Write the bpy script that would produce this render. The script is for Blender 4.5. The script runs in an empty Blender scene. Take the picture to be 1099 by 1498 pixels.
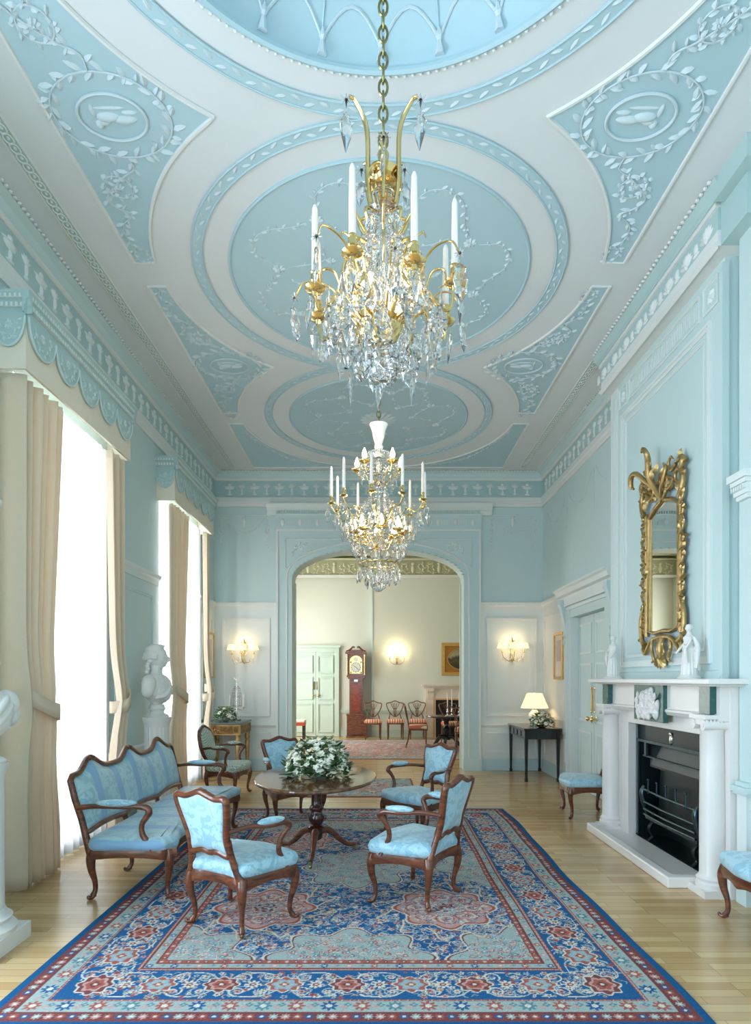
import bpy, bmesh, math, random
import numpy as np
from mathutils import Vector, Matrix

# ------------------------------------------------------------ camera, light, exposure
C = bpy.context.scene.collection
SC = bpy.context.scene
rnd = random.Random(7); jit = random.Random(1)
PI = math.pi

cam_d = bpy.data.cameras.new('camera'); cam = bpy.data.objects.new('camera', cam_d); C.objects.link(cam)
cam.location = (0, 0, 1.6); cam.rotation_euler = (PI/2, 0, 0)
cam_d.sensor_fit = 'HORIZONTAL'; cam_d.sensor_width = 36.0
cam_d.lens = 900/1099*36.0
cam_d.shift_x = -1.5/1099; cam_d.shift_y = 244/1099
cam_d.clip_start = 0.05; cam_d.clip_end = 200
SC.camera = cam
SC.view_settings.view_transform = 'Standard'; SC.view_settings.look = 'None'
SC.view_settings.gamma = 1; SC.view_settings.use_curve_mapping = False
SC.view_settings.exposure = 0.10
try:
    SC.cycles.max_bounces = 12; SC.cycles.transmission_bounces = 10; SC.cycles.transparent_max_bounces = 16
    SC.cycles.diffuse_bounces = 6; SC.cycles.caustics_reflective = False; SC.cycles.caustics_refractive = False
    SC.cycles.sample_clamp_indirect = 6; SC.cycles.use_denoising = True
except Exception: pass

W = bpy.data.worlds.new('overcast_sky'); SC.world = W; W.use_nodes = True
wb = W.node_tree.nodes['Background']; wb.inputs[0].default_value = (0.80, 0.90, 1.0, 1); wb.inputs[1].default_value = 2.2

def area(name, loc, rot, sx, sy, power, col):
    d = bpy.data.lights.new(name, 'AREA'); d.shape = 'RECTANGLE'; d.size = sx; d.size_y = sy
    d.energy = power; d.color = col
    o = bpy.data.objects.new(name, d); C.objects.link(o); o.location = loc; o.rotation_euler = rot
    return o
DAYL = (0.80, 0.91, 1.0)
# daylight at each window, outside the glass (facing +X into the room)
WIN_H = (0.25, 4.0)
for nm, y0, y1, p, c in (('daylight_a', 4.62, 6.45, 400, (0.96, 0.98, 1.0)), ('daylight_b', 8.0, 9.75, 400, (1.0, 0.99, 0.97)),
                      ('fill_daylight_c', 1.25, 3.05, 340, (0.68, 0.84, 1.0)), ('fill_daylight_d', -2.2, -0.4, 215, (0.68, 0.84, 1.0)),  # c and d: added fill daylight for unseen windows out of frame
                      ('daylight_e', 14.0, 16.4, 250, (1.0, 0.97, 0.90))):
    area(nm, (-3.45, (y0+y1)/2, 2.1), (0, -PI/2, 0), 3.6, (y1-y0), p, c)
area('fill_daylight_rear', (0.0, -3.45, 2.3), (PI/2, 0, 0), 3.4, 3.2, 120, (0.68, 0.84, 1.0))  # added fill from behind the camera, set at an unseen window

def point(name, loc, power, col=(1.0, 0.78, 0.48), r=0.02):
    d = bpy.data.lights.new(name, 'POINT'); d.energy = power; d.color = col; d.shadow_soft_size = r
    o = bpy.data.objects.new(name, d); C.objects.link(o); o.location = loc
    return o

# ------------------------------------------------------------ mesh builder
class MB:
    def __init__(s): s.v = []; s.f = []
    def add(s, vs, fs):
        k = len(s.v); s.v += [tuple(p) for p in vs]; s.f += [tuple(i+k for i in f) for f in fs]; return s
    def box(s, x0, x1, y0, y1, z0, z1):
        if x0 > x1: x0, x1 = x1, x0
        if y0 > y1: y0, y1 = y1, y0
        if z0 > z1: z0, z1 = z1, z0
        e = jit.uniform(.00004, .0005); x0 -= e; y0 -= e; z0 -= e; x1 += e; y1 += e; z1 += e
        return s.add([(x0,y0,z0),(x1,y0,z0),(x1,y1,z0),(x0,y1,z0),(x0,y0,z1),(x1,y0,z1),(x1,y1,z1),(x0,y1,z1)],
              [(3,2,1,0),(4,5,6,7),(0,1,5,4),(1,2,6,5),(2,3,7,6),(3,0,4,7)])
    def tube(s, pts, rad, n=8, closed=False, sx=1.0, sy=1.0, up=None):
        P = [Vector(p) for p in pts]; m = len(P)
        if not hasattr(rad, '__len__'): rad = [rad]*m
        N = None; rings = []
        for i in range(m):
            if closed: t = P[(i+1) % m]-P[i-1]
            else: t = P[min(i+1, m-1)]-P[max(i-1, 0)]
            if t.length < 1e-9: t = Vector((0,0,1))
            t.normalize()
            if up is not None: N = Vector(up)
            if N is None: N = Vector((0,0,1)) if abs(t.z) < 0.9 else Vector((1,0,0))
            N = N - t*N.dot(t)
            if N.length < 1e-6: N = t.orthogonal()
            N.normalize(); B = t.cross(N)
            rings.append([P[i] + (N*math.cos(2*PI*k/n)*sx + B*math.sin(2*PI*k/n)*sy)*rad[i] for k in range(n)])
        vs = [p for r in rings for p in r]; fs = []
        for i in range(m if closed else m-1):
            a = i*n; b = ((i+1) % m)*n
            for k in range(n): fs.append((a+k, a+(k+1) % n, b+(k+1) % n, b+k))
        if not closed: fs += [tuple(range(n))[::-1], tuple(range((m-1)*n, m*n))]
        return s.add(vs, fs)
    def lathe(s, prof, c=(0,0,0), n=20, sx=1, sy=1):
        vs = []; fs = []
        for r, z in prof:
            for k in range(n):
                a = 2*PI*k/n; vs.append((c[0]+max(r,1e-4)*math.cos(a)*sx, c[1]+max(r,1e-4)*math.sin(a)*sy, c[2]+z))
        for i in range(len(prof)-1):
            for k in range(n):
                fs.append((i*n+k, i*n+(k+1) % n, (i+1)*n+(k+1) % n, (i+1)*n+k))
        fs += [tuple(range(n))[::-1], tuple(range((len(prof)-1)*n, len(prof)*n))]
        return s.add(vs, fs)
    def ell(s, c, r, n=12, m=8, rot=None):
        vs = []; fs = []
        R = rot if rot is not None else Matrix.Identity(3)
        for i in range(m+1):
            th = PI*i/m
            for k in range(n):
                a = 2*PI*k/n
                p = R @ Vector((r[0]*math.sin(th)*math.cos(a), r[1]*math.sin(th)*math.sin(a), -r[2]*math.cos(th)))
                vs.append((c[0]+p.x, c[1]+p.y, c[2]+p.z))
        for i in range(m):
            for k in range(n): fs.append((i*n+k, i*n+(k+1) % n, (i+1)*n+(k+1) % n, (i+1)*n+k))
        return s.add(vs, fs)
    def rings(s, rs, cap=True):
        n = len(rs[0]); vs = [p for r in rs for p in r]; fs = []
        for i in range(len(rs)-1):
            for k in range(n): fs.append((i*n+k, i*n+(k+1) % n, (i+1)*n+(k+1) % n, (i+1)*n+k))
        if cap: fs += [tuple(range(n))[::-1], tuple(range((len(rs)-1)*n, len(rs)*n))]
        return s.add(vs, fs)
    def prism(s, poly, f0, f1):
        """poly: 2D points; f0/f1: functions 2D->3D for the two ends"""
        n = len(poly); vs = [f0(*p) for p in poly]+[f1(*p) for p in poly]
        fs = [tuple(range(n))[::-1], tuple(range(n, 2*n))]+[(k, (k+1) % n, n+(k+1) % n, n+k) for k in range(n)]
        return s.add(vs, fs)
    def run(s, prof, p0, p1, nrm):
        """moulding: profile (d out, z) closed against the wall, swept p0->p1 (x,y)"""
        poly = list(prof)
        return s.prism(poly, lambda d, z: (p0[0]+nrm[0]*d, p0[1]+nrm[1]*d, z), lambda d, z: (p1[0]+nrm[0]*d, p1[1]+nrm[1]*d, z))
    def comb(s, a0, a1, pitch, w, v0, v1, f0, f1):
        b = v0-.003; pts = [(a0, b)]; a = a0
        pts = [(a1, b), (a0, b)]
        while a+w < a1: pts += [(a, v0), (a, v1), (a+w, v1), (a+w, v0)]; a += pitch
        pts.append((a1, v0)); return s.prism(pts, f0, f1)
    def merge(s, o, mat=None):
        vs = o.v if mat is None else [tuple(mat @ Vector(p)) for p in o.v]
        return s.add(vs, o.f)
    def build(s, name, m=None, parent=None, smooth=40, loc=None, bevel=0, tag=None):
        me = bpy.data.meshes.new(name); me.from_pydata(s.v, [], s.f)
        bm = bmesh.new(); bm.from_mesh(me); bmesh.ops.recalc_face_normals(bm, faces=bm.faces); bm.to_mesh(me); bm.free()
        if m is not None: me.materials.append(m)
        if smooth and len(me.polygons):
            me.shade_smooth(); me.set_sharp_from_angle(angle=math.radians(smooth))
        o = bpy.data.objects.new(name, me); C.objects.link(o)
        if parent is not None: o.parent = parent
        if loc: o.location = loc
        if bevel:
            b = o.modifiers.new('bevel', 'BEVEL'); b.width = bevel; b.segments = 2; b.limit_method = 'ANGLE'
        return o

def thing(name, label, cat, loc=(0,0,0), rz=0, group=None, scale=None):
    o = bpy.data.objects.new(name, None); C.objects.link(o); o.location = loc; o.rotation_euler = (0,0,rz)
    o.empty_display_size = 0.1
    if scale: o.scale = scale
    o['label'] = label; o['category'] = cat
    if group: o['group'] = group
    return o
def tag(o, label, cat, group=None):
    o['label'] = label; o['category'] = cat
    if group: o['group'] = group
    return o
def struct(o, label=None):
    o['kind'] = 'structure'
    if label: o['label'] = label
    return o
def kids(o): return [c for c in bpy.data.objects if c.parent == o]
def dup(root, label=None, loc=None, rz=None, cat=None, parent=None):
    ch = kids(root)
    r = root.copy(); C.objects.link(r)
    if parent is not None: r.parent = parent
    if loc is not None: r.location = loc
    if rz is not None: r.rotation_euler = (0,0,rz)
    if label: r['label'] = label
    for c in ch: dup(c, parent=r)
    return r
def remesh(mb, name, m, parent, voxel, smooth=6, fac=0.5):
    """union of closed shapes into one continuous sculpted surface"""
    t = mb.build('tmp', None, None, 0)
    r = t.modifiers.new('r', 'REMESH'); r.mode = 'VOXEL'; r.voxel_size = voxel
    if smooth:
        q = t.modifiers.new('s', 'SMOOTH'); q.iterations = smooth; q.factor = fac
    bpy.context.view_layer.update()
    dg = bpy.context.evaluated_depsgraph_get()
    me = bpy.data.meshes.new_from_object(t.evaluated_get(dg)); me.name = name
    bpy.data.objects.remove(t, do_unlink=True)
    me.materials.clear(); me.materials.append(m); me.shade_smooth()
    o = bpy.data.objects.new(name, me); C.objects.link(o)
    if parent is not None: o.parent = parent
    return o
def spline(pts, k=6, closed=False):
    P = [Vector(p) for p in pts]; n = len(P); out = []
    rng = range(n if closed else n-1)
    for i in rng:
        p0 = P[i-1] if (closed or i > 0) else P[0]*2-P[1]
        p1 = P[i]; p2 = P[(i+1) % n]
        p3 = P[(i+2) % n] if (closed or i+2 < n) else p2*2-p1
        for j in range(k):
            t = j/k
            out.append(0.5*((2*p1)+(p2-p0)*t+(2*p0-5*p1+4*p2-p3)*t*t+(3*p1-p0-3*p2+p3)*t*t*t))
    if not closed: out.append(P[-1])
    return out
def lerpl(a, k):
    """resample list a of radii, k per segment, matching spline"""
    out = []
    for i in range(len(a)-1):
        for j in range(k): out.append(a[i]+(a[i+1]-a[i])*j/k)
    out.append(a[-1]); return out
def stube(mb, pts, rads, k=5, n=8, **kw):
    return mb.tube(spline(pts, k), lerpl(rads, k), n, **kw)

# ------------------------------------------------------------ materials
def srgb(r, g, b):
    f = lambda c: (c/255/12.92) if c/255 <= 0.04045 else ((c/255+0.055)/1.055)**2.4
    return (f(r), f(g), f(b), 1)
def mat(name, col, rough=0.5, metal=0.0, var=0.04, scale=6.0, bump=0.0, bscale=60.0, spec=None, coat=0, sheen=0, **kw):
    m = bpy.data.materials.new(name); m.use_nodes = True; nt = m.node_tree
    b = nt.nodes['Principled BSDF']
    b.inputs['Roughness'].default_value = rough; b.inputs['Metallic'].default_value = metal
    if spec is not None: b.inputs['Specular IOR Level'].default_value = spec
    if coat: b.inputs['Coat Weight'].default_value = coat; b.inputs['Coat Roughness'].default_value = 0.08
    if sheen: b.inputs['Sheen Weight'].default_value = sheen
    tc = nt.nodes.new('ShaderNodeTexCoord')
    nz = nt.nodes.new('ShaderNodeTexNoise'); nz.inputs['Scale'].default_value = scale; nz.inputs['Detail'].default_value = 4
    nt.links.new(tc.outputs['Object'], nz.inputs['Vector'])
    mx = nt.nodes.new('ShaderNodeMix'); mx.data_type = 'RGBA'
    mx.inputs['A'].default_value = tuple(min(1, c*(1-var)) for c in col[:3])+(1,)
    mx.inputs['B'].default_value = tuple(min(1, c*(1+var)) for c in col[:3])+(1,)
    nt.links.new(nz.outputs['Fac'], mx.inputs['Factor']); nt.links.new(mx.outputs['Result'], b.inputs['Base Color'])
    if bump:
        n2 = nt.nodes.new('ShaderNodeTexNoise'); n2.inputs['Scale'].default_value = bscale
        bp = nt.nodes.new('ShaderNodeBump'); bp.inputs['Strength'].default_value = bump; bp.inputs['Distance'].default_value = 0.01
        nt.links.new(tc.outputs['Object'], n2.inputs['Vector'])
        nt.links.new(n2.outputs['Fac'], bp.inputs['Height']); nt.links.new(bp.outputs['Normal'], b.inputs['Normal'])
    m['bsdf'] = 1
    return m
def emis(name, col, st):
    m = mat(name, col, 0.4); b = m.node_tree.nodes['Principled BSDF']
    b.inputs['Emission Color'].default_value = col; b.inputs['Emission Strength'].default_value = st
    return m
AQUA = mat('aqua_wall_paint', srgb(197, 216, 216), 0.55, var=0.02, scale=1.5)
AQUAD = mat('deeper_aqua_paint', srgb(175, 200, 200), 0.55, var=0.03, scale=2)
WHITE = mat('off_white_paint', srgb(224, 226, 224), 0.5, var=0.015, scale=2)
CEILW = mat('ceiling_white_paint', srgb(216, 220, 222), 0.7, var=0.015, scale=1.2)
PALE = mat('pale_aqua_white_paint', srgb(220, 227, 225), 0.5, var=0.015, scale=2)
CREAM = mat('cream_green_wall_paint', srgb(212, 216, 202), 0.6, var=0.02, scale=1.2)
DGREEN = mat('sage_green_door_paint', srgb(190, 208, 196), 0.5, var=0.02)
OLIVE = mat('olive_frieze_paint', srgb(168, 172, 140), 0.6, var=0.03)
OLIVEL = mat('pale_olive_relief', srgb(206, 208, 182), 0.6, var=0.03)
PLASTER = mat('white_bust_plaster', srgb(222, 222, 218), 0.45, var=0.03, scale=8)
MARBLE = mat('white_marble', srgb(224, 221, 218), 0.28, var=0.05, scale=3)
BRASS = mat('gilt_brass', (0.74, 0.54, 0.24, 1), 0.2, 1.0, var=0.12, scale=20)
DBRASS = mat('aged_brass_chain', (0.30, 0.27, 0.12, 1), 0.35, 1.0, var=0.2, scale=30)
GILT = mat('carved_giltwood', (0.42, 0.29, 0.12, 1), 0.36, 0.8, var=0.4, scale=25, bump=0.3, bscale=40)
GOLDP = mat('gold_picture_frame', (0.66, 0.40, 0.12, 1), 0.4, 0.7, var=0.2, scale=20)
SILVER = mat('silver', (0.72, 0.70, 0.66, 1), 0.25, 1.0)
IRON = mat('black_cast_iron', (0.012, 0.022, 0.026, 1), 0.35, 0.5, var=0.3, scale=12)
STEEL = mat('polished_steel_grate', (0.05, 0.085, 0.10, 1), 0.28, 0.9)
DTABLE = mat('black_lacquered_wood', (0.010, 0.012, 0.016, 1), 0.22, 0.0, coat=0.5)
CANDLE = mat('white_wax_candle', srgb(240, 232, 226), 0.4, var=0.02)
CANDLE.node_tree.nodes['Principled BSDF'].inputs['Subsurface Weight'].default_value = 0.2
LEAF = mat('dark_green_leaf', srgb(66, 104, 62), 0.5, var=0.45, scale=14)
LEAFP = mat('pale_green_leaf', srgb(138, 162, 112), 0.5, var=0.3, scale=14)
PETAL = mat('white_flower_petal', srgb(244, 243, 226), 0.55, var=0.04, scale=20)
PORC = mat('white_porcelain', srgb(230, 232, 234), 0.15, var=0.03)
GREENM = mat('dark_green_marble', (0.02, 0.10, 0.09, 1), 0.2, var=0.6, scale=30)
BULB = emis('lit_bulb', (1.0, 0.78, 0.42, 1), 40)
SHADE = emis('lit_cream_silk_shade', (1.0, 0.80, 0.50, 1), 0.8)
SLATE = mat('dark_slate_top', srgb(86, 98, 98), 0.25, var=0.1)
BASEBL = mat('blue_green_skirting_paint', srgb(182, 206, 210), 0.45, var=0.02)

def wood(name, c1, c2, rough=0.28, sc=(3, 3, 14), coat=0.3):
    m = mat(name, c1, rough, coat=coat); nt = m.node_tree; b = nt.nodes['Principled BSDF']
    tc = nt.nodes.new('ShaderNodeTexCoord'); mp = nt.nodes.new('ShaderNodeMapping')
    mp.inputs['Scale'].default_value = sc
    nz = nt.nodes.new('ShaderNodeTexNoise'); nz.inputs['Scale'].default_value = 2.5; nz.inputs['Detail'].default_value = 6; nz.inputs['Distortion'].default_value = 1.2
    cr = nt.nodes.new('ShaderNodeValToRGB'); cr.color_ramp.elements[0].position = 0.3; cr.color_ramp.elements[1].position = 0.7
    cr.color_ramp.elements[0].color = c2; cr.color_ramp.elements[1].color = c1
    nt.links.new(tc.outputs['Object'], mp.inputs[0]); nt.links.new(mp.outputs[0], nz.inputs['Vector'])
    nt.links.new(nz.outputs['Fac'], cr.inputs[0]); nt.links.new(cr.outputs[0], b.inputs['Base Color'])
    return m
WALNUT = wood('carved_walnut', srgb(126, 70, 42), srgb(60, 30, 20))
MAHOG = wood('red_mahogany', srgb(138, 84, 50), srgb(76, 40, 24))
TABLEW = wood('polished_table_top', srgb(120, 84, 56), srgb(74, 46, 30), 0.12, (6, 2, 2), 0.3)
TABLEW.node_tree.nodes['Principled BSDF'].inputs['Specular IOR Level'].default_value = 0.5

def floor_mat():
    m = mat('maple_strip_parquet', (0.5, 0.4, 0.25, 1), 0.22); nt = m.node_tree; b = nt.nodes['Principled BSDF']
    tc = nt.nodes.new('ShaderNodeTexCoord')
    br = nt.nodes.new('ShaderNodeTexBrick'); br.inputs['Scale'].default_value = 1.0
    br.inputs['Brick Width'].default_value = 0.62; br.inputs['Row Height'].default_value = 0.072
    br.inputs['Mortar Size'].default_value = 0.0016; br.inputs['Mortar Smooth'].default_value = 0.3
    br.offset = 0.37; br.offset_frequency = 3
    br.inputs['Color1'].default_value = srgb(214, 182, 134); br.inputs['Color2'].default_value = srgb(188, 150, 100)
    br.inputs['Mortar'].default_value = srgb(140, 116, 82); br.inputs['Bias'].default_value = -0.1
    nt.links.new(tc.outputs['Object'], br.inputs['Vector'])
    mp = nt.nodes.new('ShaderNodeMapping'); mp.inputs['Scale'].default_value = (2, 30, 1)
    nz = nt.nodes.new('ShaderNodeTexNoise'); nz.inputs['Scale'].default_value = 2; nz.inputs['Detail'].default_value = 6
    nt.links.new(tc.outputs['Object'], mp.inputs[0]); nt.links.new(mp.outputs[0], nz.inputs['Vector'])
    mx = nt.nodes.new('ShaderNodeMix'); mx.data_type = 'RGBA'; mx.blend_type = 'MULTIPLY'; mx.inputs['Factor'].default_value = 0.35
    nt.links.new(br.outputs['Color'], mx.inputs['A']); nt.links.new(nz.outputs['Color'], mx.inputs['B'])
    cr = nt.nodes.new('ShaderNodeValToRGB'); cr.color_ramp.elements[0].color = (0.55,0.5,0.45,1); cr.color_ramp.elements[1].color = (1,1,1,1)
    nt.links.new(nz.outputs['Fac'], cr.inputs[0]); nt.links.new(cr.outputs[0], mx.inputs['B'])
    nt.links.new(mx.outputs['Result'], b.inputs['Base Color'])
    return m
FLOOR = floor_mat()

def damask(name, base, light, dark, stripe=None):
    m = mat(name, base, 0.42, sheen=0.3); nt = m.node_tree; b = nt.nodes['Principled BSDF']
    tc = nt.nodes.new('ShaderNodeTexCoord')
    nz = nt.nodes.new('ShaderNodeTexNoise'); nz.inputs['Scale'].default_value = 9; nz.inputs['Detail'].default_value = 1.5; nz.inputs['Distortion'].default_value = 2.2
    nt.links.new(tc.outputs['Object'], nz.inputs['Vector'])
    cr = nt.nodes.new('ShaderNodeValToRGB'); e = cr.color_ramp.elements
    e[0].position = 0.46; e[0].color = dark; e[1].position = 0.50; e[1].color = light
    nt.links.new(nz.outputs['Fac'], cr.inputs[0])
    n2 = nt.nodes.new('ShaderNodeTexWave'); n2.inputs['Scale'].default_value = 22; n2.inputs['Distortion'].default_value = 9; n2.inputs['Detail'].default_value = 1
    nt.links.new(tc.outputs['Object'], n2.inputs['Vector'])
    c2 = nt.nodes.new('ShaderNodeValToRGB'); c2.color_ramp.elements[0].position = 0.12; c2.color_ramp.elements[0].color = (0.86,0.9,0.95,1); c2.color_ramp.elements[1].position = 0.2; c2.color_ramp.elements[1].color = (1,1,1,1)
    nt.links.new(n2.outputs['Fac'], c2.inputs[0])
    mx = nt.nodes.new('ShaderNodeMix'); mx.data_type = 'RGBA'; mx.blend_type = 'MULTIPLY'; mx.inputs['Factor'].default_value = 1
    nt.links.new(cr.outputs[0], mx.inputs['A']); nt.links.new(c2.outputs[0], mx.inputs['B'])
    out = mx.outputs['Result']
    if stripe:
        sp = nt.nodes.new('ShaderNodeSeparateXYZ'); nt.links.new(tc.outputs['Object'], sp.inputs[0])
        mm = nt.nodes.new('ShaderNodeMath'); mm.operation = 'MULTIPLY_ADD'; mm.inputs[1].default_value = 1/stripe[1]; mm.inputs[2].default_value = stripe[2]
        nt.links.new(sp.outputs[0], mm.inputs[0])
        fr = nt.nodes.new('ShaderNodeMath'); fr.operation = 'FRACT'; nt.links.new(mm.outputs[0], fr.inputs[0])
        c3 = nt.nodes.new('ShaderNodeValToRGB'); c3.color_ramp.interpolation = 'EASE'
        E = c3.color_ramp.elements; E[0].position = 0.0; E[0].color = (0,0,0,1); E[1].position = 0.98; E[1].color = (0,0,0,1)
        for p, v in ((0.34, 0), (0.38, 1), (0.62, 1), (0.66, 0)):
            q = E.new(p); q.color = (v, v, v, 1)
        nt.links.new(fr.outputs[0], c3.inputs[0])
        m3 = nt.nodes.new('ShaderNodeMix'); m3.data_type = 'RGBA'; nt.links.new(c3.outputs[0], m3.inputs['Factor'])
        nt.links.new(out, m3.inputs['A']); m3.inputs['B'].default_value = stripe[0]; out = m3.outputs['Result']
    nt.links.new(out, b.inputs['Base Color'])
    return m
BLUESILK = damask('pale_blue_silk_damask', srgb(150, 194, 210), srgb(168, 206, 220), srgb(142, 186, 204))
SOFASILK = damask('blue_striped_silk', srgb(156, 194, 204), srgb(172, 206, 214), srgb(148, 188, 202), stripe=(srgb(130, 172, 206), 0.36, 0.30))

def pattern_mat(name, ca, cb, scale):
    m = mat(name, ca, 0.7); nt = m.node_tree; b = nt.nodes['Principled BSDF']
    tc = nt.nodes.new('ShaderNodeTexCoord'); mp = nt.nodes.new('ShaderNodeMapping'); mp.inputs['Rotation'].default_value = (0.6, 0.7, 0.785)
    ck = nt.nodes.new('ShaderNodeTexChecker'); ck.inputs['Scale'].default_value = scale; ck.inputs['Color1'].default_value = ca; ck.inputs['Color2'].default_value = cb
    nt.links.new(tc.outputs['Object'], mp.inputs[0]); nt.links.new(mp.outputs[0], ck.inputs['Vector']); nt.links.new(ck.outputs[0], b.inputs['Base Color'])
    return m
CHECKF = pattern_mat('sage_diamond_weave', srgb(214, 222, 216), srgb(118, 148, 134), 55)
def stripe_mat(name, cols, per):
    m = mat(name, cols[0], 0.6); nt = m.node_tree; b = nt.nodes['Principled BSDF']
    tc = nt.nodes.new('ShaderNodeTexCoord'); sp = nt.nodes.new('ShaderNodeSeparateXYZ'); nt.links.new(tc.outputs['Object'], sp.inputs[0])
    mm = nt.nodes.new('ShaderNodeMath'); mm.operation = 'MULTIPLY'; mm.inputs[1].default_value = 1/per; nt.links.new(sp.outputs[0], mm.inputs[0])
    fr = nt.nodes.new('ShaderNodeMath'); fr.operation = 'FRACT'; nt.links.new(mm.outputs[0], fr.inputs[0])
    cr = nt.nodes.new('ShaderNodeValToRGB'); cr.color_ramp.interpolation = 'CONSTANT'; E = cr.color_ramp.elements
    E[0].position = 0; E[0].color = cols[0]; E[1].position = 1/len(cols); E[1].color = cols[1]
    for i, c in enumerate(cols[2:], 2): q = E.new(i/len(cols)); q.color = c
    nt.links.new(fr.outputs[0], cr.inputs[0]); nt.links.new(cr.outputs[0], b.inputs['Base Color'])
    return m
REDSTRIPE = stripe_mat('red_and_cream_striped_silk', [srgb(206, 84, 66), srgb(226, 196, 160), srgb(210, 110, 84), srgb(232, 214, 186)], 0.13)

def fabric(name, col, trans):
    m = bpy.data.materials.new(name); m.use_nodes = True; nt = m.node_tree; nt.nodes.clear()
    out = nt.nodes.new('ShaderNodeOutputMaterial'); d = nt.nodes.new('ShaderNodeBsdfDiffuse'); t = nt.nodes.new('ShaderNodeBsdfTranslucent')
    tc = nt.nodes.new('ShaderNodeTexCoord'); nz = nt.nodes.new('ShaderNodeTexNoise'); nz.inputs['Scale'].default_value = 30
    mx = nt.nodes.new('ShaderNodeMix'); mx.data_type = 'RGBA'; mx.inputs['A'].default_value = tuple(c*0.96 for c in col[:3])+(1,); mx.inputs['B'].default_value = col
    nt.links.new(tc.outputs['Object'], nz.inputs['Vector']); nt.links.new(nz.outputs['Fac'], mx.inputs['Factor'])
    nt.links.new(mx.outputs['Result'], d.inputs[0]); nt.links.new(mx.outputs['Result'], t.inputs[0])
    a = nt.nodes.new('ShaderNodeMixShader'); a.inputs[0].default_value = trans[0]
    nt.links.new(d.outputs[0], a.inputs[1]); nt.links.new(t.outputs[0], a.inputs[2])
    last = a
    if trans[1]:
        tr = nt.nodes.new('ShaderNodeBsdfTransparent'); bb = nt.nodes.new('ShaderNodeMixShader'); bb.inputs[0].default_value = trans[1]
        nt.links.new(a.outputs[0], bb.inputs[1]); nt.links.new(tr.outputs[0], bb.inputs[2]); last = bb
    nt.links.new(last.outputs[0], out.inputs[0])
    return m
CURTAIN = fabric('cream_silk_curtain', srgb(238, 224, 202), (0.30, 0))
SHEER = fabric('white_sheer_voile', (0.62, 0.63, 0.65, 1), (0.24, 0.02))
def pane_mat():
    m = bpy.data.materials.new('window_glass'); m.use_nodes = True; nt = m.node_tree; nt.nodes.clear()
    out = nt.nodes.new('ShaderNodeOutputMaterial'); t = nt.nodes.new('ShaderNodeBsdfTransparent'); g = nt.nodes.new('ShaderNodeBsdfGlossy')
    g.inputs['Roughness'].default_value = 0.02; mx = nt.nodes.new('ShaderNodeMixShader'); mx.inputs[0].default_value = 0.08
    nt.links.new(t.outputs[0], mx.inputs[1]); nt.links.new(g.outputs[0], mx.inputs[2]); nt.links.new(mx.outputs[0], out.inputs[0])
    return m
PANE = pane_mat()
def glass_mat():
    m = mat('cut_crystal', (1, 1, 1, 1), 0.0, var=0); b = m.node_tree.nodes['Principled BSDF']
    b.inputs['Transmission Weight'].default_value = 1.0; b.inputs['IOR'].default_value = 1.55
    nt = m.node_tree; t = nt.nodes.new('ShaderNodeBsdfTranslucent'); t.inputs[0].default_value = (.95, .95, .95, 1); mx = nt.nodes.new('ShaderNodeMixShader'); mx.inputs[0].default_value = .04
    nt.links.new(b.outputs[0], mx.inputs[1]); nt.links.new(t.outputs[0], mx.inputs[2]); nt.links.new(mx.outputs[0], nt.nodes['Material Output'].inputs[0])
    return m
CRYSTAL = glass_mat()
MIRROR = mat('mirror_glass', (0.88, 0.9, 0.88, 1), 0.01, 1.0, var=0)
# ------------------------------------------------------------ the room shell
XL, XR, YF, ZC = -2.84, 2.91, 10.75, 5.2
YB = -3.0
WINS = [(4.80, 6.36), (8.03, 9.72), (1.25, 2.98), (-2.2, -0.45)]  # last two openings are unseen, added to let in fill light
WZ0, WZ1 = 0.12, 4.0
fl = MB().box(-3.3, 4.5, YB-0.3, 17.5, -0.1, 0); o = fl.build('floor', FLOOR, smooth=0); struct(o)

w = MB()
ed = sorted(WINS); y = YB
for a, b in ed:
    w.box(XL-0.36, XL, y, a, 0, ZC); w.box(XL-0.36, XL, a, b, 0, WZ0); w.box(XL-0.36, XL, a, b, WZ1, ZC); y = b
w.box(XL-0.36, XL, y, YF+0.35, 0, ZC)
WL = struct(w.build('wall_left', AQUA, smooth=0))
w = MB().box(XR, XR+0.3, YB, 7.72, 0, ZC).box(XR, XR+0.3, 9.07, YF+0.35, 0, ZC).box(XR, XR+0.3, 7.72, 9.07, 2.5, ZC)
w.box(2.62, XR, 4.62, 4.87, 0, 1.16).box(2.62, XR, 6.27, 6.84, 0, 1.16).box(2.62, XR, 4.62, 6.84, 1.16, 4.77)                      # chimney breast
WR = struct(w.build('wall_right', AQUA, smooth=0))
arch = [(-1.47, 0), (-1.47, 3.31)]
for i in range(1, 32):
    a = PI - PI*i/32; arch.append((0.025+1.495*math.cos(a), 3.31+0.56*math.sin(a)**0.9))
arch += [(1.52, 3.31), (1.52, 0)]
poly = [(XL, 0)]+arch+[(XR, 0), (XR, ZC), (XL, ZC)]
WF = struct(MB().prism(poly, lambda x, z: (x, YF, z), lambda x, z: (x, YF+0.35, z)).build('wall_far', AQUA, smooth=0))
# wall behind the camera, with an unseen window added for fill light
w = MB().box(XL-0.36, XR+0.3, YB-0.3, YB, 0, 0.6).box(XL-0.36, XR+0.3, YB-0.3, YB, 4.0, ZC).box(XL-0.36, -1.7, YB-0.3, YB, 0.6, 4.0).box(1.7, XR+0.3, YB-0.3, YB, 0.6, 4.0)
struct(w.build('wall_rear', AQUA, smooth=0))

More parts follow.
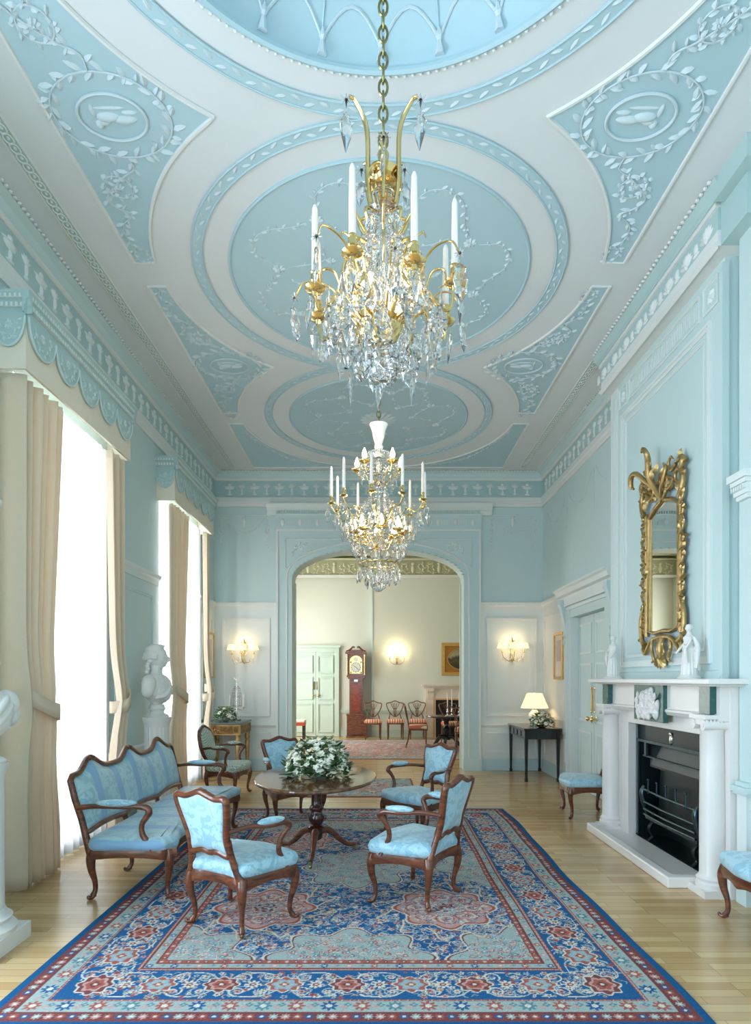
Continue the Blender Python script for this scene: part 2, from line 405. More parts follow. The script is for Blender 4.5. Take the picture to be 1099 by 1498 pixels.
# dining room shell
DX0, DX1, DY1, DZ = -3.05, 4.3, 17.1, 5.06
w = MB().box(DX0-0.3, DX0, YF+0.35, 14.0, 0, DZ).box(DX0-0.3, DX0, 14.0, 16.4, 0, 0.3).box(DX0-0.3, DX0, 14.0, 16.4, 3.9, DZ).box(DX0-0.3, DX0, 16.4, DY1, 0, DZ)
struct(w.build('wall_dining_left', CREAM, smooth=0))
struct(MB().box(DX1, DX1+0.2, YF+0.35, DY1, 0, DZ).build('wall_dining_right', CREAM, smooth=0))
w = MB().box(DX0-0.3, DX1+0.2, DY1, DY1+0.2, 0, DZ)
w.box(-0.10, DX1, DY1-0.14, DY1, 0, DZ)      # the wall steps forward beyond the clock
DB = struct(w.build('wall_dining_back', CREAM, smooth=0))
struct(MB().box(XR+0.3, DX1+0.2, YF+0.15, YF+0.35, 0, DZ).build('wall_dining_front', CREAM, smooth=0))
struct(MB().box(DX0-0.3, DX1+0.2, YF+0.35, DY1+0.2, DZ, DZ+0.1).build('ceiling_dining', mat('cream_ceiling_paint', srgb(226, 220, 204), 0.7), smooth=0))

# windows ------------------------------------------------------
def window(n, x, y0, y1, z0, z1, side=1):
    f = MB(); t = 0.05; xm = x-0.26*side
    f.box(xm-0.04, xm+0.04, y0, y0+0.07, z0, z1).box(xm-0.04, xm+0.04, y1-0.07, y1, z0, z1)
    f.box(xm-0.04, xm+0.04, y0, y1, z0, z0+0.08).box(xm-0.04, xm+0.04, y0, y1, z1-0.08, z1)
    zm = (z0+z1)/2; f.box(xm-0.035, xm+0.035, y0, y1, zm-0.04, zm+0.04)
    o = struct(f.build('window_%d' % n, WHITE, smooth=0))
    for k in (1, 2):
        yy = y0+(y1-y0)*k/3; MB().box(xm-0.014, xm+0.014, yy-0.014, yy+0.014, z0, z1).build('glazing_bar', WHITE, o, 0)
    for k in (1, 2, 4, 5):
        zz = z0+(z1-z0)*k/6; MB().box(xm-0.014, xm+0.014, y0, y1, zz-0.014, zz+0.014).build('glazing_bar', WHITE, o, 0)
    MB().box(xm-0.003, xm+0.003, y0, y1, z0, z1).build('pane', PANE, o, 0)
    return o
for i, (a, b) in enumerate(WINS): window(i+1, XL, a, b, WZ0, WZ1)
window(5, DX0, 14.0, 16.4, 0.3, 3.9)
f = MB(); ym = YB-0.2
for x0, x1 in ((-1.7, -1.62), (-0.04, 0.04), (1.62, 1.7)): f.box(x0, x1, ym-0.04, ym+0.04, 0.6, 4.0)
for z0 in (0.6, 2.26, 3.92): f.box(-1.7, 1.7, ym-0.035, ym+0.035, z0, z0+0.08)
o = struct(f.build('window_6', WHITE, smooth=0)); MB().box(-1.7, 1.7, ym-0.003, ym+0.003, 0.6, 4.0).build('pane', PANE, o, 0)  # unseen window added round the rear fill light

# relief helpers ----------------------------------------------------
def leaf(mb, f, u, v, a, L, wd, h=0.012):
    c, s_ = math.cos(a), math.sin(a)
    P = lambda l, t, hh: f(u+c*l-s_*t, v+s_*l+c*t, hh)
    mb.add([P(0,0,0), P(L*.35,wd/2,0.001), P(L*.75,wd*.38,0.001), P(L,0,0.002), P(L*.75,-wd*.38,0.001), P(L*.35,-wd/2,0.001), P(L*.35,0,h), P(L*.75,0,h*.8)],
           [(0,1,6), (1,2,7,6), (2,3,7), (3,4,7), (4,5,6,7), (5,0,6)])
def vine(mb, f, pts, L=0.07, wd=0.035, h=0.014, step=0.045, stem=0.005, seed=1):
    P = spline([(p[0], p[1], 0) for p in pts], 8); r = random.Random(seed)
    mb.tube([f(p.x, p.y, stem) for p in P[::2]], stem, 5)
    acc = 0; side = 1
    for i in range(1, len(P)):
        acc += (P[i]-P[i-1]).length
        if acc > step:
            acc = 0; d = P[i]-P[i-1]; a = math.atan2(d.y, d.x)
            l = L*r.uniform(.7, 1.15)
            leaf(mb, f, P[i].x, P[i].y, a+side*r.uniform(.5, .9), l, wd*r.uniform(.8, 1.2), h); side = -side
            if r.random() < .35: leaf(mb, f, P[i].x, P[i].y, a+side*1.3, l*.7, wd*.7, h)
def rosette(mb, f, u, v, R, h=0.014, n=8, ph=0):
    for k in range(n): leaf(mb, f, u, v, ph+2*PI*k/n, R, R*.6, h)
    mb.tube([f(u, v, 0), f(u, v, h*1.1)], [R*.25, R*.15], 8)
def ringel(mb, f, u, v, ru, rv, r=0.01, n=48, h=0.0, m=6):
    mb.tube([f(u+ru*math.cos(2*PI*k/n), v+rv*math.sin(2*PI*k/n), h) for k in range(n)], r, m, closed=True)
def flatell(mb, f, u, v, a, b, h, n=12):
    vs = []; 
    for s_, hh in ((1, 0), (.75, h*.7), (.35, h)):
        vs += [f(u+a*s_*math.cos(2*PI*k/n), v+b*s_*math.sin(2*PI*k/n), hh) for k in range(n)]
    fs = [(i*n+k, i*n+(k+1) % n, (i+1)*n+(k+1) % n, (i+1)*n+k) for i in (0, 1) for k in range(n)]+[tuple(range(2*n, 3*n))]
    mb.add(vs, fs)

# ------------------------------------------------------------ ceiling
RELC = mat('ceiling_relief_paint', srgb(200, 214, 220), 0.65, var=0.02, scale=1.5)
AQUAC = mat('ceiling_aqua_paint', srgb(176, 203, 212), 0.65, var=0.02, scale=1.5)
CX = 0.025
CA, CB, CC = 2.3, 5.57, 8.55
bm = bmesh.new()
def loop(bm, pts):
    vs = [bm.verts.new((p[0], p[1], ZC)) for p in pts]; return [bm.edges.new((vs[i], vs[(i+1) % len(vs)])) for i in range(len(vs))]
E = loop(bm, [(XL-0.1, YB-0.1), (XR+0.1, YB-0.1), (XR+0.1, YF+0.1), (XL-0.1, YF+0.1)])
E += loop(bm, [(CX+1.35*math.cos(2*PI*k/96), CA+1.35*math.sin(2*PI*k/96)) for k in range(96)])
bmesh.ops.triangle_fill(bm, edges=E, use_beauty=True)
for fa in bm.faces:
    if fa.normal.z > 0: fa.normal_flip()
bmesh.ops.recalc_face_normals(bm, faces=bm.faces)
me = bpy.data.meshes.new('ceiling'); bm.to_mesh(me); bm.free(); me.materials.append(CEILW)
CEIL = bpy.data.objects.new('ceiling', me); C.objects.link(CEIL); struct(CEIL)
md = CEIL.modifiers.new('s', 'SOLIDIFY'); md.thickness = 0.12; md.offset = 0
CEIL.location.z = 0.06
def cf(zc): return lambda u, v, h: (u, v, zc-h-0.06)       # child of the raised ceiling
fC = cf(ZC)
# dome
prof = [(1.35, 0.0)]+[(1.35*math.cos(a), 0.62*math.sin(a)) for a in [PI/2*k/12 for k in range(1, 12)]]+[(0.01, 0.62)]
vs = []; fs = []; n = 72
for r, z in prof:
    for k in range(n): vs.append((CX+r*math.cos(2*PI*k/n), CA+r*math.sin(2*PI*k/n), ZC-0.06+z))
for i in range(len(prof)-1):
    for k in range(n): fs.append((i*n+k, (i+1)*n+k, (i+1)*n+(k+1) % n, i*n+(k+1) % n))
dome = MB().add(vs, fs).build('dome', AQUAC, CEIL, 60)
def fD(ang, t, h):      # on the dome: angle, 0..1 up from the rim
    a = PI/2*t; r = 1.35*math.cos(a)*(1-h*0.7); z = 0.62*math.sin(a)*(1-h*0.7)
    return (CX+r*math.cos(ang), CA+r*math.sin(ang), ZC-0.06+z)
NS = 24
sw = MB(); rs = MB(); rb = MB()
for k in range(NS):
    a0 = 2*PI*k/NS; a1 = 2*PI*(k+1)/NS
    for t0, dt in ((0.26, 0.14), (0.46, 0.12), (0.64, 0.1)):
        sw.tube([fD(a0+(a1-a0)*j/8, t0-dt+dt*(2*j/8-1)**2*(-1)+dt*1.0, 0.01) if False else fD(a0+(a1-a0)*j/8, t0-dt*(abs(2*j/8-1)**2), 0.01) for j in range(9)], 0.008, 5)
    am = (a0+a1)/2
    for t0 in (0.36, 0.55):
        for q in range(8):
            b = 2*PI*q/8; p0 = fD(am, t0, 0.02); p1 = fD(am+0.028*math.cos(b), t0+0.026*math.sin(b), 0.005); rs.tube([p0, p1], [0.012, 0.005], 4)
    # tassel
    sw.tube([fD(a0, 0.17, 0.01), fD(a0, 0.13, 0.015), fD(a0, 0.11, 0.015), fD(a0, 0.04, 0.015)], [0.006, 0.022, 0.012, 0.03], 6)
    rb.tube([fD(a0, t, 0.0) for t in (0.16, 0.3, 0.45, 0.6, 0.75, 0.9)], 0.007, 4)
sw.build('swag_relief', RELC, dome); rs.build('rosette_relief', RELC, dome); rb.build('dome_rib', AQUAC, dome)

def ringband(c, r0, r1, m, name, h=0.012, n=96):
    mb = MB(); vs = []
    prof = [(r0, 0.0), (r0, h), (r1, h), (r1, 0.0)]
    for r, hh in prof:
        for k in range(n): vs.append(fC(CX+r*math.cos(2*PI*k/n), c+r*math.sin(2*PI*k/n), hh))
    fs = [(i*n+k, i*n+(k+1) % n, (i+1)*n+(k+1) % n, (i+1)*n+k) for i in range(3) for k in range(n)]
    mb.add(vs, fs); return mb.build(name, m, CEIL, 30)
RB = {CA: (1.55, 1.64), CB: (1.545, 1.63), CC: (1.46, 1.55)}
for c in (CA, CB, CC):
    r0, r1 = RB[c]
    b = ringband(c, r0, r1, AQUAC, 'ring_band')
    e = MB()
    for r in (r0, r1): ringel(e, fC, CX, c, r, r, 0.008, 96, 0.012)
    e.build('ring_moulding', AQUAC, b)
    lf = MB(); rm = (r0+r1)/2; n = 110
    for k in range(n):
        a = 2*PI*k/n; leaf(lf, lambda u, v, h: fC(u, v, h+0.012), CX+rm*math.cos(a), c+rm*math.sin(a), a+PI/2+(0.35 if k % 2 else -0.35), 0.075, 0.03, 0.010)
    lf.build('leaf_relief', RELC, b)
# rim of the dome
e = MB(); ringel(e, fC, CX, CA, 1.35, 1.35, 0.02, 96, 0.0)
e.build('dome_moulding', AQUAC, CEIL)
e = MB()
for k in range(180): 
    a = 2*PI*k/180; p = fC(CX+1.375*math.cos(a), CA+1.375*math.sin(a), 0.006); e.ell(p, (0.012, 0.012, 0.012), 6, 4)
e.build('dome_bead', PALE, CEIL)
# aqua discs
for c, R in ((CB, 1.32), (CC, 1.22)):
    mb = MB(); n = 96
    mb.add([fC(CX+R*math.cos(2*PI*k/n), c+R*math.sin(2*PI*k/n), 0.004) for k in range(n)], [tuple(range(n))])
    d = mb.build('disc_panel', AQUAC, CEIL, 0)
    e = MB(); ringel(e, fC, CX, c, R, R, 0.013, 96, 0.006); e.build('disc_moulding', AQUAC, d)
    rl = MB(); fo = lambda u, v, h: fC(u, v, h+0.004)
    for k in range(8):
        a = 2*PI*k/8+0.2
        u, v = CX+R*.68*math.cos(a), c+R*.68*math.sin(a)
        rosette(rl, fo, u, v, 0.06, 0.018)
        a2 = a+PI/8
        pts = [(CX+R*q*math.cos(a+da), c+R*q*math.sin(a+da)) for q, da in ((.72, .06), (.84, .14), (.88, .28), (.84, .42), (.74, .56), (.70, .7))]
        vine(rl, fo, pts, 0.055, 0.026, 0.014, 0.05, 0.004, k)
        pts = [(CX+R*q*math.cos(a+da), c+R*q*math.sin(a+da)) for q, da in ((.62, .05), (.5, .16), (.42, .35), (.48, .52), (.6, .6))]
        vine(rl, fo, pts, 0.045, 0.02, 0.012, 0.06, 0.004, k+20)
        rosette(rl, fo, CX+R*.38*math.cos(a2), c+R*.38*math.sin(a2), 0.045, 0.014)
    rosette(rl, fo, CX, c, 0.26 if c == CC else 0.16, 0.03, 16)
    rosette(rl, fo, CX, c, 0.15, 0.045, 12, 0.1)
    rl.build('disc_relief', RELC, d)
# spandrel panels with wreaths
def xin(y):
    r = 0
    for c, R in ((CA, 1.95), (CB, 1.95), (CC, 1.90)):
        if abs(y-c) < R: r = max(r, math.sqrt(R*R-(y-c)**2))
    return r
def panel(sx, y0, y1, xo, ymid):
    n = 64; ins = []
    for i in range(n+1):
        y = y0+(y1-y0)*i/n; ins.append((CX+sx*max(xin(y), 0.0), y))
    pl = [(sx*xo, y0)]+ins+[(sx*xo, y1)]
    # strip faces
    mb = MB(); vs = []
    for (x, y) in ins: vs += [fC(x, y, 0.005), fC(sx*xo, y, 0.005)]
    mb.add(vs, [(2*i, 2*i+1, 2*i+3, 2*i+2) for i in range(n)])
    p = mb.build('spandrel_panel', AQUAC, CEIL, 0)
    e = MB(); e.tube([fC(x, y, 0.008) for x, y in pl], 0.014, 5, closed=True); e.build('panel_moulding', WHITE, p)
    rl = MB(); fo = lambda u, v, h: fC(u, v, h+0.005)
    L = lambda u, v: (sx*u, v)
    u0 = 1.69
    if ymid is not None:
        ringel(rl, fo, sx*u0, ymid, 0.215, 0.165, 0.010, 40, 0.008)
        # reclining figure in the oval
        for du, dv, a, b, h in ((-.07, .02, .10, .035, .03), (.03, .0, .09, .04, .035), (.10, .05, .035, .035, .035), (.06, .03, .05, .03, .03), (-.12, -.03, .06, .02, .02), (.0, -.06, .12, .015, .012), (.11, -.04, .02, .06, .02)):
            flatell(rl, fo, sx*(u0+du), ymid+dv, a*.85, b*.8, h*.7)
        wr = [(u0+.37*math.cos(t), ymid+.30*math.sin(t)) for t in [2*PI*k/14+.3 for k in range(14)]]
        vine(rl, fo, [L(*q) for q in wr]+[L(*wr[0])], 0.10, 0.042, 0.02, 0.042, 0.006, 3)
        for dr in (1, -1):
            yy = ymid+dr*.30
            vine(rl, fo, [L(u0+.02, yy), L(u0+.02, yy+dr*.10), L(u0+.14, yy+dr*.18), L(u0+.32, yy+dr*.36), L(u0+.28, yy+dr*.46), L(u0+.20, yy+dr*.52), L(u0+.30, yy+dr*.62), L(u0+.34, yy+dr*.72), L(u0+.33, yy+dr*.86)], 0.08, 0.034, 0.018, 0.045, 0.006, 5)
            w2 = [(u0+.19+.10*math.cos(t), yy+dr*.26+.10*math.sin(t)) for t in [2*PI*k/8 for k in range(8)]]
            vine(rl, fo, [L(*q) for q in w2]+[L(*w2[0])], 0.06, 0.03, 0.02, 0.035, 0.005, 6)
            rosette(rl, fo, sx*(u0+.19), yy+dr*.26, 0.04, 0.02)
            w2 = [(u0+.30+.06*math.cos(t), yy+dr*.98+.09*math.sin(t)) for t in [2*PI*k/8 for k in range(8)]]
            vine(rl, fo, [L(*q) for q in w2]+[L(*w2[0])], 0.05, 0.024, 0.016, 0.035, 0.004, 8)
    else:
        vine(rl, fo, [L(1.95, y0+.2), L(1.8, y0+.7), L(1.5, y0+1.3), L(1.2, y1-.25), L(.9, y1-.12)], 0.08, 0.04, 0.02, 0.06, 0.005, 9)
    rl.build('wreath_relief', RELC, p)
for sx, xo in ((-1, 2.09), (1, 2.14)):
    panel(sx, 2.55, 5.31, xo, 3.935)
    panel(sx, 5.63, 8.31, xo, 7.06)
    panel(sx, 8.66, 10.45, xo, None)
    panel(sx, -0.8, 2.2, xo, 0.7)
# guilloche strips along both sides
def guilloche(x0, x1, y0, y1):
    mb = MB(); s_ = MB().add([fC(x0, y0, 0.003), fC(x1, y0, 0.003), fC(x1, y1, 0.003), fC(x0, y1, 0.003)], [(0,1,2,3)]).build('guilloche_strip', AQUAD, CEIL, 0)
    for x in (x0, x1): mb.tube([fC(x, y0, 0.004), fC(x, y1, 0.004)], 0.008, 5)
    y = y0+.05; xm = (x0+x1)/2
    while y < y1-.04:
        ringel(mb, fC, xm, y, 0.030, 0.042, 0.006, 12, 0.008, 4); flatell(mb, fC, xm, y, .012, .016, .014, 8); y += .078
    mb.build('guilloche_relief', WHITE, s_)
guilloche(-2.50, -2.40, 1.0, 10.45); guilloche(2.44, 2.54, 6.95, 10.45)

# ------------------------------------------------------------ cornice runs
def frieze_relief(parent, f, u0, u1, zc, H, m, per=0.43, d0=0.02):
    mb = MB(); g = lambda u, v, h: f(u, v, h+d0)
    n = max(1, round((u1-u0)/per)); p = (u1-u0)/n
    for k in range(n):
        u = u0+p*(k+.5)
        # urn with handles
        flatell(mb, g, u, zc+.02*H/.29, .085, .035, .022); flatell(mb, g, u, zc-.06, .02, .05, .018); flatell(mb, g, u, zc-.10, .05, .016, .018)
        flatell(mb, g, u, zc+.07, .03, .03, .018); flatell(mb, g, u, zc+.045, .11, .012, .014)
        # palmette / candelabrum between
        v = u+p/2
        if v < u1-.03:
            flatell(mb, g, v, zc-.09, .035, .018, .016); flatell(mb, g, v, zc-.03, .022, .06, .018)
            for a in (-.9, -.45, 0, .45, .9): leaf(mb, g, v, zc+.01, PI/2+a, .09, .03, .016)
    return mb.build('urn_relief', m, parent)
def cornice(name, p0, p1, nrm, f, u0, u1, off=0.0):
    o = struct(MB().run([(0,4.60),(.028,4.60),(.034,4.64),(.034,4.66),(.05,4.68),(.05,4.755),(.03,4.77),(0,4.77)], p0, p1, nrm).build(name, WHITE, smooth=20))
    b = MB().run([(0,4.77),(.02,4.77),(.02,5.05),(0,5.05)], p0, p1, nrm).build('frieze_band', AQUAD, o, 0)
    frieze_relief(o, f, u0, u1, 4.91, .28, PALE)
    MB().run([(0,5.05),(.035,5.05),(.05,5.06),(.05,5.085),(0,5.085)], p0, p1, nrm).build('fillet', WHITE, o, 20)
    MB().run([(0,5.085),(.05,5.085),(.055,5.12),(.075,5.155),(.11,5.175),(.13,5.185),(.13,5.198),(0,5.198)], p0, p1, nrm).build('crown_moulding', AQUA, o, 30)
    bd = MB(); L = math.hypot(p1[0]-p0[0], p1[1]-p0[1]); n = int(L/.055); dx, dy = (p1[0]-p0[0])/n, (p1[1]-p0[1])/n
    for k in range(n):
        bd.ell((p0[0]+dx*(k+.5)+nrm[0]*.145, p0[1]+dy*(k+.5)+nrm[1]*.145, 5.188), (.017, .017, .012), 6, 4)
    bd.build('egg_and_bead', WHITE, o)
    return o
cornice('trim_cornice_left', (XL, 0.8), (XL, YF), (1, 0), lambda u, v, h: (XL+h, u, v), 1.0, YF-.1)
cornice('trim_cornice_far', (XL, YF), (XR, YF), (0, -1), lambda u, v, h: (u, YF-h, v), XL+.06, XR-.06)
cornice('trim_cornice_right', (XR, YF), (XR, 6.84), (-1, 0), lambda u, v, h: (XR-h, u, v), 6.9, YF-.08)
# breast entablature
XBe = 2.50
o = struct(MB().box(XBe, XR, 4.50, 6.84, 4.77, 4.885).run([(0,4.75),(.03,4.77),(.03,4.79),(0,4.80)], (XBe, 6.84), (XBe, 4.50), (-1, 0)).build('trim_breast_cornice', WHITE, smooth=20))
MB().box(XBe, XR, 4.50, 6.84, 4.885, 5.05).build('frieze_band', AQUAD, o, 0)
mb = MB(); g = lambda u, v, h: (XBe-h, u, v); y = 4.66
while y < 6.8:
    for a in (-1.2, -.8, -.4, 0, .4, .8, 1.2): leaf(mb, g, y, 4.91, PI/2+a, .11, .035, .018)
    flatell(mb, g, y, 4.91, .02, .02, .02)
    flatell(mb, g, y+.15, 4.95, .03, .05, .016); flatell(mb, g, y+.15, 4.91, .05, .014, .014); y += .30
mb.build('anthemion_relief', WHITE, o)
MB().box(XBe-.02, XR, 4.50, 6.86, 5.05, 5.085).build('fillet', WHITE, o, 0)
MB().run([(0,5.085),(.03,5.09),(.035,5.13),(.06,5.16),(.08,5.175),(.08,5.198),(0,5.198)], (XBe, 6.90), (XBe, 4.40), (-1, 0)).build('crown_moulding', AQUAD, o, 30)
bd = MB()
for k in range(44): bd.ell((XBe-.093, 4.45+k*.055, 5.186), (.018, .018, .013), 6, 4)
bd.build('egg_and_bead', WHITE, o)

# ------------------------------------------------------------ far wall: wainscot, panels, arch casing
def frame(mb, f, u0, u1, v0, v1, w=.03, h=.018):
    """raised rectangular panel moulding with a stepped profile"""
    for ww, hh in ((w, h*.55), (w*.45, h)):
        e = jit.uniform(.00005, .0005); u0 -= e; u1 += e; v0 -= e; v1 += e; hh += e
        for a in ((u0,u1,v0,v0+ww), (u0,u1,v1-ww,v1), (u0,u0+ww,v0+ww,v1-ww), (u1-ww,u1,v0+ww,v1-ww)):
            P = [f(a[0],a[2],0), f(a[1],a[2],0), f(a[1],a[3],0), f(a[0],a[3],0), f(a[0],a[2],hh), f(a[1],a[2],hh), f(a[1],a[3],hh), f(a[0],a[3],hh)]
            mb.add(P, [(3,2,1,0),(4,5,6,7),(0,1,5,4),(1,2,6,5),(2,3,7,6),(3,0,4,7)])
def slab(mb, f, u0, u1, v0, v1, h):
    e = jit.uniform(.00004, .0004); u0 -= e; u1 += e; v0 -= e; v1 += e; h += e
    P = [f(u0,v0,0), f(u1,v0,0), f(u1,v1,0), f(u0,v1,0), f(u0,v0,h), f(u1,v0,h), f(u1,v1,h), f(u0,v1,h)]
    mb.add(P, [(3,2,1,0),(4,5,6,7),(0,1,5,4),(1,2,6,5),(2,3,7,6),(3,0,4,7)])
fF = lambda u, v, h: (u, YF-h, v)
fL = lambda u, v, h: (XL+h, u, v)
fR = lambda u, v, h: (XR-h, u, v)
RAIL = [(0,2.80),(.015,2.80),(.02,2.86),(.04,2.88),(.05,2.91),(.05,2.93),(0,2.94)]
DADO = [(0,.74),(.012,.74),(.02,.77),(.035,.785),(.035,.80),(0,.815)]
SKIRT = [(0,0),(.03,0),(.03,.16),(.02,.19),(.01,.205),(0,.21)]
def wains(name, f, p0, p1, nrm, panels, u0, u1, m=PALE):
    mb = MB(); slab(mb, f, u0, u1, .2, 2.80, .006); o = struct(mb.build(name, m, smooth=0))
    MB().run(RAIL, p0, p1, nrm).build('cornice_rail', WHITE, o, 20)
    MB().run(DADO, p0, p1, nrm).build('dado_rail', PALE, o, 20)
    MB().run(SKIRT, p0, p1, nrm).build('skirting', BASEBL, o, 20)
    for a, b in panels:
        g = lambda u, v, h: f(u, v, h+.006)
        q = MB(); frame(q, g, a, b, .94, 2.66, .05, .02); q.build('panel_moulding', WHITE, o, 0)
        q = MB(); frame(q, g, a, b, .31, .66, .035, .018); q.build('panel_moulding', WHITE, o, 0)
    return o
wains('trim_wainscot_far_right', fF, (1.82, YF), (XR, YF), (0, -1), [(1.93, 2.80)], 1.82, XR)
wains('trim_wainscot_far_left', fF, (XL, YF), (-1.745, YF), (0, -1), [(-2.70, -1.86)], XL, -1.745)
wains('trim_wainscot_right', fR, (XR, YF), (XR, 9.24), (-1, 0), [(9.42, 10.62)], 9.24, YF, WHITE)
wains('trim_wainscot_left', fL, (XL, YF), (XL, 9.78), (1, 0), [(9.95, 10.6)], 9.78, YF)
# pier between the windows: rail and low dado
def pier(name, a, b):
    mb = MB(); slab(mb, fL, a, b, .2, .74, .004); o = struct(mb.build(name, PALE, smooth=0))
    MB().run(DADO, (XL, a), (XL, b), (1, 0)).build('dado_rail', PALE, o, 20); MB().run(SKIRT, (XL, a), (XL, b), (1, 0)).build('skirting', BASEBL, o, 20)
    MB().run(RAIL, (XL, a), (XL, b), (1, 0)).build('cornice_rail', PALE, o, 20)
    q = MB(); frame(q, fL, a+.2, b-.2, .94, 2.66, .04, .015); q.build('panel_moulding', AQUA, o, 0)
    q = MB(); frame(q, fL, a+.2, b-.2, .31, .66, .03, .015); q.build('panel_moulding', PALE, o, 0)
pier('trim_wainscot_pier', 6.46, 7.98); pier('trim_wainscot_pier_near', 3.02, 4.62)
# swag relief high on the far wall
for a, b in ((1.93, 2.85), (-2.80, -1.83)):
    q = MB(); w_ = b-a
    q.tube([fF(a, 4.46, .006), fF(b, 4.46, .006)], .006, 5)
    vine(q, fF, [(a+.12, 4.44), (a+.25, 4.24), (a+w_/2, 4.15), (b-.25, 4.24), (b-.12, 4.44)], .035, .02, .012, .03, .004, 2)
    for u in (a+.08, b-.08):
        vine(q, fF, [(u, 4.42), (u+.01, 4.28), (u, 4.1), (u, 3.9)], .04, .022, .012, .035, .003, 4); ringel(q, fF, u, 4.19, .04, .06, .006, 16, .006)
    flatell(q, fF, a+w_/2, 4.33, .03, .09, .012); flatell(q, fF, a+w_/2, 4.34, .07, .012, .01); rosette(q, fF, a+w_/2, 4.42, .035)
    struct(q.build('trim_swag_relief', PALE))
# more faint garlands along the right wall
q = MB()
for k in range(3):
    a = 7.15+k*1.15; vine(q, fR, [(a, 4.42), (a+.2, 4.22), (a+.5, 4.14), (a+.8, 4.22), (a+1.0, 4.42)], .035, .02, .01, .04, .004, k)
    vine(q, fR, [(a+1.07, 4.42), (a+1.07, 4.2), (a+1.07, 3.9)], .04, .022, .01, .04, .003, k)
struct(q.build('trim_garland_relief', AQUA))

# arch casing
CXa0, CXa1 = -1.745, 1.815
cas = [(CXa0, 0), (-1.47, 0)]+arch[1:-1]+[(1.52, 0), (CXa1, 0), (CXa1, 4.20), (CXa0, 4.20)]
o = struct(MB().prism(cas, lambda x, z: (x, YF-.05, z), lambda x, z: (x, YF, z)).build('trim_arch_casing', AQUA, smooth=0))
for x0, x1 in ((CXa0-.02, -1.46), (1.51, CXa1+.02)): MB().box(x0, x1, YF-.07, YF, 0, .21).build('plinth_block', AQUA, o, 0)
q = MB()
for x in (CXa0, CXa1-.035): q.box(x, x+.035, YF-.075, YF-.045, .21, 4.2)
q.box(CXa0, CXa1, YF-.075, YF-.045, 4.165, 4.2); q.build('outer_bead', WHITE, o, 0)
q = MB(); ar2 = [(-1.56, .21), (-1.56, 3.36)]+[(0.025+1.58*math.cos(PI-PI*i/32), 3.37+0.62*math.sin(PI*i/32)**.9) for i in range(1, 32)]+[(1.61, 3.36), (1.61, .21)]
q.tube([(x, YF-.05, z) for x, z in ar2], .016, 6); q.build('inner_bead', WHITE, o)
q = MB()
for s_, cx in ((-1, CXa0+.16), (1, CXa1-.16)):
    pts = [(cx, YF-.055, 3.52), (cx, YF-.055, 4.03), (cx-s_*1.25, YF-.055, 4.03)]
    q.tube(pts, .012, 4)
    q.tube([(cx-s_*t, YF-.055, 3.52+.47*math.sin(min(1,t/1.25)*PI/2)) for t in [0, .15, .3, .5, .75, 1.0, 1.25]], .008, 4)
    g = lambda u, v, h: (u, YF-.05-h, v)
    vine(q, g, [(cx-s_*.12, 3.72), (cx-s_*.2, 3.9), (cx-s_*.38, 3.93), (cx-s_*.42, 3.82), (cx-s_*.3, 3.78)], .07, .035, .02, .04, .006, 3)
    rosette(q, g, cx-s_*.28, 3.86, .05)
q.build('spandrel_relief', PALE, o)
q = MB()
for i in range(3, 62, 2):       # little leaf notches along the arch soffit
    a = PI-PI*i/64; q.ell((0.025+1.495*math.cos(a), YF-.05, 3.315+0.56*math.sin(a)**.9), (.03, .012, .012), 6, 4)
q.build('soffit_leaf', AQUAD, o)
# jamb lining, paler on the dining side
q = MB(); q.box(-1.475, -1.45, YF+.30, YF+.36, 0, 3.31).box(1.50, 1.525, YF+.30, YF+.36, 0, 3.31); q.build('jamb_bead', CREAM, o, 0)
# entablature over the arch
o = struct(MB().box(CXa0-.01, CXa1+.01, YF-.07, YF, 4.20, 4.44).build('trim_arch_entablature', AQUA, smooth=0))
MB().run([(0,4.44),(.08,4.44),(.09,4.47),(.09,4.50),(.16,4.56),(.20,4.60),(.20,4.62),(0,4.62)], (-1.90, YF), (2.0, YF), (0, -1)).build('cornice_shelf', PALE, o, 20)
q = MB().comb(CXa0, CXa1, .043, .022, 4.455, 4.50, lambda u, v: (u, YF-.08, v), lambda u, v: (u, YF-.125, v))
q.build('dentil_course', AQUA, o, 0)
q = MB(); g = lambda u, v, h: (u, YF-.07-h, v); x = CXa0+.12; k = 0
while x < CXa1-.05:
    flatell(q, g, x, 4.32, .035, .065, .02); x += .30
q.build('frieze_medallion', WHITE, o)
q = MB(); x = CXa0+.21
while x < CXa1-.1:
    for j in range(7): q.box(x-.075+j*.026, x-.065+j*.026, YF-.078, YF-.07, 4.27, 4.36)
    x += .30
q.build('fluting', WHITE, o, 0)

# ------------------------------------------------------------ right wall door and surround
D = thing('door_1', 'double-leaf aqua panelled door with brass furniture in the right wall', 'door', (0,0,0)); D['kind'] = 'structure'; del D['category']
for y0, y1 in ((7.73, 8.39), (8.40, 9.06)):
    lf = MB().box(XR+.06, XR+.11, y0, y1, .01, 2.49).build('door_leaf', AQUA, D, 0)
    g = lambda u, v, h: (XR+.06-h, u, v); q = MB()
    for a, b in ((y0+.08, y1-.08),):
        for v0, v1 in ((.18, .86), (1.0, 1.82), (1.95, 2.38)): frame(q, g, a, b, v0, v1, .03, .014)
    q.build('door_panel', PALE, lf, 0)
q = MB()
for y in (8.33, 8.46): q.box(XR+.045, XR+.062, y-.022, y+.022, 1.15, 1.47); q.ell((XR+.045, y, 1.47), (.012, .02, .02), 8, 6); q.ell((XR+.045, y, 1.15), (.012, .02, .02), 8, 6)
q.build('finger_plate', BRASS, D)
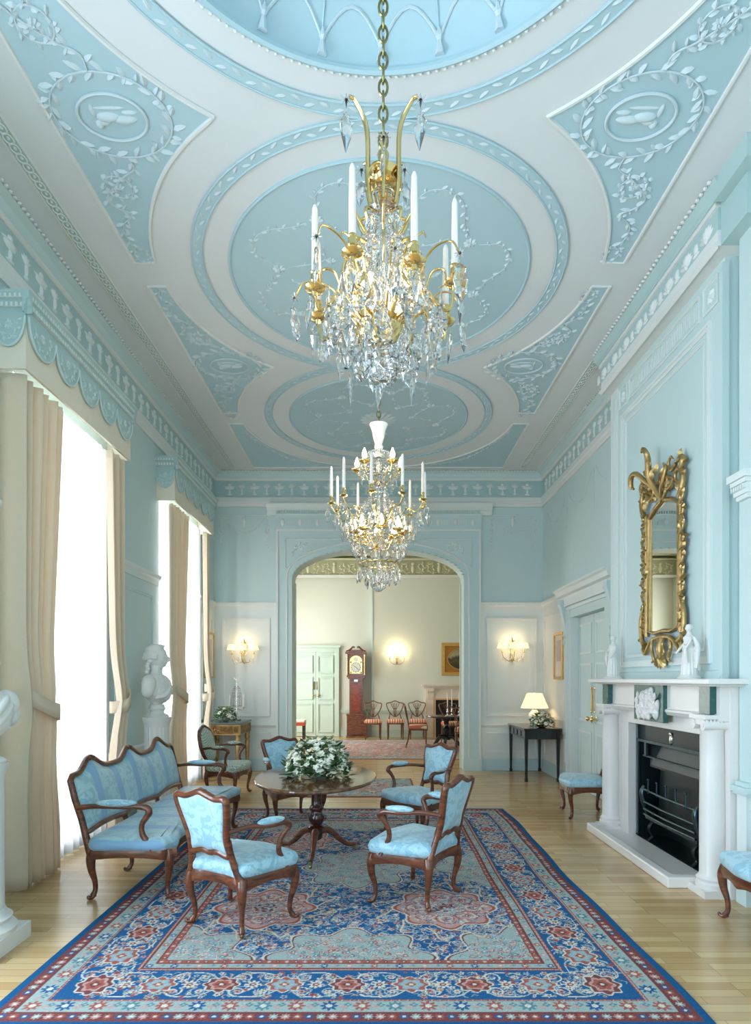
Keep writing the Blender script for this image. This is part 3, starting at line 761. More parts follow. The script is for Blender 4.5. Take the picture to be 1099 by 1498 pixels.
for y in (8.31, 8.48):
    q = MB(); q.tube([(XR+.06, y, 1.05), (XR+.02, y, 1.05)], .012, 8); q.ell((XR+.0, y, 1.05), (.026, .034, .034), 12, 8); q.ell((XR+.055, y, 1.05), (.008, .045, .06), 12, 8)
    q.build('door_knob', BRASS, D)
o = MB().box(XR-.05, XR+.02, 9.07, 9.24, 0, 2.56).box(XR-.05, XR+.02, 7.55, 7.72, 0, 2.56).box(XR-.05, XR+.02, 7.55, 9.24, 2.5, 2.68).build('trim_door_surround', AQUA, smooth=0); struct(o)
q = MB()
for a in (9.085, 9.20): q.box(XR-.075, XR-.04, a, a+.02, .2, 2.66)
q.box(XR-.07, XR-.04, 7.6, 9.2, 2.62, 2.66).box(XR-.06, XR+.06, 9.05, 9.08, 0, 2.5); q.build('architrave_bead', PALE, o, 0)
MB().box(XR-.09, XR, 7.42, 9.36, 2.68, 2.79).build('frieze_board', PALE, o, 0)
MB().run([(0,2.79),(.09,2.79),(.10,2.82),(.15,2.84),(.17,2.90),(.20,2.92),(.20,2.945),(0,2.95)], (XR, 7.33), (XR, 9.46), (-1, 0)).build('cornice_shelf', PALE, o, 20)
for y in (9.33, 7.45):
    q = MB(); prf = [(0,2.79),(.14,2.79),(.15,2.72),(.12,2.66),(.10,2.55),(.07,2.42),(.06,2.30),(.07,2.25),(.04,2.22),(0,2.22)]
    q.run(prf, (XR, y-.06), (XR, y+.06), (-1, 0))
    q.tube([(XR-.115, y-.065, 2.73), (XR-.115, y+.065, 2.73)], .035, 10); q.tube([(XR-.05, y-.065, 2.26), (XR-.05, y+.065, 2.26)], .025, 10)
    for k in range(4): leaf(q, lambda u, v, h: (XR-.05-h, u, v), y+(k-1.5)*.03, 2.22, -PI/2+(k-1.5)*.3, .12, .04, .02)
    q.build('console_bracket', AQUA, o, 30)

# ------------------------------------------------------------ chimney breast mouldings
XB = 2.62; fB = lambda u, v, h: (XB-h, u, v)
o = struct(MB().box(XB-.015, XB, 6.66, 6.84, 1.6, 4.74).build('trim_breast_pilaster', PALE, smooth=0))
q = MB()
for y in (6.68, 6.705, 6.73, 6.755, 6.78, 6.805): q.box(XB-.024, XB-.012, y, y+.010, 1.72, 4.66)
q.build('fluting', PALE, o, 0)
o = MB(); frame(o, fB, 4.80, 6.56, 1.72, 4.40, .06, .022); frame(o, fB, 4.90, 6.46, 1.82, 4.30, .025, .012); struct(o.build('trim_breast_panel', PALE, smooth=0))
o = MB(); frame(o, fB, 6.42, 6.62, 4.48, 4.70, .02, .015); frame(o, fB, 4.98, 6.36, 4.48, 4.70, .02, .015); frame(o, fB, 4.70, 4.92, 4.48, 4.70, .02, .015)
rosette(o, fB, 6.52, 4.59, .06, .02); rosette(o, fB, 4.81, 4.59, .06, .02)
for k in range(38): slab(o, fB, 5.02+k*.035, 5.035+k*.035, 4.53, 4.65, .006)
struct(o.build('trim_breast_frieze', PALE, smooth=0))
struct(MB().run([(0,1.54),(.05,1.54),(.05,1.60),(.03,1.63),(.015,1.66),(0,1.67)], (XB, 6.84), (XB, 4.62), (-1, 0)).build('trim_overmantel_base', AQUA, smooth=20))
struct(MB().box(XB-.03, XB+.02, 4.605, 4.65, 1.54, 4.72).build('trim_breast_edge', AQUA, smooth=0))
# near pier / pilaster
P = struct(MB().box(2.62, XR, 4.30, 4.44, .2, 4.77).build('trim_pilaster', AQUA, smooth=0))
MB().box(2.585, XR, 4.30, 4.42, .0, .30).build('plinth', AQUA, P, 0)
MB().box(2.59, XR, 4.305, 4.42, .30, .78).build('pedestal', PALE, P, 0)
q = MB(); 
for k, (d, z0, z1) in enumerate(((.035, .78, .80), (.05, .80, .84), (.02, .84, .87))): q.box(2.60-d, XR, 4.30-d, 4.42+d*.4, z0, z1)
q.build('dado_cap', AQUA, P, 0)
q = MB()
for d, z0, z1 in ((.012, 2.87, 2.90), (.03, 2.90, 2.97), (.05, 2.97, 3.00), (.07, 3.00, 3.05)): q.box(2.60-d, XR, 4.30-d, 4.42+d*.4, z0, z1)
y = 4.27
for k in range(6): q.box(2.545, 2.60, 4.27+k*.028, 4.282+k*.028, 2.93, 2.96)
q.build('capital', PALE, P, 0)
P2 = MB().box(2.64, XR, 4.32, 4.46, 4.60, 4.77); struct(P2.build('trim_pilaster_block', PALE, smooth=0))
struct(MB().box(2.52, XR, 4.18, 4.50, 4.77, 5.2).box(2.44, XR, 4.05, 4.45, 5.05, 5.2).build('trim_pilaster_entablature', AQUAD, smooth=0))
struct(MB().box(2.72, XR, 4.445, 4.615, 0, 4.77).build('trim_recess', AQUA, smooth=0))
# skirtings
struct(MB().run(SKIRT, (XR, 7.55), (XR, 6.84), (-1, 0)).run(SKIRT, (XR, YB), (XR, 4.3), (-1, 0)).build('baseboard_right', BASEBL, smooth=20))

# ------------------------------------------------------------ dining room trims
fDn = lambda u, v, h: (u, DY1-h, v); fDm = lambda u, v, h: (u, DY1-.14-h, v)
o = struct(MB().box(DX0, DX1, DY1-.20, DY1-.10, 4.45, 4.86).box(DX0, -.1, DY1-.20, DY1, 4.40, 4.86).build('trim_dining_frieze', OLIVE, smooth=0))
q = MB(); g = lambda u, v, h: (u, DY1-.20-h, v); x = -2.6; k = 0
while x < 3.0:
    flatell(q, g, x, 4.62, .05, .12, .03); flatell(q, g, x, 4.76, .045, .04, .03)
    for s_ in (-1, 1):
        vine(q, g, [(x+s_*.08, 4.52), (x+s_*.2, 4.50), (x+s_*.3, 4.6), (x+s_*.27, 4.74), (x+s_*.17, 4.74), (x+s_*.17, 4.64)], .08, .045, .02, .06, .01, k)
    x += .72; k += 1
q.build('scroll_relief', OLIVEL, o)
MB().box(DX0, DX1, DY1-.24, DY1-.10, 4.39, 4.45).build('lower_fillet', WHITE, o, 0)
MB().box(DX0, DX1, DY1-.26, DY1-.05, 4.86, 4.90).box(DX0, DX1, DY1-.36, DY1, 4.98, 5.06).build('crown_moulding', OLIVEL, o, 0)
o = struct(MB().run([(0,.64),(.02,.64),(.035,.70),(.035,.735),(0,.75)], (-1.05, DY1-.0), (-.1, DY1), (0, -1)).run([(0,.64),(.02,.64),(.035,.70),(.035,.735),(0,.75)], (-.1, DY1-.14), (1.28, DY1-.14), (0, -1)).build('trim_dining_dado', DGREEN, smooth=20))
struct(MB().box(-1.05, -.1, DY1-.03, DY1, 0, .2).box(-.1, 1.3, DY1-.17, DY1-.14, 0, .2).build('baseboard_dining', DGREEN, smooth=0))
struct(MB().box(-.135, -.10, DY1-.16, DY1, 0, 4.4).build('trim_dining_shade_strip', AQUA, smooth=0))  # aqua strip: blue shading at the wall step put into the colour
D = thing('door_2', 'pale green double door with brass plates in the dining room', 'door'); D['kind'] = 'structure'; del D['category']
for x0, x1 in ((-2.34, -1.69), (-1.68, -1.12)):
    lf = MB().box(x0, x1, DY1-.05, DY1, .01, 2.34).build('door_leaf', DGREEN, D, 0)
    q = MB(); g = lambda u, v, h: (u, DY1-.05-h, v)
    xm = (x0+x1)/2
    for a, b in ((x0+.05, x1-.08), ):
        for v0, v1 in ((.12, .92), (1.03, 1.65), (1.76, 2.24)): frame(q, g, a, b, v0, v1, .045, .03)
    q.build('door_panel', DGREEN, lf, 0)
q = MB()
for x in (-1.73, -1.64): q.box(x-.02, x+.02, DY1-.065, DY1-.05, 1.30, 1.52)
q.build('finger_plate', BRASS, D, 0)
for x in (-1.76, -1.61):
    MB().ell((x, DY1-.10, 1.14), (.04, .03, .03), 10, 8).tube([(x, DY1-.05, 1.14), (x, DY1-.1, 1.14)], .012, 6).build('door_knob', BRASS, D)
struct(MB().box(-2.46, -2.34, DY1-.08, DY1, 0, 2.46).box(-1.12, -1.04, DY1-.08, DY1, 0, 2.46).box(-2.46, -1.04, DY1-.08, DY1, 2.34, 2.46).box(-2.5, -1.0, DY1-.12, DY1, 2.46, 2.52).build('trim_dining_door_surround', DGREEN, smooth=0))
# ------------------------------------------------------------ window dressing
def curtain(name, y0, y1, x, tie, ztop, folds, side, label, ph=0.0, amp=0.035, gather=0.62, ret=False):
    """y0..y1 extent at the top; side -1: gathers to y0, +1: gathers to y1"""
    t = thing(name, label, 'curtain', (x, (y0+y1)/2, 0), group=None)
    nu, nv = folds*8, 34
    W0 = y1-y0; rows = []
    for j in range(nv+1):
        z = ztop*j/nv+0.015*(1-j/nv)
        if tie is None: k = 1.0; bul = 0.0
        else:
            d = (z-tie)
            if d >= 0: k = gather+(1-gather)*min(1, d/(ztop-tie))**0.75
            else: k = gather+(0.86-gather)*min(1, -d/tie*1.4)**0.7
            bul = 0.05*math.exp(-(d/0.35)**2)
        row = []
        for i in range(nu+1):
            s_ = i/nu
            yy = (y0+s_*W0*k) if side < 0 else (y1-(1-s_)*W0*k)
            a = amp*(1.15 if z < 1 else 1)*(1 if tie is None else (0.55+0.45*k))
            xx = a*math.sin(2*PI*folds*s_+ph+0.5*math.sin(3*s_+z*0.5))+0.3*a*math.sin(2*PI*folds*0.5*s_+1.3*ph)+bul
            row.append((xx, yy-(y0+y1)/2, z))
        if ret:
            a0, b0, c0 = row[0]; row = [(-.165, y0-.015-(y0+y1)/2, z), (-.08, y0-.02-(y0+y1)/2, z), (-.02, y0-.015-(y0+y1)/2, z)]+row
        rows.append(row)
    n = len(rows[0]); vs = [p for r in rows for p in r]
    mb = MB().add(vs, [(j*n+i, j*n+i+1, (j+1)*n+i+1, (j+1)*n+i) for j in range(nv) for i in range(n-1)])
    return t, mb, rows
def drape(y0, y1, side, label, ph, folds=6, ret=False):
    t, mb, rows = curtain('curtain', y0, y1, -2.665, 1.38, 3.88, folds, side, label, ph, amp=.036, ret=ret)
    t['group'] = 'cream tied-back window curtains'
    o = mb.build('panel', CURTAIN, t, 60); sd = o.modifiers.new('s', 'SOLIDIFY'); sd.thickness = 0.008
    k = .62*(y1-y0); ya = y0 if side < 0 else y1-k; yb = ya+k; m = (y0+y1)/2
    tb = MB(); pts = [(-.05, (ya if side < 0 else yb)-m, 1.46), (.085, (ya if side < 0 else yb)-m+(-side)*.04, 1.44), (.125, (ya+yb)/2-m, 1.37), (.11, (yb if side < 0 else ya)-m+side*.03, 1.33), (.0, (yb if side < 0 else ya)-m-side*.015, 1.31), (-.05, (yb if side < 0 else ya)-m-side*.0, 1.31)]
    P = spline(pts, 5); vs = []
    for p in P: vs += [(p.x, p.y, p.z-.06), (p.x, p.y, p.z+.06)]
    tb.add(vs, [(2*i, 2*i+1, 2*i+3, 2*i+2) for i in range(len(P)-1)])
    q = tb.build('tieback', CURTAIN, t, 60); sd = q.modifiers.new('s', 'SOLIDIFY'); sd.thickness = 0.012
    return t
def sheer(y0, y1, label, ph):
    t, mb, rows = curtain('sheer_curtain', y0, y1, -2.795, None, 3.95, 12, -1, label, ph, amp=.024)
    o = mb.build('voile', SHEER, t, 60); t['group'] = 'white sheer curtains'
    return t
drape(4.60, 5.25, -1, 'cream curtain at the left edge of the picture, tied back beside the near window', 0.2, ret=True)
drape(6.12, 6.46, 1, 'narrow cream tied-back curtain on the far side of the nearer window', 1.2, 5)
drape(8.0, 8.62, -1, 'cream tied-back curtain hanging behind the bust at the second window', 2.2)
drape(9.52, 9.74, 1, 'thin cream curtain at the far edge of the second window, near the hung picture', 0.7, 4)
sheer(4.72, 6.42, 'white sheer voile covering the nearer tall window behind the settee', 0)
sheer(8.04, 9.70, 'white sheer voile covering the second tall window beyond the bust', 1)
def pelmet(y0, y1, label):
    xo = -2.60; ym = (y0+y1)/2
    t = thing('pelmet', label, 'pelmet', (XL, ym, 3.9), group=None); X = lambda a: a-XL; h = lambda a: a-3.9
    t['group'] = 'scalloped pelmets over the windows'
    CURV = mat('cream_pelmet_cloth', srgb(232, 222, 204), 0.7) if 'cream_pelmet_cloth' not in bpy.data.materials else bpy.data.materials['cream_pelmet_cloth']
    q = MB(); L0, L1 = y0-ym, y1-ym
    q.box(X(xo)-.02, X(xo), L0, L1, 0, h(4.32)).box(0, X(xo), L0, L0+.02, 0, h(4.32)).box(0, X(xo), L1-.02, L1, 0, h(4.32)); q.build('valance', CURV, t, 0)
    q = MB()
    prof = [(0,h(4.30)),(.01,h(4.30)),(.012,h(4.34)),(.025,h(4.35)),(.03,h(4.39)),(.045,h(4.40)),(.05,h(4.44)),(.06,h(4.455)),(0,h(4.455))]
    q.box(0, X(xo), L0, L1, h(4.30), h(4.40))
    q.run(prof, (X(xo), L0-.05), (X(xo), L1+.05), (1, 0)); q.run(prof, (0, L0), (X(xo)+.05, L0), (0, -1)); q.run(prof, (0, L1), (X(xo)+.05, L1), (0, 1))
    hd = q.build('cornice_box', AQUAD, t, 20)
    q = MB()
    for d0, d1, v0, v1, w_ in ((.012, .036, 4.345, 4.375, .018), (.03, .052, 4.405, 4.43, .014)):
        q.comb(L0, L1, .036, w_, h(v0), h(v1), lambda u, v: (X(xo)+d0, u, v), lambda u, v: (X(xo)+d1, u, v))
        q.comb(.0, X(xo), .036, w_, h(v0), h(v1), lambda u, v: (u, L0-d0, v), lambda u, v: (u, L0-d1, v))
    q.build('dentil_course', PALE, hd, 0)
    n = 5; w_ = (L1-L0)/n
    for k in range(n+2):
        if k < n:
            c = L0+w_*(k+.5); rad = w_*.49; f = lambda u, v, d: (X(xo)+.004+d, u, v)
        else:
            c = X(xo)/2; rad = .125; s_ = L0 if k == n else L1; dr = -1 if k == n else 1; f = lambda u, v, d, s_=s_, dr=dr: (u, s_+dr*(.004+d), v)
        H = .25; top = h(4.31)
        pts = [(c-rad, top), (c-rad, top-.03)]+[(c-rad*math.cos(a), top-.03-(H-.03)*math.sin(a)) for a in [PI*i/14 for i in range(1, 14)]]+[(c+rad, top-.03), (c+rad, top)]
        q = MB().prism(pts, lambda u, v: f(u, v, 0), lambda u, v: f(u, v, .018)); so = q.build('scallop', AQUAD, t, 20)
        q = MB(); q.tube([f(u, v, .018) for u, v in pts[1:-1]], .008, 5)
        g = lambda u, v, d: f(u, v, .018+d)
        rosette(q, g, c, top-.09, .04, .012); vine(q, g, [(c-rad*.6, top-.05), (c-rad*.5, top-.14), (c, top-.2), (c+rad*.5, top-.14), (c+rad*.6, top-.05)], .045, .022, .01, .03, .003, k)
        q.build('scallop_relief', AQUA, so)
    return t
pelmet(4.56, 6.50, 'blue scalloped pelmet with cream valance over the nearer window')
pelmet(7.93, 9.80, 'blue scalloped pelmet with cream valance over the second window in the far corner')

# ------------------------------------------------------------ rugs (woven pattern as per-point colours of the pile)
def rgb(*c): return np.array(srgb(*c)[:3])
PAL = dict(navy=rgb(38, 88, 132), blue=rgb(72, 122, 160), rust=rgb(160, 90, 78), dred=rgb(118, 66, 66), pink=rgb(186, 146, 138), cream=rgb(200, 194, 182), sage=rgb(154, 166, 162), sky=rgb(136, 160, 174), edge=rgb(28, 84, 128), teal=rgb(86, 128, 138), gold=rgb(196, 168, 128))
class Canvas:
    def __init__(s, w, h, res, bg):
        s.res = res; s.nx = int(round(w/res)); s.ny = int(round(h/res)); s.w = w; s.h = h
        s.a = np.empty((s.ny, s.nx, 3)); s.a[:] = PAL[bg]
        s.X, s.Y = np.meshgrid((np.arange(s.nx)+.5)*res, (np.arange(s.ny)+.5)*res)
    def win(s, x0, x1, y0, y1):
        r = s.res; return slice(max(0, int(y0/r)-1), max(0, min(s.ny, int(y1/r)+2))), slice(max(0, int(x0/r)-1), max(0, min(s.nx, int(x1/r)+2)))
    def rect(s, x0, x1, y0, y1, c):
        m = (s.X >= x0) & (s.X < x1) & (s.Y >= y0) & (s.Y < y1); s.a[m] = PAL[c]
    def blob(s, cx, cy, R, c, lobes=0, amp=0.0, sy=1.0, ph=0.0, r0=0.0):
        w = s.win(cx-R*(1+amp), cx+R*(1+amp), cy-R*sy*(1+amp), cy+R*sy*(1+amp)); X = s.X[w]-cx; Y = (s.Y[w]-cy)/sy
        d = np.hypot(X, Y); t = np.arctan2(Y, X); rr = R*(1+amp*np.cos(lobes*t+ph)) if lobes else R
        m = (d < rr) & (d >= r0*rr); s.a[w][m] = PAL[c]
    def stroke(s, pts, w_, c):
        P = spline([(p[0], p[1], 0) for p in pts], 6); h = w_/2
        for i in range(len(P)-1):
            a, b = P[i], P[i+1]; w = s.win(min(a.x, b.x)-h, max(a.x, b.x)+h, min(a.y, b.y)-h, max(a.y, b.y)+h)
            X = s.X[w]-a.x; Y = s.Y[w]-a.y; dx, dy = b.x-a.x, b.y-a.y; L = dx*dx+dy*dy+1e-12
            t = np.clip((X*dx+Y*dy)/L, 0, 1); m = np.hypot(X-t*dx, Y-t*dy) < h; s.a[w][m] = PAL[c]
    def flower(s, x, y, R, c1, c2, n=6, ph=0.0):
        s.blob(x, y, R, c1, n, .28, 1, ph); s.blob(x, y, R*.45, c2)
    def scroll(s, x, y, R, a0, sg, w_, c, turns=1.1):
        s.stroke([(x+R*(1-.62*k/10)*math.cos(a0+sg*2*PI*turns*k/10), y+R*(1-.62*k/10)*math.sin(a0+sg*2*PI*turns*k/10)) for k in range(11)], w_, c)
    def palmette(s, x, y, R, ca='rust', cb='cream', cc='pink', sy=1.0):
        s.blob(x, y, R*1.12, 'cream', 8, .10, sy); s.blob(x, y, R, ca, 8, .12, sy); s.blob(x, y, R*.74, cb, 6, .14, sy, .5); s.blob(x, y, R*.56, cc, 6, .12, sy)
        s.blob(x, y, R*.30, ca, 4, .2, sy); s.blob(x, y, R*.14, 'cream')
def make_rug(name, loc, w, h, res, label, design, wob=0.0, z=0.012, cat='rug'):
    cv = Canvas(w, h, res, 'navy'); design(cv)
    a = cv.a; rs = np.random.RandomState(3)
    a = a*(1+rs.normal(0, .10, (cv.ny, cv.nx, 1)))
    nx, ny = cv.nx, cv.ny
    X = (np.arange(nx)/(nx-1)-.5)*w; Y = (np.arange(ny)/(ny-1))*h
    XX, YY = np.meshgrid(X, Y)
    if wob: XX = XX+wob*(np.sin(YY*1.9+.6)+.4*np.sin(YY*5.1))*(XX/w+.5)**4
    ZZ = np.full_like(XX, z); ZZ[0, :] = 0.001; ZZ[-1, :] = 0.001; ZZ[:, 0] = 0.001; ZZ[:, -1] = 0.001
    co = np.stack([XX, YY, ZZ], -1).reshape(-1, 3)
    i = np.arange(nx-1)[None, :]+np.arange(ny-1)[:, None]*nx
    F = np.stack([i, i+1, i+1+nx, i+nx], -1).reshape(-1, 4)
    me = bpy.data.meshes.new(name); me.vertices.add(len(co)); me.vertices.foreach_set('co', co.ravel())
    me.loops.add(F.size); me.loops.foreach_set('vertex_index', F.ravel().astype(np.int32)); me.polygons.add(len(F)); me.polygons.foreach_set('loop_start', np.arange(0, F.size, 4, dtype=np.int32))
    me.update()
    ca = me.color_attributes.new('weave', 'FLOAT_COLOR', 'POINT')
    ca.data.foreach_set('color', np.concatenate([np.clip(a, 0, 1).reshape(-1, 3), np.ones((nx*ny, 1))], 1).ravel().astype(np.float32))
    m = mat(name+'_wool', (1,1,1,1), .95, spec=.1); nt = m.node_tree; at = nt.nodes.new('ShaderNodeAttribute'); at.attribute_name = 'weave'
    nt.links.new(at.outputs['Color'], nt.nodes['Principled BSDF'].inputs['Base Color'])
    me.materials.append(m); me.validate()
    o = bpy.data.objects.new(name, me); C.objects.link(o); o.location = loc; tag(o, label, cat)
    return o
def guard(cv, d0, d1, bg, per, cols, r):
    """a narrow border band at distance d0..d1 from the edge with small rosettes"""
    w, h = cv.w, cv.h; D = np.minimum(np.minimum(cv.X, w-cv.X), np.minimum(cv.Y, h-cv.Y))
    cv.a[(D >= d0) & (D < d1)] = PAL[bg]
    e = .006; cv.a[((D >= d0) & (D < d0+e)) | ((D >= d1-e) & (D < d1))] = PAL['dred']
    dm = (d0+d1)/2; L = [((dm, dm), (w-dm, dm)), ((dm, h-dm), (w-dm, h-dm)), ((dm, dm), (dm, h-dm)), ((w-dm, dm), (w-dm, h-dm))]
    k = 0
    for (a, b) in L:
        n = max(1, int(math.hypot(b[0]-a[0], b[1]-a[1])/per))
        for i in range(n+1):
            x, y = a[0]+(b[0]-a[0])*i/n, a[1]+(b[1]-a[1])*i/n; c = cols[k % len(cols)]; k += 1
            cv.flower(x, y, r, c, 'cream', 8)
            if i < n and per > .06:
                x2, y2 = a[0]+(b[0]-a[0])*(i+.5)/n, a[1]+(b[1]-a[1])*(i+.5)/n
                for q in (-1, 1): cv.flower(x2+(.3*r*q), y2+.3*r*q, r*.45, 'teal' if q > 0 else 'pink', bg, 4)
def main_design(cv):
    w, h = cv.w, cv.h; R = random.Random(11)
    D = np.minimum(np.minimum(cv.X, w-cv.X), np.minimum(cv.Y, h-cv.Y))
    cv.a[D < .05] = PAL['edge']; cv.a[(D >= .05) & (D < .06)] = PAL['dred']
    guard(cv, .06, .13, 'dred', .055, ['pink', 'rust', 'navy', 'sage'], .020)
    guard(cv, .13, .25, 'sage', .16, ['rust', 'navy', 'rust', 'teal'], .036)
    guard(cv, .232, .252, 'pink', .04, ['rust'], .008)
    cv.a[(D >= .252) & (D < .55)] = PAL['navy']
    # wide border: palmettes, scrolls, blossoms
    dm = .40
    runs = [((dm, dm), (w-dm, dm)), ((dm, h-dm), (w-dm, h-dm)), ((dm, dm), (dm, h-dm)), ((w-dm, dm), (w-dm, h-dm))]
    for ri, (a, b) in enumerate(runs):
        L = math.hypot(b[0]-a[0], b[1]-a[1]); n = 8 if ri < 2 else 12; ux, uy = (b[0]-a[0])/L, (b[1]-a[1])/L; px, py = -uy, ux
        Q = lambda t, s_: (a[0]+ux*t+px*s_, a[1]+uy*t+py*s_)
        p = L/n
        for i in range(n+1):
            t = i*p
            if i < n:
                for sg in (-1, 1):
                    cv.stroke([Q(t+.02, sg*.02), Q(t+p*.25, sg*.11), Q(t+p*.5, sg*.125), Q(t+p*.75, sg*.11), Q(t+p, sg*.02)], .007, 'cream')
                    c = Q(t+p*.30, sg*.075); cv.scroll(c[0], c[1], .048, R.random()*6, sg, .008, 'cream'); cv.flower(c[0], c[1], .018, 'pink', 'dred')
                    c = Q(t+p*.70, sg*.075); cv.scroll(c[0], c[1], .048, R.random()*6, -sg, .008, 'sage'); cv.flower(c[0], c[1], .018, 'cream', 'rust')
                for j in range(40):
                    x, y = Q(t+p*R.random(), R.uniform(-.135, .135)); cv.flower(x, y, R.uniform(.009, .017), R.choice(['pink', 'cream', 'sky', 'sage', 'rust', 'blue']), 'dred', 5, R.random()*6)
                for j in range(34):
                    x, y = Q(t+p*R.random(), R.uniform(-.13, .13)); a0 = R.random()*6; cv.stroke([(x, y), (x+.02*math.cos(a0), y+.02*math.sin(a0)), (x+.035*math.cos(a0+.7), y+.035*math.sin(a0+.7))], .005, R.choice(['cream', 'sage', 'gold']))
                c = Q(t+p*.5, 0); cv.flower(c[0], c[1], .034, 'cream', 'rust', 8); cv.flower(c[0], c[1], .016, 'dred', 'cream', 5)
        for i in range(n+1):
            c = Q(i*p, 0); cv.palmette(c[0], c[1], .082, 'rust' if i % 2 else 'dred', 'sky' if i % 2 else 'pink', 'sage' if i % 2 else 'rust', .85 if ri < 2 else 1.15)
    guard(cv, .55, .575, 'pink', .04, ['rust'], .008)
    guard(cv, .575, .635, 'sage', .135, ['rust', 'navy', 'pink'], .021)
    guard(cv, .635, .675, 'rust', .05, ['pink', 'dred'], .012)
    # field
    F = D >= .675; cv.a[F] = PAL['navy']; saved = cv.a.copy()
    fx0, fx1, fy0, fy1 = .675, w-.675, .675, h-.675
    cxm, cym = w/2, h/2
    for j in range(6800):
        x, y = R.uniform(fx0, fx1), R.uniform(fy0, fy1); a0 = R.random()*6.28
        if R.random() < .55:
            cv.stroke([(x, y), (x+.028*math.cos(a0), y+.028*math.sin(a0)), (x+.05*math.cos(a0+.8), y+.05*math.sin(a0+.8)), (x+.045*math.cos(a0+1.5), y+.045*math.sin(a0+1.5))], .006, R.choice(['cream', 'sage', 'sky', 'gold', 'pink']))
        else: cv.flower(x, y, R.uniform(.009, .021), R.choice(['pink', 'cream', 'sky', 'sage', 'rust', 'blue', 'sky']), R.choice(['dred', 'cream', 'navy']), 6, a0)
    def sagearea(x, y, Rr, sy=1.0):
        cv.blob(x, y, Rr*1.06, 'cream', 8, .13, sy); cv.blob(x, y, Rr*1.03, 'dred', 8, .13, sy); cv.blob(x, y, Rr, 'sage', 8, .13, sy)
        for j in range(int(2600*Rr*Rr)+60):
            a0 = R.random()*6.28; rr = Rr*.9*math.sqrt(R.random()); xx, yy = x+rr*math.cos(a0), y+rr*sy*math.sin(a0); a1 = R.random()*6.28
            if R.random() < .6: cv.stroke([(xx, yy), (xx+.03*math.cos(a1), yy+.03*math.sin(a1)), (xx+.04*math.cos(a1+1), yy+.04*math.sin(a1+1))], .005, R.choice(['rust', 'pink', 'teal', 'cream']))
            else: cv.flower(xx, yy, R.uniform(.010, .018), R.choice(['pink', 'teal', 'rust', 'sky']), 'cream', 5, a1)
    dxm, dym = .62, .90
    for sy_ in (-1, 1):
        sagearea(cxm, cym+sy_*1.66, .42, .85)
    sagearea(cxm, cym, .40, 1.1)
    for sx_ in (-1, 1):
        for sy_ in (-1, 1): sagearea(cxm+sx_*(fx1-fx0)/2, cym+sy_*(fy1-fy0)/2, .42, 1.0)
        sagearea(cxm+sx_*(fx1-fx0)/2, cym, .34, 1.2)
    # rust medallions with scrollwork
    for sx_ in (-1, 1):
        for sy_ in (-1, 1):
            x, y = cxm+sx_*dxm, cym+sy_*dym
            cv.blob(x, y, .335, 'cream', 8, .10, 1.05); cv.blob(x, y, .322, 'rust', 8, .10, 1.05); cv.blob(x, y, .30, 'pink', 8, .10, 1.05)
            for k in range(8):
                a = 2*PI*k/8; c = (x+.19*math.cos(a), y+.20*math.sin(a))
                cv.blob(c[0], c[1], .082, 'rust'); cv.blob(c[0], c[1], .070, 'pink'); cv.scroll(c[0], c[1], .06, a, 1 if k % 2 else -1, .010, 'cream'); cv.scroll(c[0], c[1], .045, a+2, 1 if k % 2 else -1, .007, 'rust'); cv.flower(c[0], c[1], .018, 'dred', 'cream')
            cv.blob(x, y, .13, 'sage', 8, .12); cv.blob(x, y, .115, 'pink', 8, .15); cv.palmette(x, y, .075, 'dred', 'sky', 'rust')
            for j in range(420):
                a0 = R.random()*6.28; rr = .30*math.sqrt(R.random()); cv.flower(x+rr*math.cos(a0), y+rr*math.sin(a0), .010, R.choice(['cream', 'rust', 'sky', 'navy']), 'cream', 4)
            # cream arabesques around
            for k in range(12):
                a = 2*PI*(k+.5)/12; r1 = .42
                cv.stroke([(x+.36*math.cos(a-.18), y+.38*math.sin(a-.18)), (x+r1*math.cos(a), y+r1*math.sin(a)), (x+.50*math.cos(a+.1), y+.52*math.sin(a+.1)), (x+.47*math.cos(a+.22), y+.49*math.sin(a+.22))], .014, 'gold')
                cv.stroke([(x+.36*math.cos(a-.18), y+.38*math.sin(a-.18)), (x+r1*math.cos(a), y+r1*math.sin(a)), (x+.50*math.cos(a+.1), y+.52*math.sin(a+.1)), (x+.47*math.cos(a+.22), y+.49*math.sin(a+.22))], .006, 'cream')
    # anything painted over the border goes back
    cv.a[~F] = saved[~F]
make_rug('persian_rug', (-.15, 2.80, 0), 3.42, 4.74, .0052, 'large blue Persian rug with rust medallions in front of the fireplace', main_design, wob=.016)
def small_design(base, cen):
    def f(cv):
        w, h = cv.w, cv.h; R = random.Random(5); D = np.minimum(np.minimum(cv.X, w-cv.X), np.minimum(cv.Y, h-cv.Y))
        cv.a[:] = PAL[base]; cv.a[D < .04] = PAL['dred']; cv.a[(D > .05) & (D < .3)] = PAL['sage']*1.1; cv.a[D > .36] = PAL[cen]
        for j in range(int(w*h*150)):
            x, y = R.uniform(.06, w-.06), R.uniform(.06, h-.06); cv.flower(x, y, R.uniform(.02, .045), R.choice(['cream', 'blue', 'sky', 'rust', 'pink', 'sage']), 'cream', 5)
        cv.a[D < .04] = PAL['rust']
    return f
make_rug('persian_rug', (-.22, 8.3, 0), 1.55, 1.5, .012, 'small faded rug on the wood floor between the large rug and the archway', small_design('sky', 'pink'))
make_rug('persian_rug', (1.15, 12.2, 0), 4.6, 3.8, .02, 'faded pink and blue rug with a red edge under the dining table beyond the arch', small_design('sky', 'pink'))

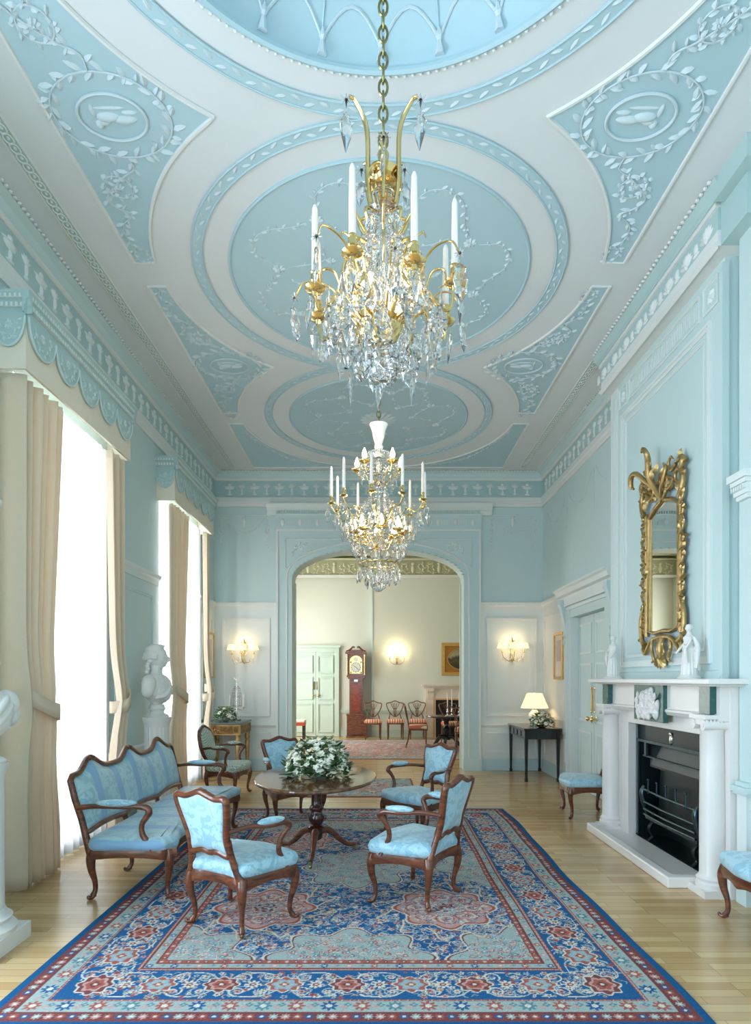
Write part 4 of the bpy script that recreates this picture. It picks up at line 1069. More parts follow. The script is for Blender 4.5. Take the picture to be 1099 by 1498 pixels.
# ------------------------------------------------------------ French armchairs
def outline(wf, wb, yf, yb, n=40, bow=0.05):
    """seat outline, front at +y; serpentine front"""
    pts = []
    K = [(-wb, yb), (-wb*.4, yb-.004), (wb*.4, yb-.004), (wb, yb), (wf*.93, 0.02), (wf, yf-.04), (wf*.86, yf+.0), (wf*.45, yf+bow*.55), (0, yf+bow), (-wf*.45, yf+bow*.55), (-wf*.86, yf), (-wf, yf-.04), (-wf*.93, .02)]
    return [(p.x, p.y) for p in spline([(a, b, 0) for a, b in K], 4, True)]
def scale2(pl, k, dx=0, dy=0, sub=0):
    cx = sum(p[0] for p in pl)/len(pl); cy = sum(p[1] for p in pl)/len(pl)
    return [(cx+(p[0]-cx)*k, cy+(p[1]-cy)*k) for p in pl]
def inset(pl, d):
    n = len(pl); out = []
    for i in range(n):
        a = Vector(pl[i-1]); b = Vector(pl[(i+1) % n]); t = (b-a).normalized(); nn = Vector((-t.y, t.x)); out.append((pl[i][0]+nn.x*d, pl[i][1]+nn.y*d))
    return out
def seat_cushion(pl, z0, h, bulge=.012):
    R = []
    for ins, z in ((.006, z0), (-bulge*.6, z0+h*.25), (-bulge, z0+h*.5), (-bulge*.2, z0+h*.76), (.02, z0+h*.90), (.055, z0+h*.98)): R.append([(x, y, z) for x, y in inset(pl, ins)])
    for k, z in ((.62, z0+h*1.05), (.35, z0+h*1.10), (.08, z0+h*1.12)): R.append([(x, y, z) for x, y in scale2(pl, k)])
    return MB().rings(R)
def seat_rail(pl, z0, z1, legs, drop=.035, t=.028):
    """carved rail: the lower edge arches up between the legs"""
    n = len(pl); io = inset(pl, t); R = []; vs = []
    for i in range(n):
        x, y = pl[i]; dmin = min(math.hypot(x-l[0], y-l[1]) for l in legs)
        zb = z0-drop+drop*min(1, dmin/.16)**.7
        if y > 0 and abs(x) < .07: zb -= .018*(1-abs(x)/.07)
        vs += [(x, y, z1), (x-(io[i][0]-x)*.25, y-(io[i][1]-y)*.25, (z1+zb)/2+.005), (x, y, zb), (io[i][0], io[i][1], zb), (io[i][0], io[i][1], z1)]
    fs = []
    for i in range(n):
        a = i*5; b = ((i+1) % n)*5
        for k in range(5): fs.append((a+k, a+(k+1) % 5, b+(k+1) % 5, b+k))
    return MB().add(vs, fs)
def cabriole(x, y, dx, dy, top=.34, th=.032):
    q = MB(); d = math.hypot(dx, dy); dx, dy = dx/d, dy/d
    P = [(0, top), (.018, top-.06), (.012, top-.14), (-.012, top-.22), (-.016, .06), (.004, .022)]
    stube(q, [(x+dx*a, y+dy*a, z) for a, z in P], [th*1.05, th, th*.78, th*.55, th*.50, th*.62], 5, 10)
    stube(q, [(x+dx*-.01, y+dy*-.01, .03), (x+dx*.012, y+dy*.012, .014), (x+dx*.035, y+dy*.035, .018), (x+dx*.038, y+dy*.038, .034)], [th*.6, th*.45, th*.42, th*.2], 4, 8)
    return q
def back_shape(w0, w1, h0, h1, oval=False):
    if oval: K = [(-w0*.55, h0), (0, h0-.01), (w0*.55, h0), (w1*.92, h0+.12), (w1, h0+.27), (w1*.8, h1-.06), (w1*.35, h1-.005), (0, h1+.015), (-w1*.35, h1-.005), (-w1*.8, h1-.06), (-w1, h0+.27), (-w1*.92, h0+.12)]
    else: K = [(-w0, h0), (-w0*.4, h0+.018), (0, h0+.008), (w0*.4, h0+.018), (w0, h0), (w0*.96, h0+.10), (w1*.93, h0+.24), (w1*1.02, h1-.055), (w1*.96, h1-.022), (w1*.62, h1-.025), (w1*.3, h1-.006), (0, h1+.012), (-w1*.3, h1-.006), (-w1*.62, h1-.025), (-w1*.96, h1-.022), (-w1*1.02, h1-.055), (-w1*.93, h0+.24), (-w0*.96, h0+.10)]
    return [(p.x, p.y) for p in spline([(a, b, 0) for a, b in K], 4, True)]
def fauteuil(name, label, loc, rz, fab=None, arms=True, oval=False, group=None, cat='armchair', w=1.0):
    fab = fab or BLUESILK; t = thing(name, label, cat, loc, rz, group)
    wf, wb, yf, yb = .315*w, .225, .22, -.22
    pl = outline(wf, wb, yf, yb); legs = [(-wf*.93, yf-.025), (wf*.93, yf-.025), (-wb, yb), (wb, yb)]
    seat_rail(pl, .305, .365, legs).build('seat_frame', WALNUT, t, 50)
    seat_cushion(pl, .355, .105).build('seat', fab, t, 80)
    for (x, y) in legs: cabriole(x*.97, y*.97, x, (y if y < 0 else y*1.3), .35).build('leg', WALNUT, t, 60)
    lean = .24; yb2 = yb-.005
    T = lambda u, v, d: (u, yb2-(v-.36)*lean+d, v)
    bs = back_shape(.165, .208, .50, .885, oval) if not oval else back_shape(.20, .225, .47, .93, True)
    q = MB(); q.tube([T(u, v, 0) for u, v in bs], .026, 8, closed=True, sx=1.0, sy=.9)
    for s_ in (-1, 1): stube(q, [(s_*wb, yb, .33), T(s_*.190, .42, 0), T(s_*.172, .52, 0), T(s_*.172, .60, 0)], [.026, .023, .021, .02], 4, 8)
    for k in (-1, 0, 1): q.ell(T(k*.03, (.955 if oval else .905)-(abs(k)*.008), .01), (.022, .02, .016), 8, 6)
    q.build('back_frame', WALNUT, t, 60)
    cx, cz = 0, sum(p[1] for p in bs)/len(bs); R = []
    for k, d in ((.94, -.012), (.95, .012), (.86, .034), (.6, .05), (.3, .056), (.05, .058)): R.append([T(cx+(u-cx)*k, cz+(v-cz)*k, d) for u, v in bs])
    q = MB().rings(R)
    R = []
    for k, d in ((.94, .01), (.94, -.012), (.8, -.022), (.4, -.026), (.05, -.027)): R.append([T(cx+(u-cx)*k, cz+(v-cz)*k, d) for u, v in bs])
    q.rings(R); q.build('backrest', fab, t, 80)
    if arms:
        for s_ in (-1, 1):
            q = MB(); a0 = T(s_*.188, .655, 0)
            stube(q, [a0, (s_*.235, yb+.05, .672), (s_*.305, yb+.16, .668), (s_*.318, .055, .668), (s_*.322, .098, .655), (s_*.318, .112, .630), (s_*.306, .092, .604), (s_*.288, .065, .55), (s_*.278, .06, .48), (s_*.285, .09, .41), (s_*.300, .115, .35)],
                  [.017, .016, .017, .019, .022, .022, .019, .017, .018, .021, .024], 5, 8)
            o = q.build('arm', WALNUT, t, 60)
            p = MB(); p.ell((s_*.298, yb+.185, .692), (.034, .105, .024), 14, 8, Matrix.Rotation(-s_*.22, 3, 'Z')); p.build('arm_pad', fab, o, 80)
    return t
def facing(dx, dy): return math.atan2(dy, dx)-PI/2
GB = 'blue silk armchairs round the oval table'
fauteuil('armchair', 'blue damask armchair seen from behind at lower left, beside the settee', (-.90, 4.07, .013), facing(.216, .35), group=GB)
fauteuil('armchair', 'blue damask armchair seen from behind to the right of the table, nearest the fireplace', (.29, 4.50, .013), facing(-.84, .54), group=GB)
fauteuil('armchair', 'pale blue armchair facing the viewer on the far right side of the table', (.41, 6.26, .013), facing(-.77, -.64), group=GB)
fauteuil('armchair', 'blue armchair behind the oval table, partly hidden by the table top on its left', (-.95, 6.93, .013), facing(.55, -.83), group=GB)
fauteuil('armchair', 'walnut armchair in sage diamond weave, in front of the gilt side table', (-2.03, 8.44, 0), facing(1, -.12), CHECKF, oval=True)
fauteuil('side_chair', 'armless blue silk chair standing between the door and the fireplace', (2.44, 7.25, 0), facing(-1, .12), arms=False, cat='chair', group='armless blue chairs by the fireplace', w=.9)
fauteuil('side_chair', 'armless blue silk chair cut off by the right edge of the picture', (2.52, 3.84, 0), facing(-1, 0), arms=False, cat='chair', group='armless blue chairs by the fireplace', w=.95)

# ------------------------------------------------------------ settee (local: length along x, front +y)
def settee():
    t = thing('settee', 'long walnut settee in blue striped silk, with three-humped back, in front of the windows', 'settee', (-1.80, 5.50, .0125), facing(1, 0))
    Lh = 1.10; yf, yb = .30, -.27
    K = [(-Lh*.97, yb), (-Lh*.5, yb), (0, yb), (Lh*.5, yb), (Lh*.97, yb), (Lh, 0), (Lh, yf-.05), (Lh*.94, yf)]
    m = 24
    pl = [(p.x, p.y) for p in spline([(a, b, 0) for a, b in K], 4)][:-1]
    for i in range(m+1):
        x = Lh*.94*(1-2*i/m); pl.append((x, yf+.035*math.cos(3*2*PI*(x/(2*Lh)))*-1*.9+.02))
    pl += [(-Lh, yf-.05), (-Lh, 0)]
    legs = [(x, yf+.0) for x in (-Lh*.95, -Lh*.34, Lh*.34, Lh*.95)]+[(x, yb) for x in (-Lh*.95, -Lh*.34, Lh*.34, Lh*.95)]
    seat_rail(pl, .305, .36, legs, .03, .03).build('seat_frame', WALNUT, t, 50)
    seat_cushion(pl, .35, .10, .014).build('seat', SOFASILK, t, 80)
    for i, (x, y) in enumerate(legs):
        lg = cabriole(x*.985, y*.96, x*.35, y, .345, .034)
        if y < 0: lg.v = [(a, b, c-.012*max(0, 1-c/.3)) for a, b, c in lg.v]
        lg.build('leg', WALNUT, t, 60)
    lean = .25; T = lambda u, v, d: (u, yb-.005-(v-.36)*lean+d, v)
    top = []
    for i in range(49):
        x = -Lh+2*Lh*i/48; h_ = .885
        for c in (-.73, 0, .73): h_ += .095*math.exp(-((x-c)/.14)**2)
        e = Lh-abs(x)
        if e < .06: h_ -= .03*(1-e/.06)**2
        top.append((x*(.985 if h_ < .9 else 1), h_))
    bot = []
    for i in range(33):
        x = Lh*.96-2*Lh*.96*i/32; bot.append((x, .465+.022*abs(math.sin(PI*3*(x+Lh)/(2*Lh)))))
    bs = top+[(Lh*.985, .72), (Lh*.965, .58)]+bot+[(-Lh*.965, .58), (-Lh*.985, .72)]
    q = MB(); q.tube([T(u, v, 0) for u, v in bs], .024, 8, closed=True, up=(0, 1, 0))
    for s_ in (-1, 1): stube(q, [(s_*Lh*.955, yb, .33), T(s_*Lh*.965, .42, 0), T(s_*Lh*.965, .52, 0), T(s_*Lh*.97, .62, 0)], [.03, .027, .024, .022], 4, 8)
    for x in (-.37, .37): stube(q, [(x, yb, .34), T(x, .42, 0), T(x, .485, 0)], [.028, .022, .026], 4, 8)
    for c in (-.73, 0, .73):
        for k in (-1, 0, 1): q.ell(T(c+k*.035, .985-abs(k)*.012, .012), (.024, .02, .018), 8, 6)
    q.build('back_frame', WALNUT, t, 60)
    # padded back, following the frame
    rows = []
    nU = 60
    def env(x, arr):
        xs = sorted(arr); 
        for a, b in zip(xs, xs[1:]):
            if a[0] <= x <= b[0]: return a[1]+(b[1]-a[1])*(x-a[0])/max(1e-6, b[0]-a[0])
        return xs[0][1] if x < xs[0][0] else xs[-1][1]
    ub = []
    for j in range(9):
        tt = j/8; row = []
        for i in range(nU+1):
            s_ = i/nU; x = -Lh*.965+2*Lh*.965*s_; lo, hi = env(x, bot)+.005, env(x, top)-.012; v = lo+(hi-lo)*tt
            puff = .05*(max(0, 1-abs(2*tt-1)**3)**.6)*(max(0, 1-abs(2*s_-1)**14)**.5)
            row.append(T(x, v, .004+puff))
        ub.append(row)
    n = nU+1; vs = [p for r in ub for p in r]+[T(-Lh*.965+2*Lh*.965*i/nU, (env(-Lh*.965+2*Lh*.965*i/nU, bot)+.005)+((env(-Lh*.965+2*Lh*.965*i/nU, top)-.012)-(env(-Lh*.965+2*Lh*.965*i/nU, bot)+.005))*j/8, -.014) for j in range(9) for i in range(nU+1)]
    N9 = 9*n; fs = []
    for j in range(8):
        for i in range(nU):
            a = j*n+i; fs += [(a, a+1, a+n+1, a+n), (N9+a, N9+a+n, N9+a+n+1, N9+a+1)]
    for i in range(nU): fs += [(i, N9+i, N9+i+1, i+1), (8*n+i, 8*n+i+1, N9+8*n+i+1, N9+8*n+i)]
    for j in range(8): fs += [(j*n, (j+1)*n, N9+(j+1)*n, N9+j*n), (j*n+nU, N9+j*n+nU, N9+(j+1)*n+nU, (j+1)*n+nU)]
    MB().add(vs, fs).build('backrest', SOFASILK, t, 80)
    for s_ in (-1, 1):
        q = MB(); X = s_*Lh*.985
        stube(q, [T(X, .66, 0), (X, yb+.05, .672), (X, yb+.25, .668), (X, .10, .668), (X, .155, .655), (X, .165, .625), (X, .145, .59), (X, .115, .54), (X, .12, .47), (X, .165, .40), (X, .20, .34)], [.02, .018, .019, .022, .026, .026, .022, .02, .022, .026, .028], 5, 8)
        o = q.build('arm', WALNUT, t, 60)
        p = MB(); p.ell((X, yb+.20, .695), (.036, .155, .026), 14, 10); p.build('arm_pad', BLUESILK, o, 80)
    return t
settee()

# ------------------------------------------------------------ oval tripod table
t = thing('oval_table', 'oval polished wood table on a turned pedestal with three splayed legs', 'table', (-.54, 5.53, .013))
q = MB(); n = 72
R = []
for k, z in ((.975, .690), (.99, .694), (1.0, .704), (.996, .714), (.985, .719), (.97, .720)):
    R.append([(.54*k*math.cos(2*PI*i/n), .80*k*math.sin(2*PI*i/n), z) for i in range(n)])
q.rings(R); tt = q.build('tabletop', TABLEW, t, 30)
q = MB(); q.box(-.16, .16, -.18, .18, .655, .69).box(-.45, .45, -.02, .02, .665, .69); q.build('top_block', MAHOG, t, 0, bevel=.004)
q = MB().lathe([(.045,.655),(.05,.64),(.043,.60),(.046,.50),(.047,.46),(.060,.44),(.066,.425),(.058,.41),(.048,.40),(.052,.38),(.072,.35),(.066,.31),(.050,.285),(.055,.275),(.074,.26),(.074,.235),(.056,.22),(.054,.16),(.03,.14)], (0,0,0), 28); q.build('pedestal', wood('dark_turned_mahogany', srgb(78,36,26), srgb(34,16,12), .18), t, 50)
for a in (-92, 28, 150):
    a = math.radians(a); c, s_ = math.cos(a), math.sin(a); q = MB()
    stube(q, [(c*r, s_*r, z) for r, z in ((.03, .215), (.09, .225), (.16, .19), (.23, .12), (.31, .065), (.39, .055))], [.036, .034, .030, .024, .020, .017], 5, 10)
    lg = q.build('leg', WALNUT, t, 60)
    q = MB(); q.tube([(c*.385, s_*.385, .06), (c*.385, s_*.385, .02)], .016, 8); q.ell((c*.392, s_*.392, .017), (.017, .017, .017), 10, 8); q.build('castor', DBRASS, lg)

# ------------------------------------------------------------ flowers
def bouquet(name, loc, rx, ry, hz, nf, nl, label, fr=.026, seed=1, vase=None, group=None, parts=True):
    r = random.Random(seed); t = thing(name, label, 'flowers', loc, group=group)
    if vase: vase(t)
    fo = MB()
    base = .05
    for k in range(nl):
        a = r.random()*2*PI; el = math.asin(min(1, r.random()**.8*1.0)) if r.random() > .35 else r.uniform(-.25, .35)
        rr = r.uniform(.8, 1.08); x = rx*math.cos(a)*math.cos(el)*rr; y = ry*math.sin(a)*math.cos(el)*rr; z = base+hz*math.sin(el)*rr
        L = r.uniform(.035, .07)*(fr/.026); az = a+r.uniform(-.9, .9); up = r.uniform(-.5, .8)
        d = Vector((math.cos(az)*math.cos(up), math.sin(az)*math.cos(up), math.sin(up))); sd = d.cross(Vector((r.uniform(-.3,.3), r.uniform(-.3,.3), 1))).normalized(); nn = sd.cross(d)
        f = lambda u, v, h: (lambda w_: (w_.x, w_.y, max(.004, w_.z)))(Vector((x, y, max(.01, z)))+d*u+sd*v+nn*h)
        leaf(fo, f, 0, 0, 0, L, L*.55, .006)
    for k in range(int(nl*.12)):
        a = r.random()*2*PI; el = r.random()*1.4; fo.tube([(0, 0, base), (rx*.9*math.cos(a)*math.cos(el), ry*.9*math.sin(a)*math.cos(el), base+hz*.9*math.sin(el))], .002, 4)
    o = fo.build('foliage', LEAF, t, 0); o['kind'] = 'stuff'
    fo = MB()
    for k in range(int(nl*.3)):
        a = r.random()*2*PI; el = r.uniform(-.1, 1.3); rr = r.uniform(.9, 1.12); x = rx*math.cos(a)*math.cos(el)*rr; y = ry*math.sin(a)*math.cos(el)*rr; z = max(.012, base+hz*math.sin(el)*rr)
        fo.ell((x, y, z), (.007*fr/.026, .007*fr/.026, .009*fr/.026), 5, 4)
        az = r.random()*6; f = lambda u, v, h: (x+math.cos(az)*u-math.sin(az)*v, y+math.sin(az)*u+math.cos(az)*v, z+h+u*.3); leaf(fo, f, 0, 0, 0, .03*fr/.026, .014*fr/.026, .004)
    o = fo.build('pale_sprays', LEAFP, t, 0); o['kind'] = 'stuff'
    for k in range(nf):
        q = MB(); g = (k+.5)/nf; el = math.asin(max(.05, 1-g*.95)); a = k*2.39996+r.uniform(-.25, .25); rr = r.uniform(.92, 1.06)
        cx, cy, cz = rx*math.cos(a)*math.cos(el)*rr, ry*math.sin(a)*math.cos(el)*rr, base+hz*math.sin(el)*rr
        N = Vector((math.cos(a)*math.cos(el), math.sin(a)*math.cos(el), math.sin(el)+.35)).normalized(); Rm = N.to_track_quat('Z', 'Y').to_matrix(); s_ = fr*r.uniform(.75, 1.35)
        np_ = r.choice([5, 6, 6, 8]); op = r.uniform(.35, .95)
        for lay, (tilt, L) in enumerate(((op, 1.0), (op+.45, .72))):
            for j in range(np_):
                b = 2*PI*(j+.5*lay)/np_+r.uniform(-.1, .1); d = Vector((math.cos(b)*math.cos(tilt), math.sin(b)*math.cos(tilt), math.sin(tilt))); sd = Vector((-math.sin(b), math.cos(b), 0)); nn = d.cross(sd)
                f = lambda u, v, h: tuple(Vector((cx, cy, cz))+Rm @ (d*u+sd*v+nn*(h+.25*u*u/(s_*L+1e-6)*-1)))
                leaf(q, f, 0, 0, 0, s_*L*1.25, s_*L*.95, .003)
        q.ell((cx+N.x*s_*.25, cy+N.y*s_*.25, cz+N.z*s_*.25), (s_*.28,)*3, 6, 4)
        q.build('blossom', PETAL, t, 60)
    return t
def bowl(t):
    MB().lathe([(.08,0),(.085,.01),(.05,.02),(.06,.03),(.15,.045),(.17,.055),(.165,.06),(.10,.05),(.001,.045)], (0,0,0), 32).build('bowl', PORC, t, 40)
    MB().lathe([(.065,0),(.068,.005),(.068,.045),(.062,.05),(.06,.03),(.001,.03)], (-.06,-.14,0), 24).build('gilt_dish', mat('gilt_dish', srgb(200,180,150), .3, .3), t, 40)
bouquet('flower_arrangement', (-.53, 5.50, .736), .265, .265, .27, 84, 420, 'large arrangement of white flowers in a low bowl on the oval table', .035, 4, bowl)
# ------------------------------------------------------------ crystal chandeliers
def drop_mesh(L, wd, kind=0):
    """cut pendant hanging from z=0 downwards; local x = width, y = thickness"""
    q = MB()
    if kind == 0:   # kite / pendeloque
        prof = [(0.02, 0), (.30, -.18), (.62, -.40), (1.0, -.66), (.70, -.86), (.02, -1.0)]
    elif kind == 1: # long icicle
        prof = [(0.05, 0), (.6, -.06), (.45, -.12), (1.0, -.30), (.8, -.6), (.03, -1.0)]
    else:           # leaf-like plaque
        prof = [(0.05, 0), (.8, -.12), (.65, -.25), (1.0, -.45), (.78, -.62), (.85, -.75), (.03, -1.0)]
    n = 8; th = wd*.36; R = []
    for r, z in prof: R.append([(r*wd/2*math.cos(2*PI*k/n), r*th/2*math.sin(2*PI*k/n), z*L) for k in range(n)])
    q.rings(R)
    q.tube([(0, 0, .012), (0, 0, -.004)], .0025, 4)
    return q
DM = {}
def put_drop(parent, x, y, z, L, wd, kind, rz, name='crystal_drop'):
    key = (round(L, 3), round(wd, 3), kind)
    if key not in DM:
        o = drop_mesh(L, wd, kind).build(name, CRYSTAL, parent, 0); DM[key] = o.data
    else:
        o = bpy.data.objects.new(name, DM[key]); C.objects.link(o); o.parent = parent
    o.location = (x, y, z-.012); o.rotation_euler = (rnd.uniform(-.08, .08), rnd.uniform(-.08, .08), rz)
    return o
def beads(mb, pts, r, step):
    P = spline(pts, 8); acc = 0
    for i in range(1, len(P)):
        acc += (P[i]-P[i-1]).length
        if acc >= step: acc = 0; mb.ell(P[i], (r, r, r*1.05), 6, 4)
def candle(parent, x, y, z, H, lit=False, r=.0125):
    q = MB().lathe([(.008,-.02),(.010,-.005),(.032,.002),(.038,.010),(.034,.011),(.012,.010),(.013,.03),(.017,.034),(.014,.06),(.017,.064),(.015,.07)], (x, y, z), 16)
    cup = q.build('candle_cup', BRASS, parent, 40)
    MB().lathe([(r,.05),(r*.95,.07+H*.5),(r*.8,.07+H*.93),(r*.45,.07+H*.985),(.001,.07+H)], (x, y, z), 12).build('candle', CANDLE, cup, 60)
def star(mb, x, y, z, R):
    for k in range(8):
        a = 2*PI*k/8; mb.tube([(x, y, z), (x+R*math.cos(a), y, z+R*math.sin(a))], [R*.2, R*.05], 4)
def chain(x, y, z0, z1, name, label, pitch=.05, r=.005, w=.016):
    q = MB(); z = z0; k = 0
    while z < z1:
        pts = []
        for j in range(12):
            a = 2*PI*j/12; c, s_ = w*math.cos(a), pitch*.66*math.sin(a); pts.append((x+(c if k % 2 else 0), y+(0 if k % 2 else c), z+s_))
        q.tube(pts, r, 5, closed=True); z += pitch; k += 1
    return q
def bulb(parent, x, y, z, power, s=1.0):
    q = MB().lathe([(.004,.0),(.012*s,.012*s),(.017*s,.028*s),(.012*s,.05*s),(.003,.075*s)], (x, y, z), 12)
    o = q.build('bulb', BULB, parent, 60)
    MB().lathe([(.013*s,-.03*s),(.014*s,0),(.010*s,.004)], (x, y, z), 10).build('bulb_holder', BRASS, o, 40)
# --- near chandelier
c1x, c1y = .025, 2.30
t = thing('chandelier', 'near brass and crystal chandelier with tall white candles on a long chain', 'chandelier', (c1x, c1y, 2.7), group=None)
Z = lambda h: h-2.7
chain(0, 0, Z(3.56), Z(5.70), '', '').build('hanging_chain', DBRASS, t, 60)
q = MB().lathe([(.02,Z(3.50)),(.03,Z(3.51)),(.018,Z(3.53)),(.022,Z(3.56)),(.012,Z(3.58))], (0,0,0), 16)
q.lathe([(.03,Z(3.42)),(.06,Z(3.44)),(.045,Z(3.47)),(.06,Z(3.49)),(.02,Z(3.505))], (0,0,0), 20)
q.build('crown', BRASS, t, 40)
for k in range(6):
    a = 2*PI*k/6+PI/2; c, s_ = math.cos(a), math.sin(a); q = MB()
    big = k % 2 == 0; rr, hh = (.145, .27) if big else (.085, .12)
    stube(q, [(c*.05, s_*.05, Z(3.36)), (c*.065, s_*.065, Z(3.44)), (c*.07, s_*.07, Z(3.46+hh*.6)), (c*rr*.8, s_*rr*.8, Z(3.44+hh*.97)), (c*rr, s_*rr, Z(3.44+hh))], [.006, .009, .009, .008, .006], 5, 6)
    o = q.build('crown_scroll', BRASS, t, 60); q = MB(); star(q, c*(rr+.01), s_*(rr+.01), Z(3.44+hh)-.02, .026); q.build('crystal_star', CRYSTAL, o, 0)
    put_drop(t, c*(rr+.01), s_*(rr+.01), Z(3.42+hh)-.03, .15 if big else .10, .05, 1, a)
for k in range(3):
    a = 2*PI*k/3+.1; q = MB()
    for rad in (.028, .018): q.tube([(.062*math.cos(a)+rad*math.cos(b)*-math.sin(a), .062*math.sin(a)+rad*math.cos(b)*math.cos(a), Z(3.455)+rad*math.sin(b)) for b in [2*PI*j/16 for j in range(16)]], .0055, 5, closed=True)
    q.build('brass_rosette', BRASS, t)
MB().ell((0, 0, Z(3.385)), (.05, .05, .052), 16, 12).build('crystal_ball', CRYSTAL, t, 0)
MB().lathe([(.012,Z(2.82)),(.02,Z(3.0)),(.03,Z(3.1)),(.018,Z(3.2)),(.035,Z(3.26)),(.015,Z(3.33))], (0,0,0), 12).build('glass_stem', CRYSTAL, t, 40)
for k in range(8):       # cage of upright scrolls
    a = 2*PI*k/8; c, s_ = math.cos(a), math.sin(a); q = MB()
    stube(q, [(c*.03, s_*.03, Z(3.33)), (c*.09, s_*.09, Z(3.31)), (c*.07, s_*.07, Z(3.25)), (c*.085, s_*.085, Z(3.19)), (c*.13, s_*.13, Z(3.18)), (c*.15, s_*.15, Z(3.12)), (c*.12, s_*.12, Z(3.06))], [.005, .007, .006, .007, .007, .006, .004], 5, 6)
    stube(q, [(c*.085, s_*.085, Z(3.22)), (c*.12, s_*.12, Z(3.25)), (c*.15, s_*.15, Z(3.27)), (c*.16, s_*.16, Z(3.25))], [.005, .005, .004, .002], 4, 6)
    q.build('cage_scroll', BRASS, t, 60)
for k in range(8):
    a = 2*PI*(k+.5)/8; c, s_ = math.cos(a), math.sin(a); q = MB(); R = .275 if k % 2 else .265; hz_ = 2.985+.02*(k % 2)
    stube(q, [(c*.04, s_*.04, Z(2.90)), (c*.09, s_*.09, Z(2.93)), (c*.13, s_*.13, Z(2.98)), (c*.17, s_*.17, Z(3.01)), (c*.21, s_*.21, Z(2.95)), (c*.255, s_*.255, Z(2.92)), (c*R, s_*R, Z(hz_-.01))], [.009, .008, .007, .007, .006, .006, .006], 5, 6)
    stube(q, [(c*.16, s_*.16, Z(3.0)), (c*.19, s_*.19, Z(3.07)), (c*.235, s_*.235, Z(3.07)), (c*.24, s_*.24, Z(3.02)), (c*.215, s_*.215, Z(3.01))], [.005, .005, .004, .003, .002], 5, 6)
    o = q.build('candle_arm', BRASS, t, 60); candle(o, c*R, s_*R, Z(hz_), .24)
    # a crossing wire with pendants from each arm
    for rr, dz, L, wd, kd in ((R+.02, -.02, .12, .045, 1), (R-.05, -.05, .10, .062, 2), (.18, .02, .085, .05, 0)):
        put_drop(t, c*rr, s_*rr, Z(hz_)+dz, L, wd, kd, a+PI/2+rnd.uniform(-.6, .6))
q = MB().lathe([(.01,Z(2.825)),(.03,Z(2.84)),(.05,Z(2.86)),(.072,Z(2.89)),(.078,Z(2.905)),(.06,Z(2.91)),(.05,Z(2.93)),(.06,Z(2.945)),(.035,Z(2.96)),(.02,Z(3.0))], (0,0,0), 28).build('brass_bowl', BRASS, t, 40)
for k in range(4):
    a = 2*PI*k/4+.95; bulb(t, .085*math.cos(a), .085*math.sin(a), Z(2.985+.03*(k % 2)), 0, 1.2)
for k in range(8):      # thin outer wires with a star and a long drop
    a = 2*PI*k/8+.12; c, s_ = math.cos(a), math.sin(a); q = MB(); R = .30+.03*(k % 3); zz = 3.0+.05*(k % 2)
    stube(q, [(c*.06, s_*.06, Z(2.93)), (c*.12, s_*.12, Z(2.96)), (c*.2, s_*.2, Z(zz+.05)), (c*(R-.04), s_*(R-.04), Z(zz+.06)), (c*R, s_*R, Z(zz))], [.006, .005, .004, .0035, .003], 5, 6)
    o = q.build('outer_wire', BRASS, t, 60); q = MB(); star(q, c*R, s_*R, Z(zz), .02); q.build('crystal_star', CRYSTAL, o, 0)
    put_drop(t, c*R, s_*R, Z(zz)-.02, .13, .055, 2, a+.8)
n_ = 0
for ring, (R, h, cnt, L, wd, kd) in enumerate(((.155, 3.16, 10, .09, .06, 2), (.21, 3.0, 13, .11, .065, 0), (.13, 2.90, 10, .11, .07, 2), (.215, 2.90, 12, .095, .06, 2), (.075, 2.85, 7, .12, .085, 2), (.12, 3.26, 8, .075, .03, 1), (.17, 2.82, 7, .13, .035, 1))):
    for k in range(cnt):
        a = 2*PI*(k+.3*ring)/cnt+rnd.uniform(-.08, .08); r_ = R*rnd.uniform(.93, 1.07); put_drop(t, r_*math.cos(a), r_*math.sin(a), Z(h)+rnd.uniform(-.02, .02), L, wd, kd, a+PI/2+rnd.uniform(-.5, .5)); n_ += 1
MB().ell((0, 0, Z(2.765)), (.052, .052, .055), 14, 10).build('crystal_ball', CRYSTAL, t, 0)
q = MB()
for k in range(12):
    a = 2*PI*k/12; c, s_ = math.cos(a), math.sin(a)
    beads(q, [(c*.03, s_*.03, Z(3.34)), (c*.08, s_*.08, Z(3.22)), (c*.14, s_*.14, Z(3.05)), (c*.19, s_*.19, Z(2.98))], .006, .014)
    beads(q, [(c*.19, s_*.19, Z(2.98)), (math.cos(a+.26)*.175, math.sin(a+.26)*.175, Z(2.90)), (math.cos(a+.52)*.19, math.sin(a+.52)*.19, Z(2.98))], .006, .014)
    beads(q, [(c*.07, s_*.07, Z(3.30)), (math.cos(a)*.085, math.sin(a)*.085, Z(3.18)), (c*.06, s_*.06, Z(3.08)), (c*.055, s_*.055, Z(2.95))], .007, .014)
    for m_ in range(6):
        beads(q, [(c*.035, s_*.035, Z(3.28-.04*m_)), (c*.045, s_*.045, Z(3.26-.04*m_))], .007, .01)
o = q.build('bead_strings', CRYSTAL, t, 0); o['kind'] = 'stuff'
for k in range(4):
    a = 2*PI*k/4+.95; point('chandelier_light', (c1x+.085*math.cos(a), c1y+.085*math.sin(a), 3.07), 4.5, (1.0, .80, .52), .014)
